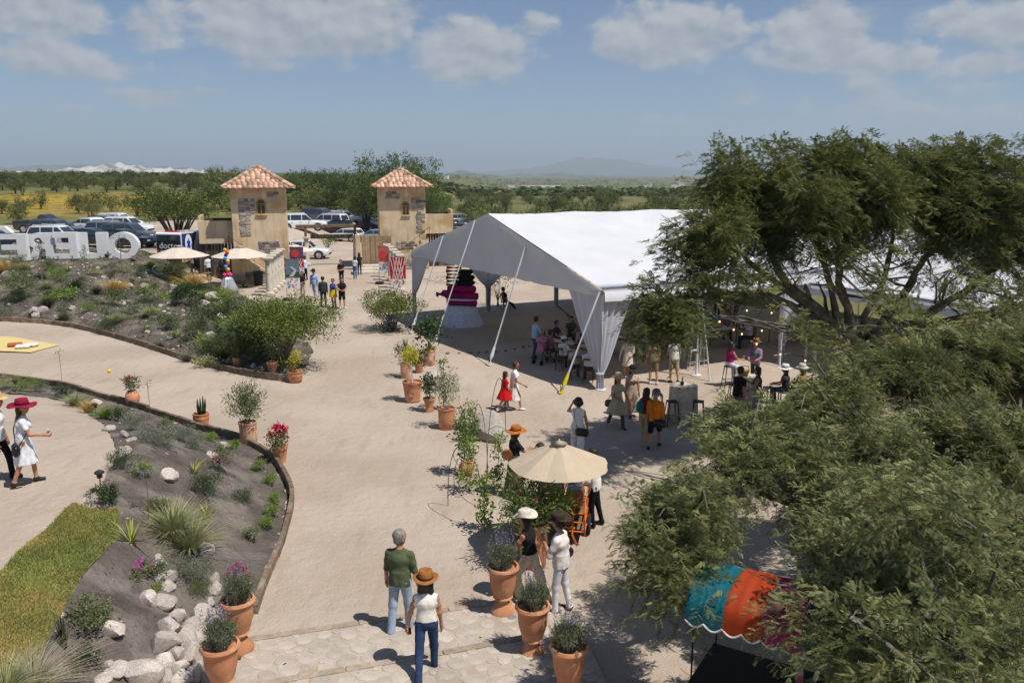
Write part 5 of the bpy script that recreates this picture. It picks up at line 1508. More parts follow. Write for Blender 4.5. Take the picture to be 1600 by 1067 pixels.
        curl = .75 if (hold and (hold[0] == ('L' if sd < 0 else 'R'))) else .35
        kn_ = wt + d * (.095 * s)
        for q in range(4):
            b0 = kn_ + nb * ((q - 1.5) * .018 * s); l = (.075, .085, .08, .062)[q] * s; inw = -a_
            p1 = b0 + (d * (1 - curl * .3) + inw * curl * .5).normalized() * l * .5; p2 = p1 + (d * (1 - curl) + inw * curl).normalized() * l * .5
            extra.tube([b0 - d * .03, b0, p1, p2], [.010 * s, .0095 * s, .009 * s, .007 * s], 5)
        tb = wt + d * (.035 * s) + nb * (-.026 * s if True else 0); extra.tube([tb - d * .01, tb + (d * .6 - nb * .6 - a_ * .3) * (.035 * s), tb + (d * 1.2 - nb * .7 - a_ * .6) * (.045 * s)], [.012 * s, .011 * s, .008 * s], 5)
        hands.append((palm, d, a_, nb))
    V, Q, mi = sdf_body(pr, st, .0022 if st < .022 else 0, hash(label) % 17)
    dz = -zmin if seat is None else seat + .105 * s
    # join fingers, eyes and mouth into the one body mesh
    em = len(extra.f); extra.cur = 4
    for sd in (-1, 1): extra.ball(hd + (fwd * .088 + rt * sd * .033 + uh * .018) * s, .0125 * s, 4)
    extra.cur = 5; extra.tube([hd + (fwd * .094 - rt * .022 - uh * .052) * s, hd + (fwd * .100 - uh * .053) * s, hd + (fwd * .094 + rt * .022 - uh * .052) * s], [.005 * s, .008 * s, .005 * s], 5)
    nv = len(V); Vall = np.vstack([V, np.array(extra.v)]) if extra.v else V
    Fq = list(map(tuple, Q)) + [tuple(i + nv for i in f) for f in extra.f]
    mm = list(mi) + [SK if m == 0 else m for m in extra.m]
    me = bpy.data.meshes.new('body'); Vall = Vall + np.array([0, 0, dz]); me.from_pydata(Vall.tolist(), [], Fq)
    me.polygons.foreach_set('material_index', np.array(mm, dtype=np.int32)); me.polygons.foreach_set('use_smooth', np.full(len(Fq), True))
    for m_ in (SKINS[skin], cloth(top), cloth(bot), SHOE[shoe], M_EYE, M_LIP): me.materials.append(m_)
    me.update(); link_mesh('body', me, None, t)
    Z = Vector((0, 0, dz)); hd2 = hd + Z
    # hair
    hk, hs = hair
    if hk:
        hp_ = []; c0 = hd2 + (uh * .055 - fwd * .03) * s
        def hc(a, b, ra, rb): hp_.append((tuple(a), tuple(b), ra * s, rb * s, None, 1.0, 0, ''))
        hc(c0, hd2 + (uh * .062 - fwd * .005) * s, .100, .092); hc(c0, hd2 + (-uh * .02 - fwd * .06) * s, .095, .07)
        for sd in (-1, 1): hc(c0 + rt * sd * .03 * s, hd2 + (rt * sd * .075 - uh * .01 - fwd * .025) * s, .075, .035)
        if hs == 'long':
            for sd in (-1, 0, 1): hc(hd2 + (rt * sd * .05 - uh * .03 - fwd * .06) * s, hd2 + (rt * sd * .075 - fwd * .075) * s + Vector((0, 0, -.30 * s)), .062, .035)
        elif hs == 'bob':
            for sd in (-1, 0, 1): hc(hd2 + (rt * sd * .055 - fwd * .045) * s, hd2 + (rt * sd * .085 - fwd * .06) * s + Vector((0, 0, -.14 * s)), .065, .05)
        elif hs == 'curly':
            for q in range(9): a = q * .7; hc(hd2 + (rt * .09 * math.cos(a) - fwd * (.03 + .03 * math.sin(a)) + uh * .08 * math.sin(a)) * s, hd2 + (rt * .10 * math.cos(a) - fwd * .04 + uh * .085 * math.sin(a)) * s, .05, .05)
        elif hs == 'beard': hc(hd2 + (-uh * .085 + fwd * .045) * s, hd2 + (-uh * .09 + fwd * .06) * s, .045, .04)
        Vh, Qh, _ = sdf_body(hp_, .015 if st < .018 else .024, .003, 3, .03); link_mesh('hair', np_mesh('hair', Vh, Qh, smooth=True), HAIR[hk], t)
    Mh = Matrix((( rt.x, fwd.x, uh.x, hd2.x), (rt.y, fwd.y, uh.y, hd2.y), (rt.z, fwd.z, uh.z, hd2.z), (0, 0, 0, 1)))
    if hat:
        kind, hc_ = hat[0], hat[1]; m_ = cloth(hc_, .8); z0 = .075 * s
        if kind == 'cap':
            hb = MB().lathe([(.112, -.015), (.118, .03), (.105, .075), (.06, .11), (.001, .118)], 18, (0, -.015, z0 - .02), sy=1.08); hb.add([(-.08, .09, z0 - .03), (.08, .09, z0 - .03), (.06, .19, z0 - .045), (-.06, .19, z0 - .045), (-.08, .09, z0 - .018), (.08, .09, z0 - .018), (.06, .19, z0 - .035), (-.06, .19, z0 - .035)], [(0, 1, 2, 3), (7, 6, 5, 4), (3, 2, 6, 7), (0, 3, 7, 4), (2, 1, 5, 6)])
        else:
            br = {'fedora': .195, 'cowboy': .215, 'wide': .24, 'straw': .205}[kind]; ch_ = .125 if kind != 'wide' else .11
            up_ = {'fedora': .02, 'cowboy': .06, 'wide': -.02, 'straw': .01}[kind]
            wob = (lambda a, j: 1.0)
            hb = MB(); n = 28; prof = [(br, 0), (br * .8, -.004), (.115, .002), (.117, .02), (.108, .075), (.098, ch_), (.07, ch_ + .006), (.03, ch_ - .022), (.001, ch_ - .028)]
            vs = []; fs = []
            for j, (r_, z_) in enumerate(prof):
                for q in range(n):
                    a = 2 * math.pi * q / n; zz = z_
                    if j < 2: zz += up_ * (math.cos(a) ** 2) * ((r_ - .115) / (br - .115)) - .012 * (math.sin(a) ** 2) + (.02 * math.sin(3 * a + 1) if kind == 'wide' and j == 0 else 0)
                    if j in (5, 6) and kind in ('fedora', 'cowboy'): zz -= .012 * math.sin(a) ** 2 * (1 if math.sin(a) > 0 else -.3)
                    vs.append((r_ * math.cos(a), r_ * math.sin(a) * 1.1 - .012, zz + z0))
            k_ = len(vs); vs += [(x * .995, y * .995, z - .006) for x, y, z in vs[:3 * n]]
            for j in range(len(prof) - 1):
                for q in range(n): fs.append((j * n + q, j * n + (q + 1) % n, (j + 1) * n + (q + 1) % n, (j + 1) * n + q))
            for j in range(2):
                for q in range(n): fs.append((k_ + (j + 1) * n + q, k_ + (j + 1) * n + (q + 1) % n, k_ + j * n + (q + 1) % n, k_ + j * n + q))
            for q in range(n): fs.append((k_ + q, k_ + (q + 1) % n, (q + 1) % n, q))
            hb.add(vs, fs)
        ho = hb.obj('hat', m_, t, smooth=True); ho.matrix_local = Mh
        if kind != 'cap' and len(hat) > 2: MB().lathe([(.1195, .004), (.1165, .034)], 24, (0, -.012, z0), sy=1.1, caps=False).obj('hat_band', cloth(hat[2]), ho, smooth=True)
    if glasses:
        g = MB()
        for sd in (-1, 1): g.box((sd * .034, .098 * s, .018), (.052, .012, .036), ch=.006)
        g.box((0, .1 * s, .024), (.03, .008, .008))
        for sd in (-1, 1): g.box((sd * .082, .045, .022), (.006, .11, .008))
        go = g.obj('sunglasses', M_LENS, t); go.matrix_local = Mh
    if hold:
        pm_, d_, a_, n_ = hands[0 if hold[0] == 'L' else 1]; pw = pm_ + Z + d_ * .03 - a_ * .03
        if hold[1] == 'wine':
            wl = t.matrix_basis @ pw
            g = thing('wine_glass', hold[2], 'glass', wl, 0); MB().lathe([(.034, -.07), (.034, -.066), (.004, -.06), (.004, .03), (.03, .055), (.042, .09), (.038, .13)], 14, caps=False).obj('bowl', M_GLASS, g, smooth=True); MB().lathe([(.004, .034), (.028, .056), (.036, .07), (.001, .071)], 14).obj('wine', M_WINE, g, smooth=True)
        elif hold[1] == 'phone':
            wl = t.matrix_basis @ pw; o = MB().box((0, 0, 0), (.075, .012, .15), ch=.005).obj('phone', M_TRIM, None, loc=wl, rot=(.3, 0, R(face))); tag(o, hold[2], 'phone')
    if bag:
        kind, colr, lb = bag; sd = 1
        b = MB(); bz = P + Z
        if kind == 'shoulder':       # handbag on the right hip with a strap across
            bo = thing('handbag', lb, 'bag', t.matrix_basis @ (bz + Vector((.16 * s, -.14 * s, -.12))), R(face))
            MB().box((0, 0, 0), (.36, .14, .22), ch=.05).obj('bag_body', pm('leather', srgb(*colr), .35, .1, 8, coat=.2), bo, auto=50)
            inv = t.matrix_basis.inverted(); o_ = bz + Vector((.16 * s, -.14 * s, -.12))
            MB().tube([Vector((-.13, 0, .09)), Vector((-.20, .0, .36)) , chest + up * .11 * s + Z + Vector((-.12 * s, -.08, .06)) - o_, chest + up * .11 * s + Z + Vector((-.10 * s, .06, .05)) - o_, Vector((.08, .22, .34)), Vector((.15, .05, .09))], .011, 5, flat=.5).obj('strap', pm('leather_strap', srgb(*colr), .5, .1, 8), bo)
        elif kind == 'backpack':
            o = MB().box(chest + Z + Vector((-.10, -.20 * s, -.08)), (.22, .15, .34), ch=.06)
            bo = thing('backpack', lb, 'bag', t.location, R(face)); o.obj('bag_body', cloth(colr), bo, auto=50)
            for sd in (-1, 1): MB().tube([chest + Z + Vector((sd * .1, -.16, .1)), chest + Z + Vector((sd * .11, 0, .17)), chest + Z + Vector((sd * .11, .13, .05)), chest + Z + Vector((sd * .12, .02, -.18))], .018, 5, flat=.4).obj('strap', cloth(colr), bo)
    if shawl:
        V_, Q_, _ = sdf_body([(tuple(chest + Z + up * .09 * s), tuple(chest + Z - up * .12 * s), .125 * s, .175 * s, LX, 1.5, 0, 'skirt')], .02, .004, 2); link_mesh('shawl', np_mesh('shawl', V_, Q_, smooth=True), cloth(shawl), t)
    return t
STAND = ((4, 3, 2, 1), (-3, 3, -3, 1)); WALK = ((24, 2, 8, 0), (-16, 2, -34, 0)); WALKR = ((-16, 2, -34, 0), (24, 2, 8, 0)); SIT = ((82, 8, 4, 2), (80, 8, -2, 2))
ARMS = ((4, 9, 10, 4), (-3, 9, 6, 4)); SWING = ((-18, 8, -6, 4), (20, 8, 32, 2)); TABLE = ((30, 10, 80, -18), (28, 10, 76, -18)); CROSS = ((14, 10, 78, -50), (14, 10, 74, -46)); DRINK = ((10, 8, 14, 4), (35, 10, 130, -20))
GP = lambda px, py: G(px, py)
def folk():
    q = person
    # foreground
    q(GP(627, 988), -14, 'man in olive green shirt and pale jeans walking away beside the woman in brown hat', 1.78, (84, 92, 66), (152, 168, 184), 'roll', legs=((-6, 3, -12, 1), (10, 3, 2, 0)), arms=((4, 12, 16, 8), (4, 12, 20, 2)), hair=('g', 'short'), st=.015, shoe='b', wide=1.12, head=(-25, 0))
    q(GP(668, 1056), 2, 'woman in brown felt hat, white sleeveless top and dark jeans on the cobbled steps', 1.64, (222, 216, 206), (44, 62, 92), 'none', legs=((-18, 2, -40, 0), (10, 2, 4, 0)), arms=((2, 18, 6, 12), (6, 10, 14, 4)), hair=('d', 'bob'), hat=('fedora', (150, 98, 52), (60, 40, 26)), st=.014, fem=True, wide=1.05, hold=('L', 'phone', 'small dark phone in the left hand of the woman in white top'))
    q(GP(828, 938), 62, 'woman in pale hat, black top and cream trousers striding past the terracotta urn', 1.70, (34, 32, 34), (208, 196, 172), 'none', legs=((34, 3, -14, 0), (-20, 2, -24, 0)), arms=((30, 8, 74, -6), (-10, 14, 30, 2)), hair=('d', 'long'), hat=('cowboy', (206, 196, 182)), st=.014, fem=True, wide=1.35, lean=8, hold=('L', 'wine', 'wine glass held by the woman in black top and pale hat'), shoe='b', head=(0, -8))
    q(GP(876, 956), 68, 'bearded man in dark brown hat, white shirt and white trousers sipping a drink', 1.76, (216, 208, 200), (214, 212, 214), 'roll', legs=((8, 4, 0, 2), (-4, 4, -12, 1)), arms=((22, 8, 150, -16), (-10, 14, 20, 2)), hair=('d', 'beard'), hat=('cowboy', (62, 48, 40)), st=.015, shoe='b', head=(0, -6), hold=('L', 'wine', 'drinking glass at the mouth of the bearded man in white'))
    q(GP(3, 752), -70, 'man in straw hat, white shirt and black trousers cut by the left frame edge', 1.74, (214, 214, 214), (24, 24, 28), 'roll', legs=((20, 3, 4, 0), (-14, 3, -26, 0)), hair=('d', 'short'), hat=('straw', (206, 172, 120)), st=.016)
    q(GP(44, 757), -58, 'woman in crimson wide brimmed hat and white dress with a wine glass', 1.66, (218, 218, 222), (218, 218, 222), 'short', 'dress', legs=((18, 3, 4, 0), (-12, 3, -22, 0)), arms=((-6, 10, 4, 4), (20, 14, 82, 6)), hair=('b', 'long'), hat=('wide', (140, 24, 56), (40, 16, 24)), st=.015, fem=True, hem=.52, boots=False, hold=('R', 'wine', 'glass of red wine held by the woman in crimson hat'), bag=('shoulder', (22, 24, 28), 'black leather handbag slung on the woman in crimson hat'), shoe='k', head=(-30, 0))
    # middle of the yard
    q(GP(788, 642), -70, 'girl in bright red dress walking beside the woman in white', 1.32, (190, 20, 22), (190, 20, 22), 'short', 'dress', legs=WALK, arms=((-14, 10, 6, 2), (10, 10, 60, -10)), hair=('d', 'long'), fem=True, hem=.44, wide=1.5, shoe='w', st=.023)
    q(GP(803, 640), -85, 'woman in plain white dress and sunglasses beside the girl in red', 1.62, (224, 222, 220), (224, 222, 220), 'short', 'dress', legs=WALKR, arms=((-10, 10, 6, 2), (14, 12, 60, 8)), hair=('b', 'short'), fem=True, hem=.62, belly=.03, shoe='w', st=.023, glasses=True)
    q(GP(902, 716), -20, 'woman in white sleeveless jumpsuit seen from behind, shading her eyes by the cream parasol', 1.66, (226, 224, 220), (226, 224, 220), 'none', arms=((70, 40, 150, -20), (-4, 16, 8, 8)), hair=('d', 'curly'), fem=True, wide=1.5, st=.021, bag=('shoulder', (34, 30, 30), 'small dark bag strapped across the woman in white jumpsuit'))
    q(GP(803, 776), -60, 'musician in orange hat and long olive skirt beside the drinks cart', 1.68, (38, 36, 38), (92, 90, 62), 'short', 'skirt', arms=((30, 14, 70, -40), (40, 14, 96, -40)), hair=('b', 'long'), hat=('wide', (172, 98, 40), (90, 40, 30)), fem=True, hem=.95, wide=1.35, st=.021)
    q(GP(846, 806), 100, 'vendor in blue shirt behind the drinks cart under the parasol', 1.68, (92, 118, 160), (60, 76, 104), 'short', arms=((30, 8, 70, -10), (30, 8, 60, -10)), st=.023)
    q(GP(928, 822), 80, 'vendor in white jacket and black trousers at the right end of the drinks cart', 1.74, (222, 220, 216), (22, 22, 26), 'long', arms=((20, 8, 60, -10), (30, 8, 70, -10)), st=.023)
    q(GP(963, 668), 200, 'woman in cream dress with tall brown boots walking toward the camera', 1.66, (186, 170, 142), (186, 170, 142), 'short', 'dress', legs=WALK, arms=((-10, 30, 0, 20), (12, 10, 70, -30)), hair=('d', 'long'), hat=('fedora', (190, 170, 134)), fem=True, hem=.48, wide=1.3, boots=True, shoe='b', st=.023, bag=('shoulder', (120, 84, 40), 'tan handbag held by the woman in cream dress'))
    q(GP(986, 650), 190, 'woman in beige dress walking behind the woman with brown boots', 1.66, (172, 154, 134), (172, 154, 134), 'short', 'dress', legs=WALKR, arms=ARMS, hair=('d', 'long'), fem=True, hem=.8, wide=1.05, st=.027, hat=('cap', (40, 36, 36)))
    q(GP(1007, 694), -30, 'woman in red blouse with a teal backpack seen from behind', 1.64, (168, 24, 34), (172, 150, 120), 'long', legs=WALK, hair=('d', 'long'), fem=True, st=.023, bag=('backpack', (30, 112, 104), 'teal backpack worn by the woman in red'), wide=1.15)
    q(GP(1022, 700), -20, 'man in orange shirt, grey cap and black shorts seen from behind', 1.68, (206, 116, 30), (22, 24, 30), 'roll', 'shorts', legs=WALKR, hair=('g', 'short'), hat=('cap', (92, 100, 110)), st=.023, bag=('shoulder', (24, 24, 26), 'black bag hanging at the hip of the man in orange'))
    # around the tent edge
    q(GP(980, 592), 175, 'woman in white blouse and sunglasses with long dark hair at the tent edge', 1.66, (206, 196, 184), (206, 196, 184), 'long', 'dress', arms=((10, 12, 60, -30), (4, 20, 20, 14)), hair=('d', 'long'), fem=True, hem=.46, st=.027, glasses=True)
    q(GP(1020, 600), 10, 'person in khaki shirt and shorts standing with back turned under the hanging branch', 1.72, (126, 112, 84), (118, 104, 80), 'short', 'shorts', hair=('d', 'short'), shoe='w', st=.027)
    q(GP(1052, 598), 20, 'man in patterned white shirt and beige shorts by the white stools', 1.74, (206, 206, 196), (168, 152, 128), 'short', 'shorts', hair=('d', 'short'), arms=((10, 8, 60, -20), (0, 12, 10, 4)), st=.027)
    q(GP(1138, 604), -60, 'woman in magenta top and white skirt sitting on a bar stool', 1.66, (150, 30, 96), (206, 206, 218), 'none', 'trousers', legs=((70, 6, 6, 2), (66, 6, 0, 2)), arms=((20, 8, 50, -10), (30, 10, 86, 6)), hair=('d', 'long'), fem=True, wide=1.3, seat=.76, st=.027, glasses=True, hold=('R', 'wine', 'glass of wine held by the woman in magenta'))
    q(GP(1178, 602), 150, 'person in brown hat with a green shawl behind the second high table', 1.66, (150, 110, 140), (70, 66, 70), 'long', hair=('d', 'short'), hat=('fedora', (132, 98, 62)), st=.027, shawl=(36, 120, 92), arms=TABLE)
    q(GP(1151, 662), -60, 'man in black shirt and grey trousers beside the second high table', 1.76, (38, 34, 34), (120, 114, 108), 'short', hair=('d', 'short'), st=.023, shoe='w', wide=1.12)
    q(GP(1182, 656), 70, 'woman with sunglasses in grey trousers holding a glass beside the second high table', 1.66, (90, 84, 78), (150, 144, 136), 'none', arms=((16, 8, 60, -20), (36, 8, 120, -16)), hair=('d', 'long'), fem=True, wide=1.45, st=.023, glasses=True)
    for px, py, fc, lb, tp, bt_, hr, ht in [(1226, 632, 60, 'seated person in white banded hat at the edge of the front mesquite', (60, 56, 60), (70, 80, 100), ('d', 'long'), ('wide', (214, 212, 208), (30, 30, 34))), (1252, 632, 40, 'seated person in ochre top beside the white banded hat', (150, 122, 70), (90, 120, 160), ('b', 'long'), ('straw', (190, 180, 170)))]:
        q(GP(px, py), fc, lb, 1.66, tp, bt_, 'short', legs=SIT, arms=TABLE, hair=hr, hat=ht, seat=.45, st=.027)
    # under the tent
    q(GP(836, 560), -60, 'man in pale blue shirt and jeans standing at the end of the long table', 1.74, (158, 178, 204), (72, 88, 112), 'roll', arms=((20, 10, 50, -6), (20, 10, 60, -10)), hair=('d', 'short'), st=.027)
    seated = [(879, 578, -40, 'seated guest in white cap and pale shirt at the long table', (206, 210, 216), ('cap', (196, 206, 216))), (919, 596, -10, 'seated guest in white shirt and straw hat seen from behind at the near table end', (210, 214, 224), ('straw', (176, 148, 104))), (899, 592, 5, 'seated guest in grey shirt left of the straw hat guest', (170, 166, 164), None),
              (868, 548, -120, 'seated guest in dark blue at the far side of the long table', (44, 56, 84), None), (892, 540, 170, 'seated guest in green at the far side of the long table', (60, 84, 62), None), (914, 536, 170, 'seated guest in pale blue far behind the hanging curtain', (140, 160, 200), None), (858, 566, -60, 'seated guest in pink patterned top near the standing man in blue', (150, 100, 120), None),
              (1110, 528, 160, 'seated guest in turquoise at the far round table', (40, 128, 150), None), (1134, 528, 175, 'seated guest in lilac at the far round table', (112, 92, 140), None), (1170, 544, 90, 'seated man in white shirt and blue waistcoat at the far round table', (196, 200, 210), None), (1048, 556, 180, 'seated guest in violet shirt behind the white stools', (92, 80, 120), None), (1225, 520, 150, 'seated guest in black in the shade of the second tent', (30, 28, 30), None)]
    for px, py, fc, lb, tp, ht in seated:
        q(GP(px, py), fc, lb, 1.68, tp, (60, 62, 72), 'short', legs=SIT, arms=TABLE, hair=('d', 'short'), hat=ht, seat=.45, st=.031)
    q(GP(790, 484), -60, 'man in black lounging on a chair behind the pink display', 1.74, (26, 26, 28), (40, 48, 64), 'short', legs=((70, 8, 40, 2), (66, 8, 30, 2)), seat=.40, st=.032, lean=-14)
    q(GP(1120, 492), 160, 'waiter in black standing deep in the shade of the tent', 1.74, (22, 22, 24), (20, 20, 22), 'long', st=.032)
    # entrance
    E = [(534, 446, 170, 'heavy man in black polo shirt walking through the entrance', (30, 32, 36), (44, 50, 58), 'short', CROSS, None, .05), (492, 465, 175, 'man in dark hat and pale blue shirt walking from the entrance', (142, 168, 212), (128, 148, 172), 'roll', ARMS, ('cowboy', (38, 32, 30)), 0), (474, 467, 170, 'woman in black top and beige trousers near the landscape banner', (28, 28, 30), (176, 166, 144), 'short', CROSS, None, 0), (506, 480, 10, 'person in dark jacket seen from behind in the entrance group', (48, 56, 58), (34, 36, 40), 'long', ARMS, None, .02), (535, 482, -150, 'man in black tee shirt and black shorts in the entrance group', (28, 28, 32), (30, 30, 34), 'short', CROSS, None, 0), (555, 436, -20, 'woman in white top and jeans left of the entrance steps', (206, 206, 210), (58, 104, 162), 'short', ARMS, None, 0), (562, 430, -10, 'person in dark top behind the woman in jeans at the entrance', (38, 40, 44), (36, 40, 50), 'short', ARMS, None, 0), (478, 438, 80, 'waiter in white shirt and blue waistcoat beside the red banner', (196, 202, 214), (26, 26, 30), 'long', ARMS, None, 0), (446, 442, 180, 'vendor in brown top behind the landscape banner', (120, 102, 80), (28, 28, 30), 'short', TABLE, None, 0), (327, 438, 60, 'man in white shirt and black trousers under the second parasol', (204, 206, 214), (24, 24, 28), 'roll', DRINK, None, 0), (301, 432, 120, 'person in grey shirt under the first parasol', (128, 116, 116), (24, 24, 28), 'short', TABLE, None, 0), (350, 438, 170, 'person in brown shirt behind the balloon ornament', (110, 96, 84), (40, 38, 38), 'short', ARMS, None, 0)]
    for px, py, fc, lb, tp, bt_, sl, ar, ht, bel in E:
        fm = 'woman' in lb
        q(GP(px, py), fc, lb, 1.74 if not fm else 1.66, tp, bt_, sl, 'shorts' if 'shorts' in lb else 'trousers', arms=ar, legs=rnd.choice([STAND, WALK, WALKR]) if 'walking' in lb else STAND, hair=('d', 'long' if fm else 'short'), hat=ht, belly=bel, fem=fm, st=.032, shoe='w' if ('shorts' in lb or 'jeans' in lb) else 'k')
    q(GP(522, 481), 170, 'woman in blue patterned top and bright yellow skirt in the entrance group', 1.66, (54, 72, 140), (206, 180, 20), 'none', 'skirt', hair=('d', 'short'), fem=True, hem=.36, wide=1.15, boots=True, st=.031, glasses=True)
    q(GP(613, 440), 170, 'person in white top half hidden behind the red banners', 1.66, (200, 200, 204), (60, 60, 66), 'short', st=.03)
folk()
# ------------------------------------------------------------------ garden plants
ML_OLIVE = leafmat('olive_leaf', (104, 114, 72)); ML_DARK = leafmat('dark_leaf', (62, 80, 44)); ML_BRIGHT = leafmat('bright_leaf', (112, 138, 52)); ML_YEL = leafmat('yellow_leaf', (190, 184, 56)); ML_GREY = leafmat('grey_lavender_leaf', (120, 126, 104)); ML_STRAW = leafmat('straw_grass', (190, 164, 92)); ML_STRAP = leafmat('strap_leaf', (150, 158, 74)); ML_GRASS = leafmat('tuft_grass', (156, 160, 112)); ML_PURP = leafmat('lavender_flower', (132, 126, 148), tint=.3); ML_MAG = leafmat('magenta_petal', (176, 24, 96), tint=.4, trans=.3); ML_PINK = leafmat('pink_petal', (206, 92, 176), tint=.3, trans=.3); ML_RED = leafmat('red_petal', (196, 30, 56), tint=.3, trans=.3); ML_PLUME = leafmat('plume_grass', (168, 156, 138), tint=.3); ML_OLEA = leafmat('oleander_leaf', (106, 124, 64)); ML_WHITEP = leafmat('white_petal', (222, 220, 206), tint=.15)
M_SOILP = pm('potting_soil', (.07, .045, .03), .97, .3, 14, .01, 40)
def m_shrub(w, h, n, ls, lw, up=.4, z0=.1, k=7, seed=0):
    rg = random.Random(seed); bl = lobes(k, w, h, z0 * h, rg, .6); return crown_mesh('foliage', bl, n, ls, lw, .35, up)
def m_spikes(w, h, n, seg=4, lean=.35, wd=.02, curve=.5):
    """blades or stalks rising from the base and arching outward"""
    a = npr.uniform(0, 6.283, n); r0 = npr.random(n) * w * .12; le = npr.uniform(.6, 1.1, n) * h; ln = npr.uniform(.1, 1, n) * lean
    Vs = []; 
    for j in range(seg + 1):
        t = j / seg; rad = r0 + le * (ln * t + curve * t * t * ln); z = le * (t - .35 * curve * t * t * ln * 2)
        w_ = wd * (1 - t) ** .7 + .0012
        x, y = rad * np.cos(a), rad * np.sin(a); Vs.append(np.stack([np.stack([x - np.sin(a) * w_, y + np.cos(a) * w_, z], 1), np.stack([x + np.sin(a) * w_, y - np.cos(a) * w_, z], 1)], 1))
    V = np.stack(Vs, 1); m = (seg + 1) * 2; base = (np.arange(n) * m)[:, None]
    F = np.concatenate([base + np.array([[2 * j, 2 * j + 1, 2 * j + 3, 2 * j + 2]]) for j in range(seg)])
    tips = V[:, -1, :, :].mean(1)
    return V.reshape(-1, 3), F, np.repeat(npr.random(n), m), tips
def m_tuft(w, h, n, **k):
    V, F, T, tip = m_spikes(w, h, n, **k); return np_mesh('foliage', V, F, tint=T), tip
def m_petals(C, r, n, ls):
    P = np.repeat(np.asarray(C), n, axis=0) + npr.normal(size=(len(C) * n, 3)) * r; D = rand_dirs(len(P), .3); V, F = leaves(P, D, ls, ls * .8)
    return np_mesh('flowers', V, F, tint=np.repeat(npr.random(len(P)), 4))
PM = {}
for i in range(3):
    PM['shrub', i] = m_shrub(1.0, .75, 1500, .075, .035, seed=i); PM['fine', i] = m_shrub(1.0, .7, 2400, .07, .014, .9, seed=10 + i, k=9); PM['low', i] = m_shrub(1.0, .3, 700, .07, .04, .5, seed=20 + i)
    PM['tuft', i] = m_tuft(.5, .6, 620, lean=.9, wd=.0045, curve=.7)[0]; PM['strap', i] = m_tuft(.25, .5, 20, lean=.9, wd=.022, curve=.7)[0]; PM['plume', i] = m_tuft(.6, 1.0, 420, seg=6, lean=1.2, wd=.006, curve=1.0)[0]
    PM['spiky', i] = m_tuft(.4, .6, 40, lean=.18, wd=.018, curve=.1)[0]
    V, F, T, tip = m_spikes(.5, .42, 170, lean=.5, wd=.006, curve=.2); n = len(tip)
    P_ = np.repeat(tip, 9, axis=0) * (npr.uniform(.25, 1, (n * 9, 1))); Vl, Fl = leaves(P_, rand_dirs(n * 9, .9), npr.uniform(.03, .06, n * 9), .007)
    PM['lav', i] = np_mesh('foliage', np.vstack([V, Vl]), np.vstack([F, Fl + len(V)]), tint=np.concatenate([T, np.repeat(npr.random(n * 9), 4)]))
    sel = tip[::7]; Pf = np.concatenate([sel * 1.0 + np.array([0, 0, .02 * q]) for q in range(6)]); PM['lavf', i] = m_petals(Pf + [0, 0, .05], .006, 3, .022)
    V, F, T, _ = m_spikes(.5, .60, 44, lean=.35, wd=.0025, curve=.1); PM['lavs', i] = np_mesh('stalks', V, F, tint=T)
def plant(kind, p, s, mat, label, cat='plant', name='shrub', group=None, flowers=None, sz=1.0, extra=None):
    t = thing(name, label, cat, (p.x, p.y, p.z - .01), rnd.uniform(0, 6.28), group); t.scale = (s, s, s * sz); i = rnd.randrange(3)
    link_mesh('foliage', PM[kind, i], None, t).data
    o = t.children[0]; 
    while len(o.data.materials) < 1: o.data.materials.append(mat)
    o.material_slots[0].link = 'OBJECT'; o.material_slots[0].material = mat; o['kind'] = 'stuff'
    if kind == 'lav':
        f = link_mesh('flowers', PM['lavf', i], ML_PURP, t); f['kind'] = 'stuff'
        link_mesh('stalks', PM['lavs', i], ML_GREY, t)['kind'] = 'stuff'
    if flowers:
        m_, n, zf = flowers; d = rand_dirs(n, .5); d[:, 2] = np.abs(d[:, 2]); C = d * np.array([.36, .36, .42]) + [0, 0, zf]
        f = link_mesh('flowers', m_petals(C, .035, 14, .055), m_, t); f['kind'] = 'stuff'
    return t
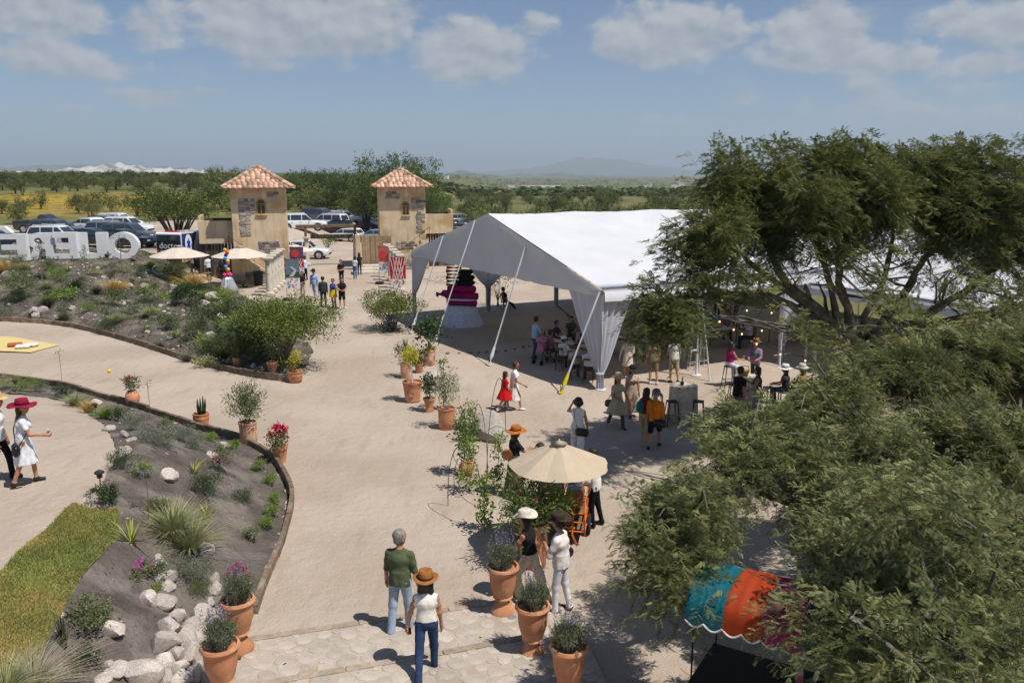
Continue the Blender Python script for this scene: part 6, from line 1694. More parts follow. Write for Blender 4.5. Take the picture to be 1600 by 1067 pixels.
# --- left foreground bed: (kind, px, py, size, material, label, name, flowers)
BEDP = [('fine', 191, 734, .62, ML_DARK, 'dark green needle leaved mound at the sand edge by the path light', 'shrub', None),
    ('strap', 206, 848, .95, ML_STRAP, 'agapanthus clump with yellow green strap leaves right of the turf corner', 'agapanthus', None), ('shrub', 163, 790, .55, ML_DARK, 'leafy dark plant below the path light at the turf corner', 'leafy_plant', None),
    ('shrub', 249, 803, .42, ML_OLIVE, 'small rose bush above the grass clump in the left bed', 'rose_bush', (ML_RED, 4, .2)), ('tuft', 270, 835, 1.15, ML_GRASS, 'pale green feathery grass clump in the middle of the left bed', 'grass_clump', None),
    ('tuft', 297, 862, 1.15, ML_GRASS, 'second feathery grass clump below the first in the left bed', 'grass_clump', None), ('shrub', 343, 735, .55, ML_OLIVE, 'shrub with pink magenta blossoms in the upper left bed', 'flowering_shrub', (ML_PINK, 22, .25)),
    ('fine', 326, 775, .78, ML_DARK, 'upright rosemary bush below the pink blossoms', 'rosemary_bush', None), ('strap', 302, 740, .75, ML_STRAP, 'yellow green strap leaved plant left of the pink blossoms', 'strap_plant', None),
    ('strap', 324, 808, .7, ML_STRAP, 'pale strap leaved plant below the rosemary bush', 'strap_plant', None), ('fine', 382, 786, .5, ML_DARK, 'round green shrub right of the rosemary bush', 'shrub', None),
    ('shrub', 393, 843, .36, ML_OLIVE, 'small white flowering plant near the curved timber edging', 'small_plant', (ML_WHITEP, 10, .2)), ('shrub', 426, 806, .36, ML_BRIGHT, 'little green plant beside the inner bend of the timber', 'small_plant', None), ('shrub', 430, 785, .34, ML_BRIGHT, 'second little green plant along the timber bend', 'small_plant', None), ('shrub', 418, 826, .36, ML_BRIGHT, 'third little green plant lower along the timber bend', 'small_plant', None), ('shrub', 421, 757, .34, ML_BRIGHT, 'little plant at the top of the timber bend', 'small_plant', None), ('shrub', 405, 735, .36, ML_BRIGHT, 'little plant beside the pot of red flowers', 'small_plant', None),
    ('fine', 303, 912, .72, ML_GREY, 'grey green shrub beside the column of white rocks', 'shrub', None), ('low', 230, 898, .62, ML_OLIVE, 'low trailing plant left of the white rocks', 'ground_plant', (ML_PINK, 6, .1)), ('low', 244, 920, .3, ML_BRIGHT, 'tiny trailing plant under the larger one', 'ground_plant', None), ('fine', 314, 932, .4, ML_OLIVE, 'small bright shrub below the grey green one', 'shrub', None),
    ('low', 372, 912, .5, ML_OLIVE, 'magenta flowering bush behind the first left urn', 'flowering_shrub', (ML_MAG, 34, .35)), ('shrub', 145, 985, .62, ML_OLIVE, 'straggly green bush beside the single white boulder', 'shrub', None), ('spiky', 101, 1012, .85, ML_DARK, 'dark upright succulent at the lower edge of the turf', 'succulent', None), ('low', 125, 1035, .6, ML_DARK, 'dark leafy plant under the upright succulent', 'leafy_plant', None), ('plume', 52, 1080, .60, ML_PLUME, 'arching fountain grass with purple grey plumes at the bottom left corner', 'fountain_grass', None), ('plume', 8, 1082, .55, ML_GRASS, 'green fountain grass in the very bottom left corner', 'fountain_grass', None),
    ('fine', 238, 693, .62, ML_GREY, 'grey lavender mound nearest the path in the upper left bed', 'lavender', None), ('fine', 262, 700, .6, ML_GREY, 'second grey lavender mound in the upper left bed', 'lavender', None), ('fine', 285, 690, .6, ML_GREY, 'third grey lavender mound in the upper left bed', 'lavender', None), ('fine', 306, 703, .58, ML_GREY, 'fourth grey lavender mound in the upper left bed', 'lavender', None), ('fine', 212, 672, .62, ML_GREY, 'lavender mound beside the jar shaped pot', 'lavender', None), ('shrub', 185, 660, .6, ML_DARK, 'dark leafy plant beside the jar shaped pot', 'leafy_plant', None), ('shrub', 224, 745, .4, ML_BRIGHT, 'yellow flowering plant in the upper left bed', 'flowering_plant', (ML_YEL, 5, .15)), ('shrub', 258, 672, .45, ML_OLIVE, 'plant with small white and red flowers behind the timber', 'flowering_plant', (ML_WHITEP, 12, .2)),
    ('tuft', 118, 635, .8, ML_GRASS, 'loose grass along the far timber edging', 'grass_clump', None), ('tuft', 140, 645, .75, ML_STRAW, 'dry grass along the far timber edging', 'grass_clump', None), ('shrub', 97, 622, .6, ML_DARK, 'dark plant with purple flowers at the far timber edging', 'flowering_plant', (ML_PURP, 8, .3)), ('fine', 40, 612, .8, ML_BRIGHT, 'bright green mound beside the far path light', 'shrub', None), ('fine', 62, 612, .6, ML_OLIVE, 'green mound right of the far path light', 'shrub', None), ('fine', 12, 608, .7, ML_GRASS, 'grassy mound at the left frame edge', 'shrub', None), ('tuft', 165, 655, .7, ML_BRIGHT, 'green grass below the far timber edging', 'grass_clump', None), ('shrub', 345, 715, .4, ML_OLIVE, 'small olive green shrub right of the lavender mounds', 'shrub', None), ('shrub', 330, 690, .38, ML_BRIGHT, 'small bright plant behind the cactus pot', 'small_plant', None), ('shrub', 365, 702, .36, ML_BRIGHT, 'small bright plant left of the large round pot', 'small_plant', None)]
for kind, px, py, s, m_, lb, nm, fl in BEDP: plant(kind, GP(px, py), s, m_, lb, 'grass' if 'grass' in nm else 'plant', nm, None, fl)
# agapanthus flower stalks
for px, py, hgt, lb in ((97, 606, 1.3, 'tall seed head on a thin stalk at the far timber edging'), (234, 655, 1.15, 'tall seed head on a thin stalk behind the jar shaped pot'), (232, 812, .95, 'blue flower stalk of the agapanthus in the left bed')):
    p = GP(px, py); t = thing('flower_stalk', lb, 'flower', p, 0); MB().tube([(0, 0, 0), (.03, .0, hgt * .5), (.02, 0, hgt)], .008, 5).obj('stalk', ML_STRAP, t); f = link_mesh('flower_head', m_petals(np.array([[.02, 0, hgt]]), .07, 40, .05), ML_GRASS if 'seed' in lb else ML_PURP, t); f['kind'] = 'stuff'
# --- weedy slope at upper left
slope = [(rnd.uniform(-20, 470), rnd.uniform(418, 575)) for _ in range(400)]
cnt = 0; used = []
LBS = {'fine': 'feathery green shrub on the weedy slope at upper left', 'shrub': 'leafy green shrub on the weedy slope at upper left', 'tuft': 'grass tuft on the weedy slope at upper left', 'strap': 'strap leaved plant on the weedy slope at upper left', 'low': 'low spreading plant on the weedy slope at upper left'}
for px, py in slope:
    p = GP(px, py)
    if cnt >= 120 or not inside(np.array([p.x]), np.array([p.y]), BEDA)[0] or p.y > 57 or any((p - q).length < 1.0 for q in used): continue
    used.append(p); cnt += 1; k = rnd.choice(['fine', 'shrub', 'tuft', 'strap', 'low', 'low', 'fine', 'tuft'])
    plant(k, p, rnd.uniform(.6, 1.25), rnd.choice([ML_OLIVE, ML_DARK, ML_GRASS, ML_GREY, ML_BRIGHT] if k != 'strap' else [ML_STRAP, ML_BRIGHT]), LBS[k], 'plant', {'fine': 'feathery_shrub', 'shrub': 'leafy_shrub', 'tuft': 'grass_tuft', 'strap': 'strap_plant', 'low': 'ground_plant'}[k], 'plants on the weedy slope')
for px, py, s, k, m_, lb in ((182, 460, 1.7, 'tuft', ML_STRAW, 'straw yellow grass clump in the middle of the weedy slope'), (305, 452, 2.0, 'tuft', ML_STRAW, 'tall straw yellow grass clump near the crates'), (5, 428, 1.6, 'tuft', ML_STRAW, 'straw yellow grass at the left frame edge on the slope'), (100, 468, 1.7, 'low', ML_BRIGHT, 'vivid green spreading patch on the weedy slope'), (35, 465, 2.0, 'fine', ML_OLIVE, 'large feathery bush at the left of the weedy slope'), (270, 440, 1.9, 'fine', ML_OLIVE, 'large feathery bush in front of the blue crates'), (292, 478, 1.5, 'shrub', ML_DARK, 'dark bush beside the short retaining board'), (330, 520, 2.0, 'fine', ML_DARK, 'dark bush on the lower weedy slope'), (385, 555, 2.2, 'shrub', ML_DARK, 'dark shaded bush left of the bushy tree'), (350, 545, 1.7, 'tuft', ML_OLIVE, 'tall grassy plant left of the dark shaded bush'), (372, 525, 1.8, 'tuft', ML_BRIGHT, 'tall bright reed like plant on the lower slope'), (415, 560, 1.8, 'shrub', ML_DARK, 'dark shaded bush below the bushy tree'), (25, 420, 1.2, 'fine', ML_OLIVE, 'shrub at the slope crest below the letters')):
    plant(k, GP(px, py), s, m_, lb, 'plant', 'grass_clump' if k == 'tuft' else 'bush')
for px, py in ((66, 440), (190, 425), (135, 445)):
    p = GP(px, py); t = thing('sapling', {66: 'thin sapling before the reversed R letter', 190: 'thin sapling below the O letter', 135: 'thin sapling below the U letter'}[px], 'tree', p, 0)
    MB().tube([(0, 0, -.1), (.05, 0, 1.2), (.0, .05, 2.3)], [.035, .025, .008], 6).obj('trunk', M_BARK_L, t); link_mesh('crown', crown_mesh('crown', [(0, 0, 1.8, .45, .45, .6)], 220, .09, .04, .2), ML_OLIVE, t)['kind'] = 'stuff'

# ------------------------------------------------------------------ rocks
PILE = [(258, 907, 15), (259, 943, 17), (232, 940, 16), (261, 917, 12), (320, 862, 14), (248, 882, 13), (335, 905, 10), (337, 922, 13), (328, 945, 12), (315, 968, 18), (338, 978, 10), (266, 990, 17), (293, 998, 16), (300, 985, 15), (320, 1000, 17), (258, 1013, 24), (298, 1028, 17), (315, 1030, 12), (258, 1042, 17), (278, 1050, 14), (305, 1060, 18), (222, 1062, 26), (185, 1052, 18), (179, 988, 19), (258, 1062, 14), (280, 1070, 15), (330, 1015, 14), (312, 1042, 13), (286, 1012, 13), (275, 1030, 14), (240, 1070, 14), (327, 1062, 14), (262, 748, 14), (170, 1040, 8), (145, 1025, 7), (160, 1063, 12), (345, 960, 9), (280, 968, 10), (328, 985, 10), (195, 708, 11), (195, 683, 9), (332, 715, 11), (350, 698, 9), (150, 632, 9), (170, 672, 8), (189, 705, 7), (205, 690, 8)]
for i, (px, py, r) in enumerate(PILE):
    p = GP(px, py); D_ = p.y * .98 + (7.5 - p.z) * .2
    pile = px > 215 and py > 955
    lb = 'pale rounded field stone in the rock pile beside the left urns' if pile else 'pale field stone lying on the soil of the left foreground bed'
    if (px, py) == (179, 988): lb = 'single large cream boulder left of the rock pile'
    if (px, py) == (262, 748): lb = 'single tan boulder in the upper part of the left bed'
    if (px, py) == (320, 862): lb = 'white stone above the column of rocks near the grass clumps'
    q = p.copy()
    if pile: q.z += .06
    rock(q, r / FPX * D_ * 1.3, lb, 'field stones in the left bed', (rnd.uniform(.95, 1.15), rnd.uniform(.8, 1.0), rnd.uniform(.62, .8)))
used = []
for _ in range(500):
    px, py = rnd.uniform(0, 460), rnd.uniform(412, 575); p = GP(px, py)
    if len(used) >= 75 or not inside(np.array([p.x]), np.array([p.y]), BEDA)[0] or p.y > 57: continue
    used.append(p); rock(p, rnd.choice([.09, .12, .15, .18, .24, .30]), 'pale stone scattered on the weedy slope at upper left', 'stones on the weedy slope')
for px, py, s, lb in ((15, 432, .45, 'large pale boulder at the left frame edge of the slope'), (335, 468, .6, 'long tan boulder near the left column row'), (408, 482, .85, 'big white boulder at the foot of the nearest left column'), (55, 487, .36, 'left one of two pale stones side by side on the slope'), (66, 487, .36, 'right one of two pale stones side by side on the slope'), (227, 449, .34, 'round pale stone below the blue crates'), (270, 452, .36, 'round pale stone beside the straw grass')):
    rock(GP(px, py), s, lb, None)
for px, py, s, sz, lb, m_ in ((675, 606, .48, (.85, .7, 1.05), 'upright pale boulder between the terracotta pots', None), (765, 686, .62, (1.1, .8, .95), 'large white boulder behind the wire hoops', None), (808, 850, .50, (1.0, .9, .85), 'dark grey boulder beside the oleander pot', M_STONED)):
    rock(GP(px, py), s, lb, None, sz, 'boulder', mat=m_, sink=.12)

# ------------------------------------------------------------------ potted plants
M_TERRA = pm('terracotta', srgb(184, 126, 92), .85, .12, 5, .004, 30, col2=srgb(206, 156, 120), c2scale=2.2, c2amt=.5, rand=.12)
M_TERRAP = pm('pale_terracotta', srgb(196, 150, 122), .88, .1, 4, .004, 30, col2=srgb(214, 184, 160), c2scale=2.2, c2amt=.6, rand=.1)
POTS = {'urn': [(.21, 0), (.22, .05), (.215, .11), (.165, .18), (.115, .25), (.11, .29), (.14, .32), (.175, .35), (.16, .38), (.19, .46), (.225, .60), (.235, .76), (.24, .82), (.265, .85), (.285, .89), (.27, .93), (.24, .93), (.225, .87), (.001, .86)],
    'cyl': [(.20, 0), (.22, .02), (.225, .3), (.235, .55), (.25, .56), (.25, .60), (.22, .60), (.21, .54), (.001, .53)], 'rim': [(.21, 0), (.23, .02), (.24, .06), (.235, .09), (.27, .40), (.29, .55), (.31, .58), (.31, .65), (.275, .65), (.265, .58), (.001, .57)],
    'vase': [(.13, 0), (.135, .05), (.12, .12), (.135, .24), (.18, .38), (.20, .42), (.20, .46), (.175, .46), (.16, .40), (.001, .39)], 'jar': [(.12, 0), (.2, .10), (.24, .25), (.2, .40), (.14, .48), (.15, .50), (.12, .50), (.11, .46), (.001, .45)],
    'taper': [(.13, 0), (.135, .02), (.19, .36), (.21, .37), (.21, .44), (.18, .44), (.17, .38), (.001, .37)], 'barrel': [(.17, 0), (.2, .02), (.225, .12), (.235, .22), (.24, .23), (.24, .25), (.235, .27), (.235, .33), (.245, .34), (.245, .38), (.21, .38), (.2, .34), (.001, .33)], 'tall': [(.23, 0), (.25, .02), (.265, .4), (.285, .82), (.30, .84), (.30, .90), (.265, .90), (.255, .84), (.001, .83)]}
def pot(px, py, kind, sc, label, mat=None, tilt=0.0, nm='potted_plant'):
    p = GP(px, py); t = thing(nm, label, 'potted plant', p, rnd.uniform(0, 6.28)); pr = [(r * sc, z * sc) for r, z in POTS[kind]]
    n = len(pr); po = MB().lathe(pr[:n - 1], 30).obj('pot', mat or M_TERRA, t, auto=45); top = pr[-1][1]
    MB().lathe([(pr[-2][0] * 1.0, top - .03), (pr[-2][0] * .99, top), (.001, top + .02)], 18).obj('soil', M_SOILP, t, smooth=True)
    if tilt: po.rotation_euler = (tilt, 0, 0)
    return t, top
def foliage(t, me, mat, z, s=1.0, name='foliage', sz=1.0, xy=(0, 0)):
    o = link_mesh(name, me, None, t, (xy[0], xy[1], z), (0, 0, rnd.uniform(0, 6)), (s, s, s * sz))
    if not me.materials: me.materials.append(mat)
    o.material_slots[0].link = 'OBJECT'; o.material_slots[0].material = mat; o['kind'] = 'stuff'; return o
def stem(t, z, h, r=.015, mat=None, n=1, spread=0.0, name='stem'):
    for i in range(n):
        a = i * 2.4; MB().tube([(0, 0, z - .05), (.4 * spread * math.cos(a) + .01, .4 * spread * math.sin(a), z + h * .5), (spread * math.cos(a), spread * math.sin(a), z + h)], [r, r * .8, r * .5], 6).obj(name, mat or M_BARK_L, t)
for px, py, lb in ((786, 960, 'urn of lavender nearest the striding woman'), (832, 1028, 'middle terracotta urn of lavender beside the steps'), (888, 1098, 'terracotta urn of lavender at the bottom edge right of the steps'), (376, 1018, 'upper of two lavender urns at the left of the steps'), (350, 1096, 'lower of two lavender urns at the left of the steps')):
    t, z = pot(px, py, 'urn', 1.0, lb, None, 0, 'lavender_urn')
    for q in range(4):
        a = q * 1.57 + .3; rr = .09 if q else 0; i = q % 3
        foliage(t, PM['lav', i], ML_GREY if q % 2 else ML_OLIVE, z - .02, 1.0, xy=(rr * math.cos(a), rr * math.sin(a)))
    foliage(t, PM['fine', 1], ML_GREY, z - .05, .48, sz=1.1); foliage(t, PM['lavs', 0], ML_GREY, z, .9, 'stalks'); foliage(t, PM['lavf', 0], ML_PURP, z + .1, .95, 'flowers')
t, z = pot(645, 627, 'rim', 1.08, 'terracotta pot with raised medallion and a yellow green topiary ball'); stem(t, z, .75, .02, M_ROPE); foliage(t, m_shrub(.62, .68, 1500, .055, .03, .4, .05, 8, 3), ML_YEL, z + .55)
MB().lathe([(.05, 0), (.085, .01), (.1, .025), (.085, .035), (.06, .02), (.05, .03)], 16).obj('medallion', M_TERRA, t, rot=(math.pi / 2, 0, math.atan2(-t.location.x, t.location.y) * 0 - t.rotation_euler.z), loc=Matrix.Rotation(-t.rotation_euler.z, 3, 'Z') @ Vector((-.0, -.27, .33)))
t, z = pot(671, 643, 'vase', 1.0, 'small waisted terracotta pot with a spindly plant'); stem(t, z, .5, .01); foliage(t, m_shrub(.35, .7, 120, .09, .06, .2, .1, 5, 4), ML_DARK, z + .05)
t, z = pot(698, 669, 'cyl', 1.08, 'cylindrical terracotta pot with an airy small tree'); stem(t, z, .8, .016, M_ROPE, 1); stem(t, z + .4, .6, .01, None, 4, .22, 'branch'); foliage(t, m_shrub(.85, 1.1, 1800, .05, .02, .5, .15, 10, 5), ML_OLIVE, z + .1)
t, z = pot(635, 590, 'cyl', .95, 'pale cylindrical pot with a dense dark bush behind the topiary', M_TERRAP); foliage(t, m_shrub(.95, .75, 1300, .06, .03, .5, .05, 8, 6), ML_DARK, z); foliage(t, PM['spiky', 0], ML_GREY, z + .4, 1.0)
t, z = pot(671, 570, 'cyl', 1.05, 'pale pot with a large leaved rubber plant by the tent strap', M_TERRAP); stem(t, z, .8, .02, None, 3, .15); foliage(t, m_shrub(.8, .7, 130, .22, .09, -.2, .2, 5, 7), ML_DARK, z + .5); foliage(t, PM['low', 1], ML_YEL, z, .6)
t, z = pot(655, 582, 'taper', .9, 'small terracotta pot squeezed between the pale pots'); foliage(t, m_shrub(.5, .55, 260, .09, .05, .3, .1, 5, 8), ML_DARK, z)
t, z = pot(726, 742, 'jar', .85, 'leaning terracotta jar at the foot of a tall leafy plant', None, .25); stem(t, z, 1.1, .012, None, 2, .08); foliage(t, m_shrub(.62, 1.45, 700, .085, .05, .4, .1, 10, 9), ML_OLEA, z)
t, z = pot(371, 575, 'cyl', .72, 'small orange pot with reedy grass beside the long timber edging'); foliage(t, PM['tuft', 1], ML_OLIVE, z, 1.3, sz=1.4)
t, z = pot(426, 583, 'taper', 1.0, 'tapered terracotta pot in the shade of the bushy tree'); stem(t, z, .5, .01, None, 3, .1); foliage(t, m_shrub(.5, .9, 260, .1, .025, .6, .1, 7, 11), ML_DARK, z)
t, z = pot(462, 597, 'barrel', 1.1, 'ribbed terracotta pot with a yellow leaved plant at the path corner'); stem(t, z, .3, .01, None, 4, .12); foliage(t, m_shrub(.55, .85, 420, .06, .035, .6, .15, 7, 12), ML_YEL, z)
t, z = pot(208, 633, 'jar', 1.0, 'round terracotta jar with a small rose plant on the sandy path'); stem(t, z, .3, .01, None, 3, .12); foliage(t, m_shrub(.6, .6, 280, .07, .045, .3, .1, 6, 13), ML_OLIVE, z); foliage(t, m_petals(rand_dirs(7) * [.2, .2, .15] + [0, 0, .45], .02, 10, .04), ML_RED, z, name='flowers')
t, z = pot(315, 664, 'barrel', 1.0, 'terracotta pot with upright cactus stems'); 
for q in range(8):
    a = q * 2.4; r_ = .05 + .06 * (q % 3) / 2; h_ = rnd.uniform(.3, .62); MB().tube([(r_ * math.cos(a), r_ * math.sin(a), z - .03), (r_ * 1.3 * math.cos(a), r_ * 1.3 * math.sin(a), z + h_ * .6), (r_ * 1.4 * math.cos(a), r_ * 1.4 * math.sin(a), z + h_)], [.03, .032, .012], 7).obj('cactus_stem', ML_DARK, t, smooth=True)
t, z = pot(389, 692, 'cyl', 1.05, 'large smooth terracotta pot with an oleander bush on the sandy path', M_TERRAP); stem(t, z, .6, .012, None, 7, .25); foliage(t, m_shrub(.95, 1.1, 2400, .10, .026, .7, .05, 12, 14), ML_OLIVE, z)
t, z = pot(438, 722, 'taper', 1.05, 'terracotta pot of red flowers outside the curved timber edging'); foliage(t, m_shrub(.6, .5, 380, .08, .04, .4, .1, 6, 15), ML_OLIVE, z); foliage(t, m_petals(rand_dirs(22, .4) * [.26, .26, .22] + [0, 0, .38], .035, 18, .06), ML_RED, z, name='flowers')
t, z = pot(833, 882, 'tall', 1.0, 'tall terracotta pot with a pink flowering oleander by the drinks cart'); stem(t, z, .8, .014, None, 9, .35); foliage(t, m_shrub(1.3, .82, 3000, .13, .03, .5, .0, 14, 16), ML_OLEA, z); foliage(t, m_petals(rand_dirs(6, .8) * [.35, .35, .4] + [0, 0, .6], .03, 14, .05), ML_MAG, z, name='flowers')
# climbing plants on stakes with wire hoops
for px, py, hgt, lb in ((733, 768, 1.35, 'climbing plant on a stake left of the wire hoop'), (778, 762, 1.25, 'climbing plant on a stake beside the musician'), (757, 828, 1.2, 'climbing plant on a stake nearest the grey boulder'), (738, 690, 1.0, 'leafy climbing plant beside the large white boulder'), (693, 640, 1.6, 'tall large leaved plant behind the airy potted tree')):
    p = GP(px, py); t = thing('climbing_plant', lb, 'plant', p, 0); MB().tube([(0, 0, -.1), (.02, 0, hgt)], .012, 6).obj('stake', M_DARKWOOD, t)
    foliage(t, crown_mesh('foliage', [(0, 0, hgt * .2, .16, .16, .25), (.05, .05, hgt * .45, .13, .13, .25), (-.04, 0, hgt * .7, .14, .14, .3), (.25 if py > 700 else 0, 0, hgt * .35, .14, .12, .22), (0, 0, hgt * .95, .16, .16, .2)], 420, .085, .05, .2), ML_OLEA if py < 700 else ML_BRIGHT, 0)
M_WIRE = pm('rusty_wire', (.06, .04, .03), .7, .2, 10)
for (a, b, hgt, lb) in (((757, 830), (700, 790), 1.7, 'thin wire hoop arching over the sand at left'), ((760, 795), (790, 690), 2.4, 'thin wire hoop arching up behind the musician'), ((740, 700), (762, 750), 1.6, 'thin wire hoop in front of the white boulder')):
    pa, pb = GP(*a), GP(*b); pts = [pa.lerp(pb, .5 - .5 * math.cos(math.pi * i / 18)) + Vector((0, 0, hgt * math.sin(math.pi * i / 18) ** .8 - .02)) for i in range(19)]
    tag(MB().tube(pts, .009, 5).obj('wire_hoop', M_WIRE), lb, 'hoop')
# ------------------------------------------------------------------ small trees
def small_tree(p, w, h, z0, n, ls, lw, mat, label, stems=6, r=.06, k=12, seed=1, name='small_tree', lean=(0, 0), flat=.5):
    rg = random.Random(seed); t = thing(name, label, 'tree', p, 0); bl = [(b[0] + lean[0], b[1] + lean[1], b[2], *b[3:]) for b in lobes(k, w, h, z0, rg, flat)]
    for b in bl[:stems * 2]:
        c = curve_pts((rg.uniform(-.1, .1), rg.uniform(-.1, .1), -.1), (b[0], b[1], b[2]), 6, .08, .06, rg); MB().tube(c, [r, r * .85, r * .7, r * .5, r * .35, r * .15], 6).obj('branch', M_BARK_L if r < .1 else M_BARK, t, smooth=True)
    link_mesh('crown', crown_mesh('crown', bl, n, ls, lw, .35, .5), mat, t)['kind'] = 'stuff'; return t
ML_SHR = leafmat('thorn_leaf', (104, 118, 52), tint=.5); ML_ACA = leafmat('acacia_leaf', (84, 100, 44), tint=.55)
small_tree(GP(447, 566), 3.6, 2.45, .8, 15000, .12, .04, ML_SHR, 'bushy green multi stemmed tree at the corner of the weedy slope', 6, .05, 16, 2, lean=(.1, .2))
small_tree(GP(612, 517), 2.9, 1.85, .5, 7000, .11, .04, ML_SHR, 'spreading thorn shrub with purple flowers at its foot by the tent corner', 5, .035, 11, 5, 'thorn_shrub')
plant('low', GP(606, 518), 1.3, ML_DARK, 'purple flowering ground plant under the spreading thorn shrub', 'plant', 'flowering_plant', None, (ML_PURP, 26, .1))
_p = Vector((-26.6, 66.5, 0)); _p.z = tz(_p.x, _p.y)
small_tree(_p, 6.4, 4.4, 2.1, 11000, .18, .08, ML_ACA, 'dark spreading acacia tree left of the ambulance', 7, .14, 16, 8, 'acacia_tree')
small_tree(GP(512, 392), 1.7, 1.5, .5, 700, .13, .06, ML_ACA, 'small round tree on the drive behind the gate', 3, .05, 6, 9)
small_tree(G(778, 478), 1.6, 2.3, .4, 500, .12, .04, ML_DARK, 'thin dark tree behind the drape under the tent', 4, .03, 7, 10)
_q = Vector((10.2, 38.5, 0)); small_tree(_q, 2.4, 3.2, 1.0, 1200, .14, .06, ML_DARK, 'dark leafy tree under the tent beside the lilac curtain', 4, .05, 9, 12)
# ------------------------------------------------------------------ parasols, cart, banners
M_PCAN = pm('cream_parasol_cloth', srgb(232, 220, 204), .85, .06, 3, .004, 20, trans=.3); M_POLEW = pm('varnished_pole', srgb(176, 130, 66), .5, .15, 8)
def parasol(p, r, ztop, drop, label, mat, pole, n=8, rz=0.2, base=True, name='parasol'):
    t = thing(name, label, 'parasol', p, rz)
    V = [(0, 0, ztop)]; m = 5
    for j in range(1, m + 1):
        u = j / m
        for k in range(n * 4):
            a = 2 * math.pi * k / (n * 4); f = abs(((k % 4) - 2) / 2.0); rr = r * u * (.93 + .07 * f); V.append((rr * math.cos(a), rr * math.sin(a), ztop - drop * (u ** 1.08) - (1 - f) * .05 * u * (1.6 - u)))
    q = n * 4; F = [(0, 1 + k, 1 + (k + 1) % q) for k in range(q)] + [(1 + (j - 1) * q + k, 1 + j * q + k, 1 + j * q + (k + 1) % q, 1 + (j - 1) * q + (k + 1) % q) for j in range(1, m) for k in range(q)]
    MB().add(V, F).obj('canopy', mat, t, auto=7)
    MB().lathe([(r * .17, ztop - .015), (.02, ztop + .035), (.015, ztop + .07), (.001, ztop + .08)], 12).obj('vent_cap', mat, t, smooth=True)
    for k in range(n):
        a = 2 * math.pi * k / n + 2 * math.pi / n * .0; e = Vector((r * .97 * math.cos(a), r * .97 * math.sin(a), ztop - drop - .02)); MB().tube([(0, 0, ztop - .05), e], .012, 5).obj('rib', M_POLEW if pole is M_POLEW else M_BLACKM, t)
        MB().tube([(0, 0, ztop - drop - .35), e * .5 + Vector((0, 0, (ztop - drop * .5 - .03) * .5 + 0)) if False else Vector((e.x * .5, e.y * .5, ztop - drop * .5 - .05))], .009, 5).obj('strut', M_BLACKM, t)
    MB().tube([(0, 0, 0), (0, 0, ztop)], .028, 10).obj('pole', pole, t, smooth=True)
    if base: MB().lathe([(.32, 0), (.32, .05), (.06, .09), (.05, .22)], 16).obj('base', M_BLACKM, t, auto=40)
    return t
def GY(px, Y): x = (px - 800) / FPX * (Y * .985 + 1.2); return Vector((x, Y, tz(x, Y)))
p = GY(285, 53.2); parasol(p, 1.85, 2.25, .62, 'cream parasol in front of the ambulance, left of the pair', M_PCAN, M_POLEW)
p = GY(380, 56.0); parasol(p, 1.95, 2.75, .62, 'cream parasol before the left tower, right of the pair', M_PCAN, M_POLEW)
p = GY(460, 61.5); parasol(p, 1.55, 2.5, .5, 'cream parasol half hidden behind the left columns', M_PCAN, M_POLEW)
parasol(Vector((.93, 15.7, tz(.93, 15.7))), 1.02, 2.33, .45, 'large cream parasol shading the drinks cart in the middle of the yard', pm('cart_parasol_cloth', srgb(210, 192, 166), .85, .06, 3, .004, 20, trans=.28), M_BLACKM, 7, .35)
M_ORANGE = pm('orange_tube', srgb(214, 104, 24), .4, .08, 6, coat=.3); M_CLAY = pm('brown_clay', srgb(128, 80, 52), .7, .25, 6, .004, 30); M_BLUEL = pm('blue_enamel_lid', srgb(92, 120, 146), .3, .1, 6, coat=.4)
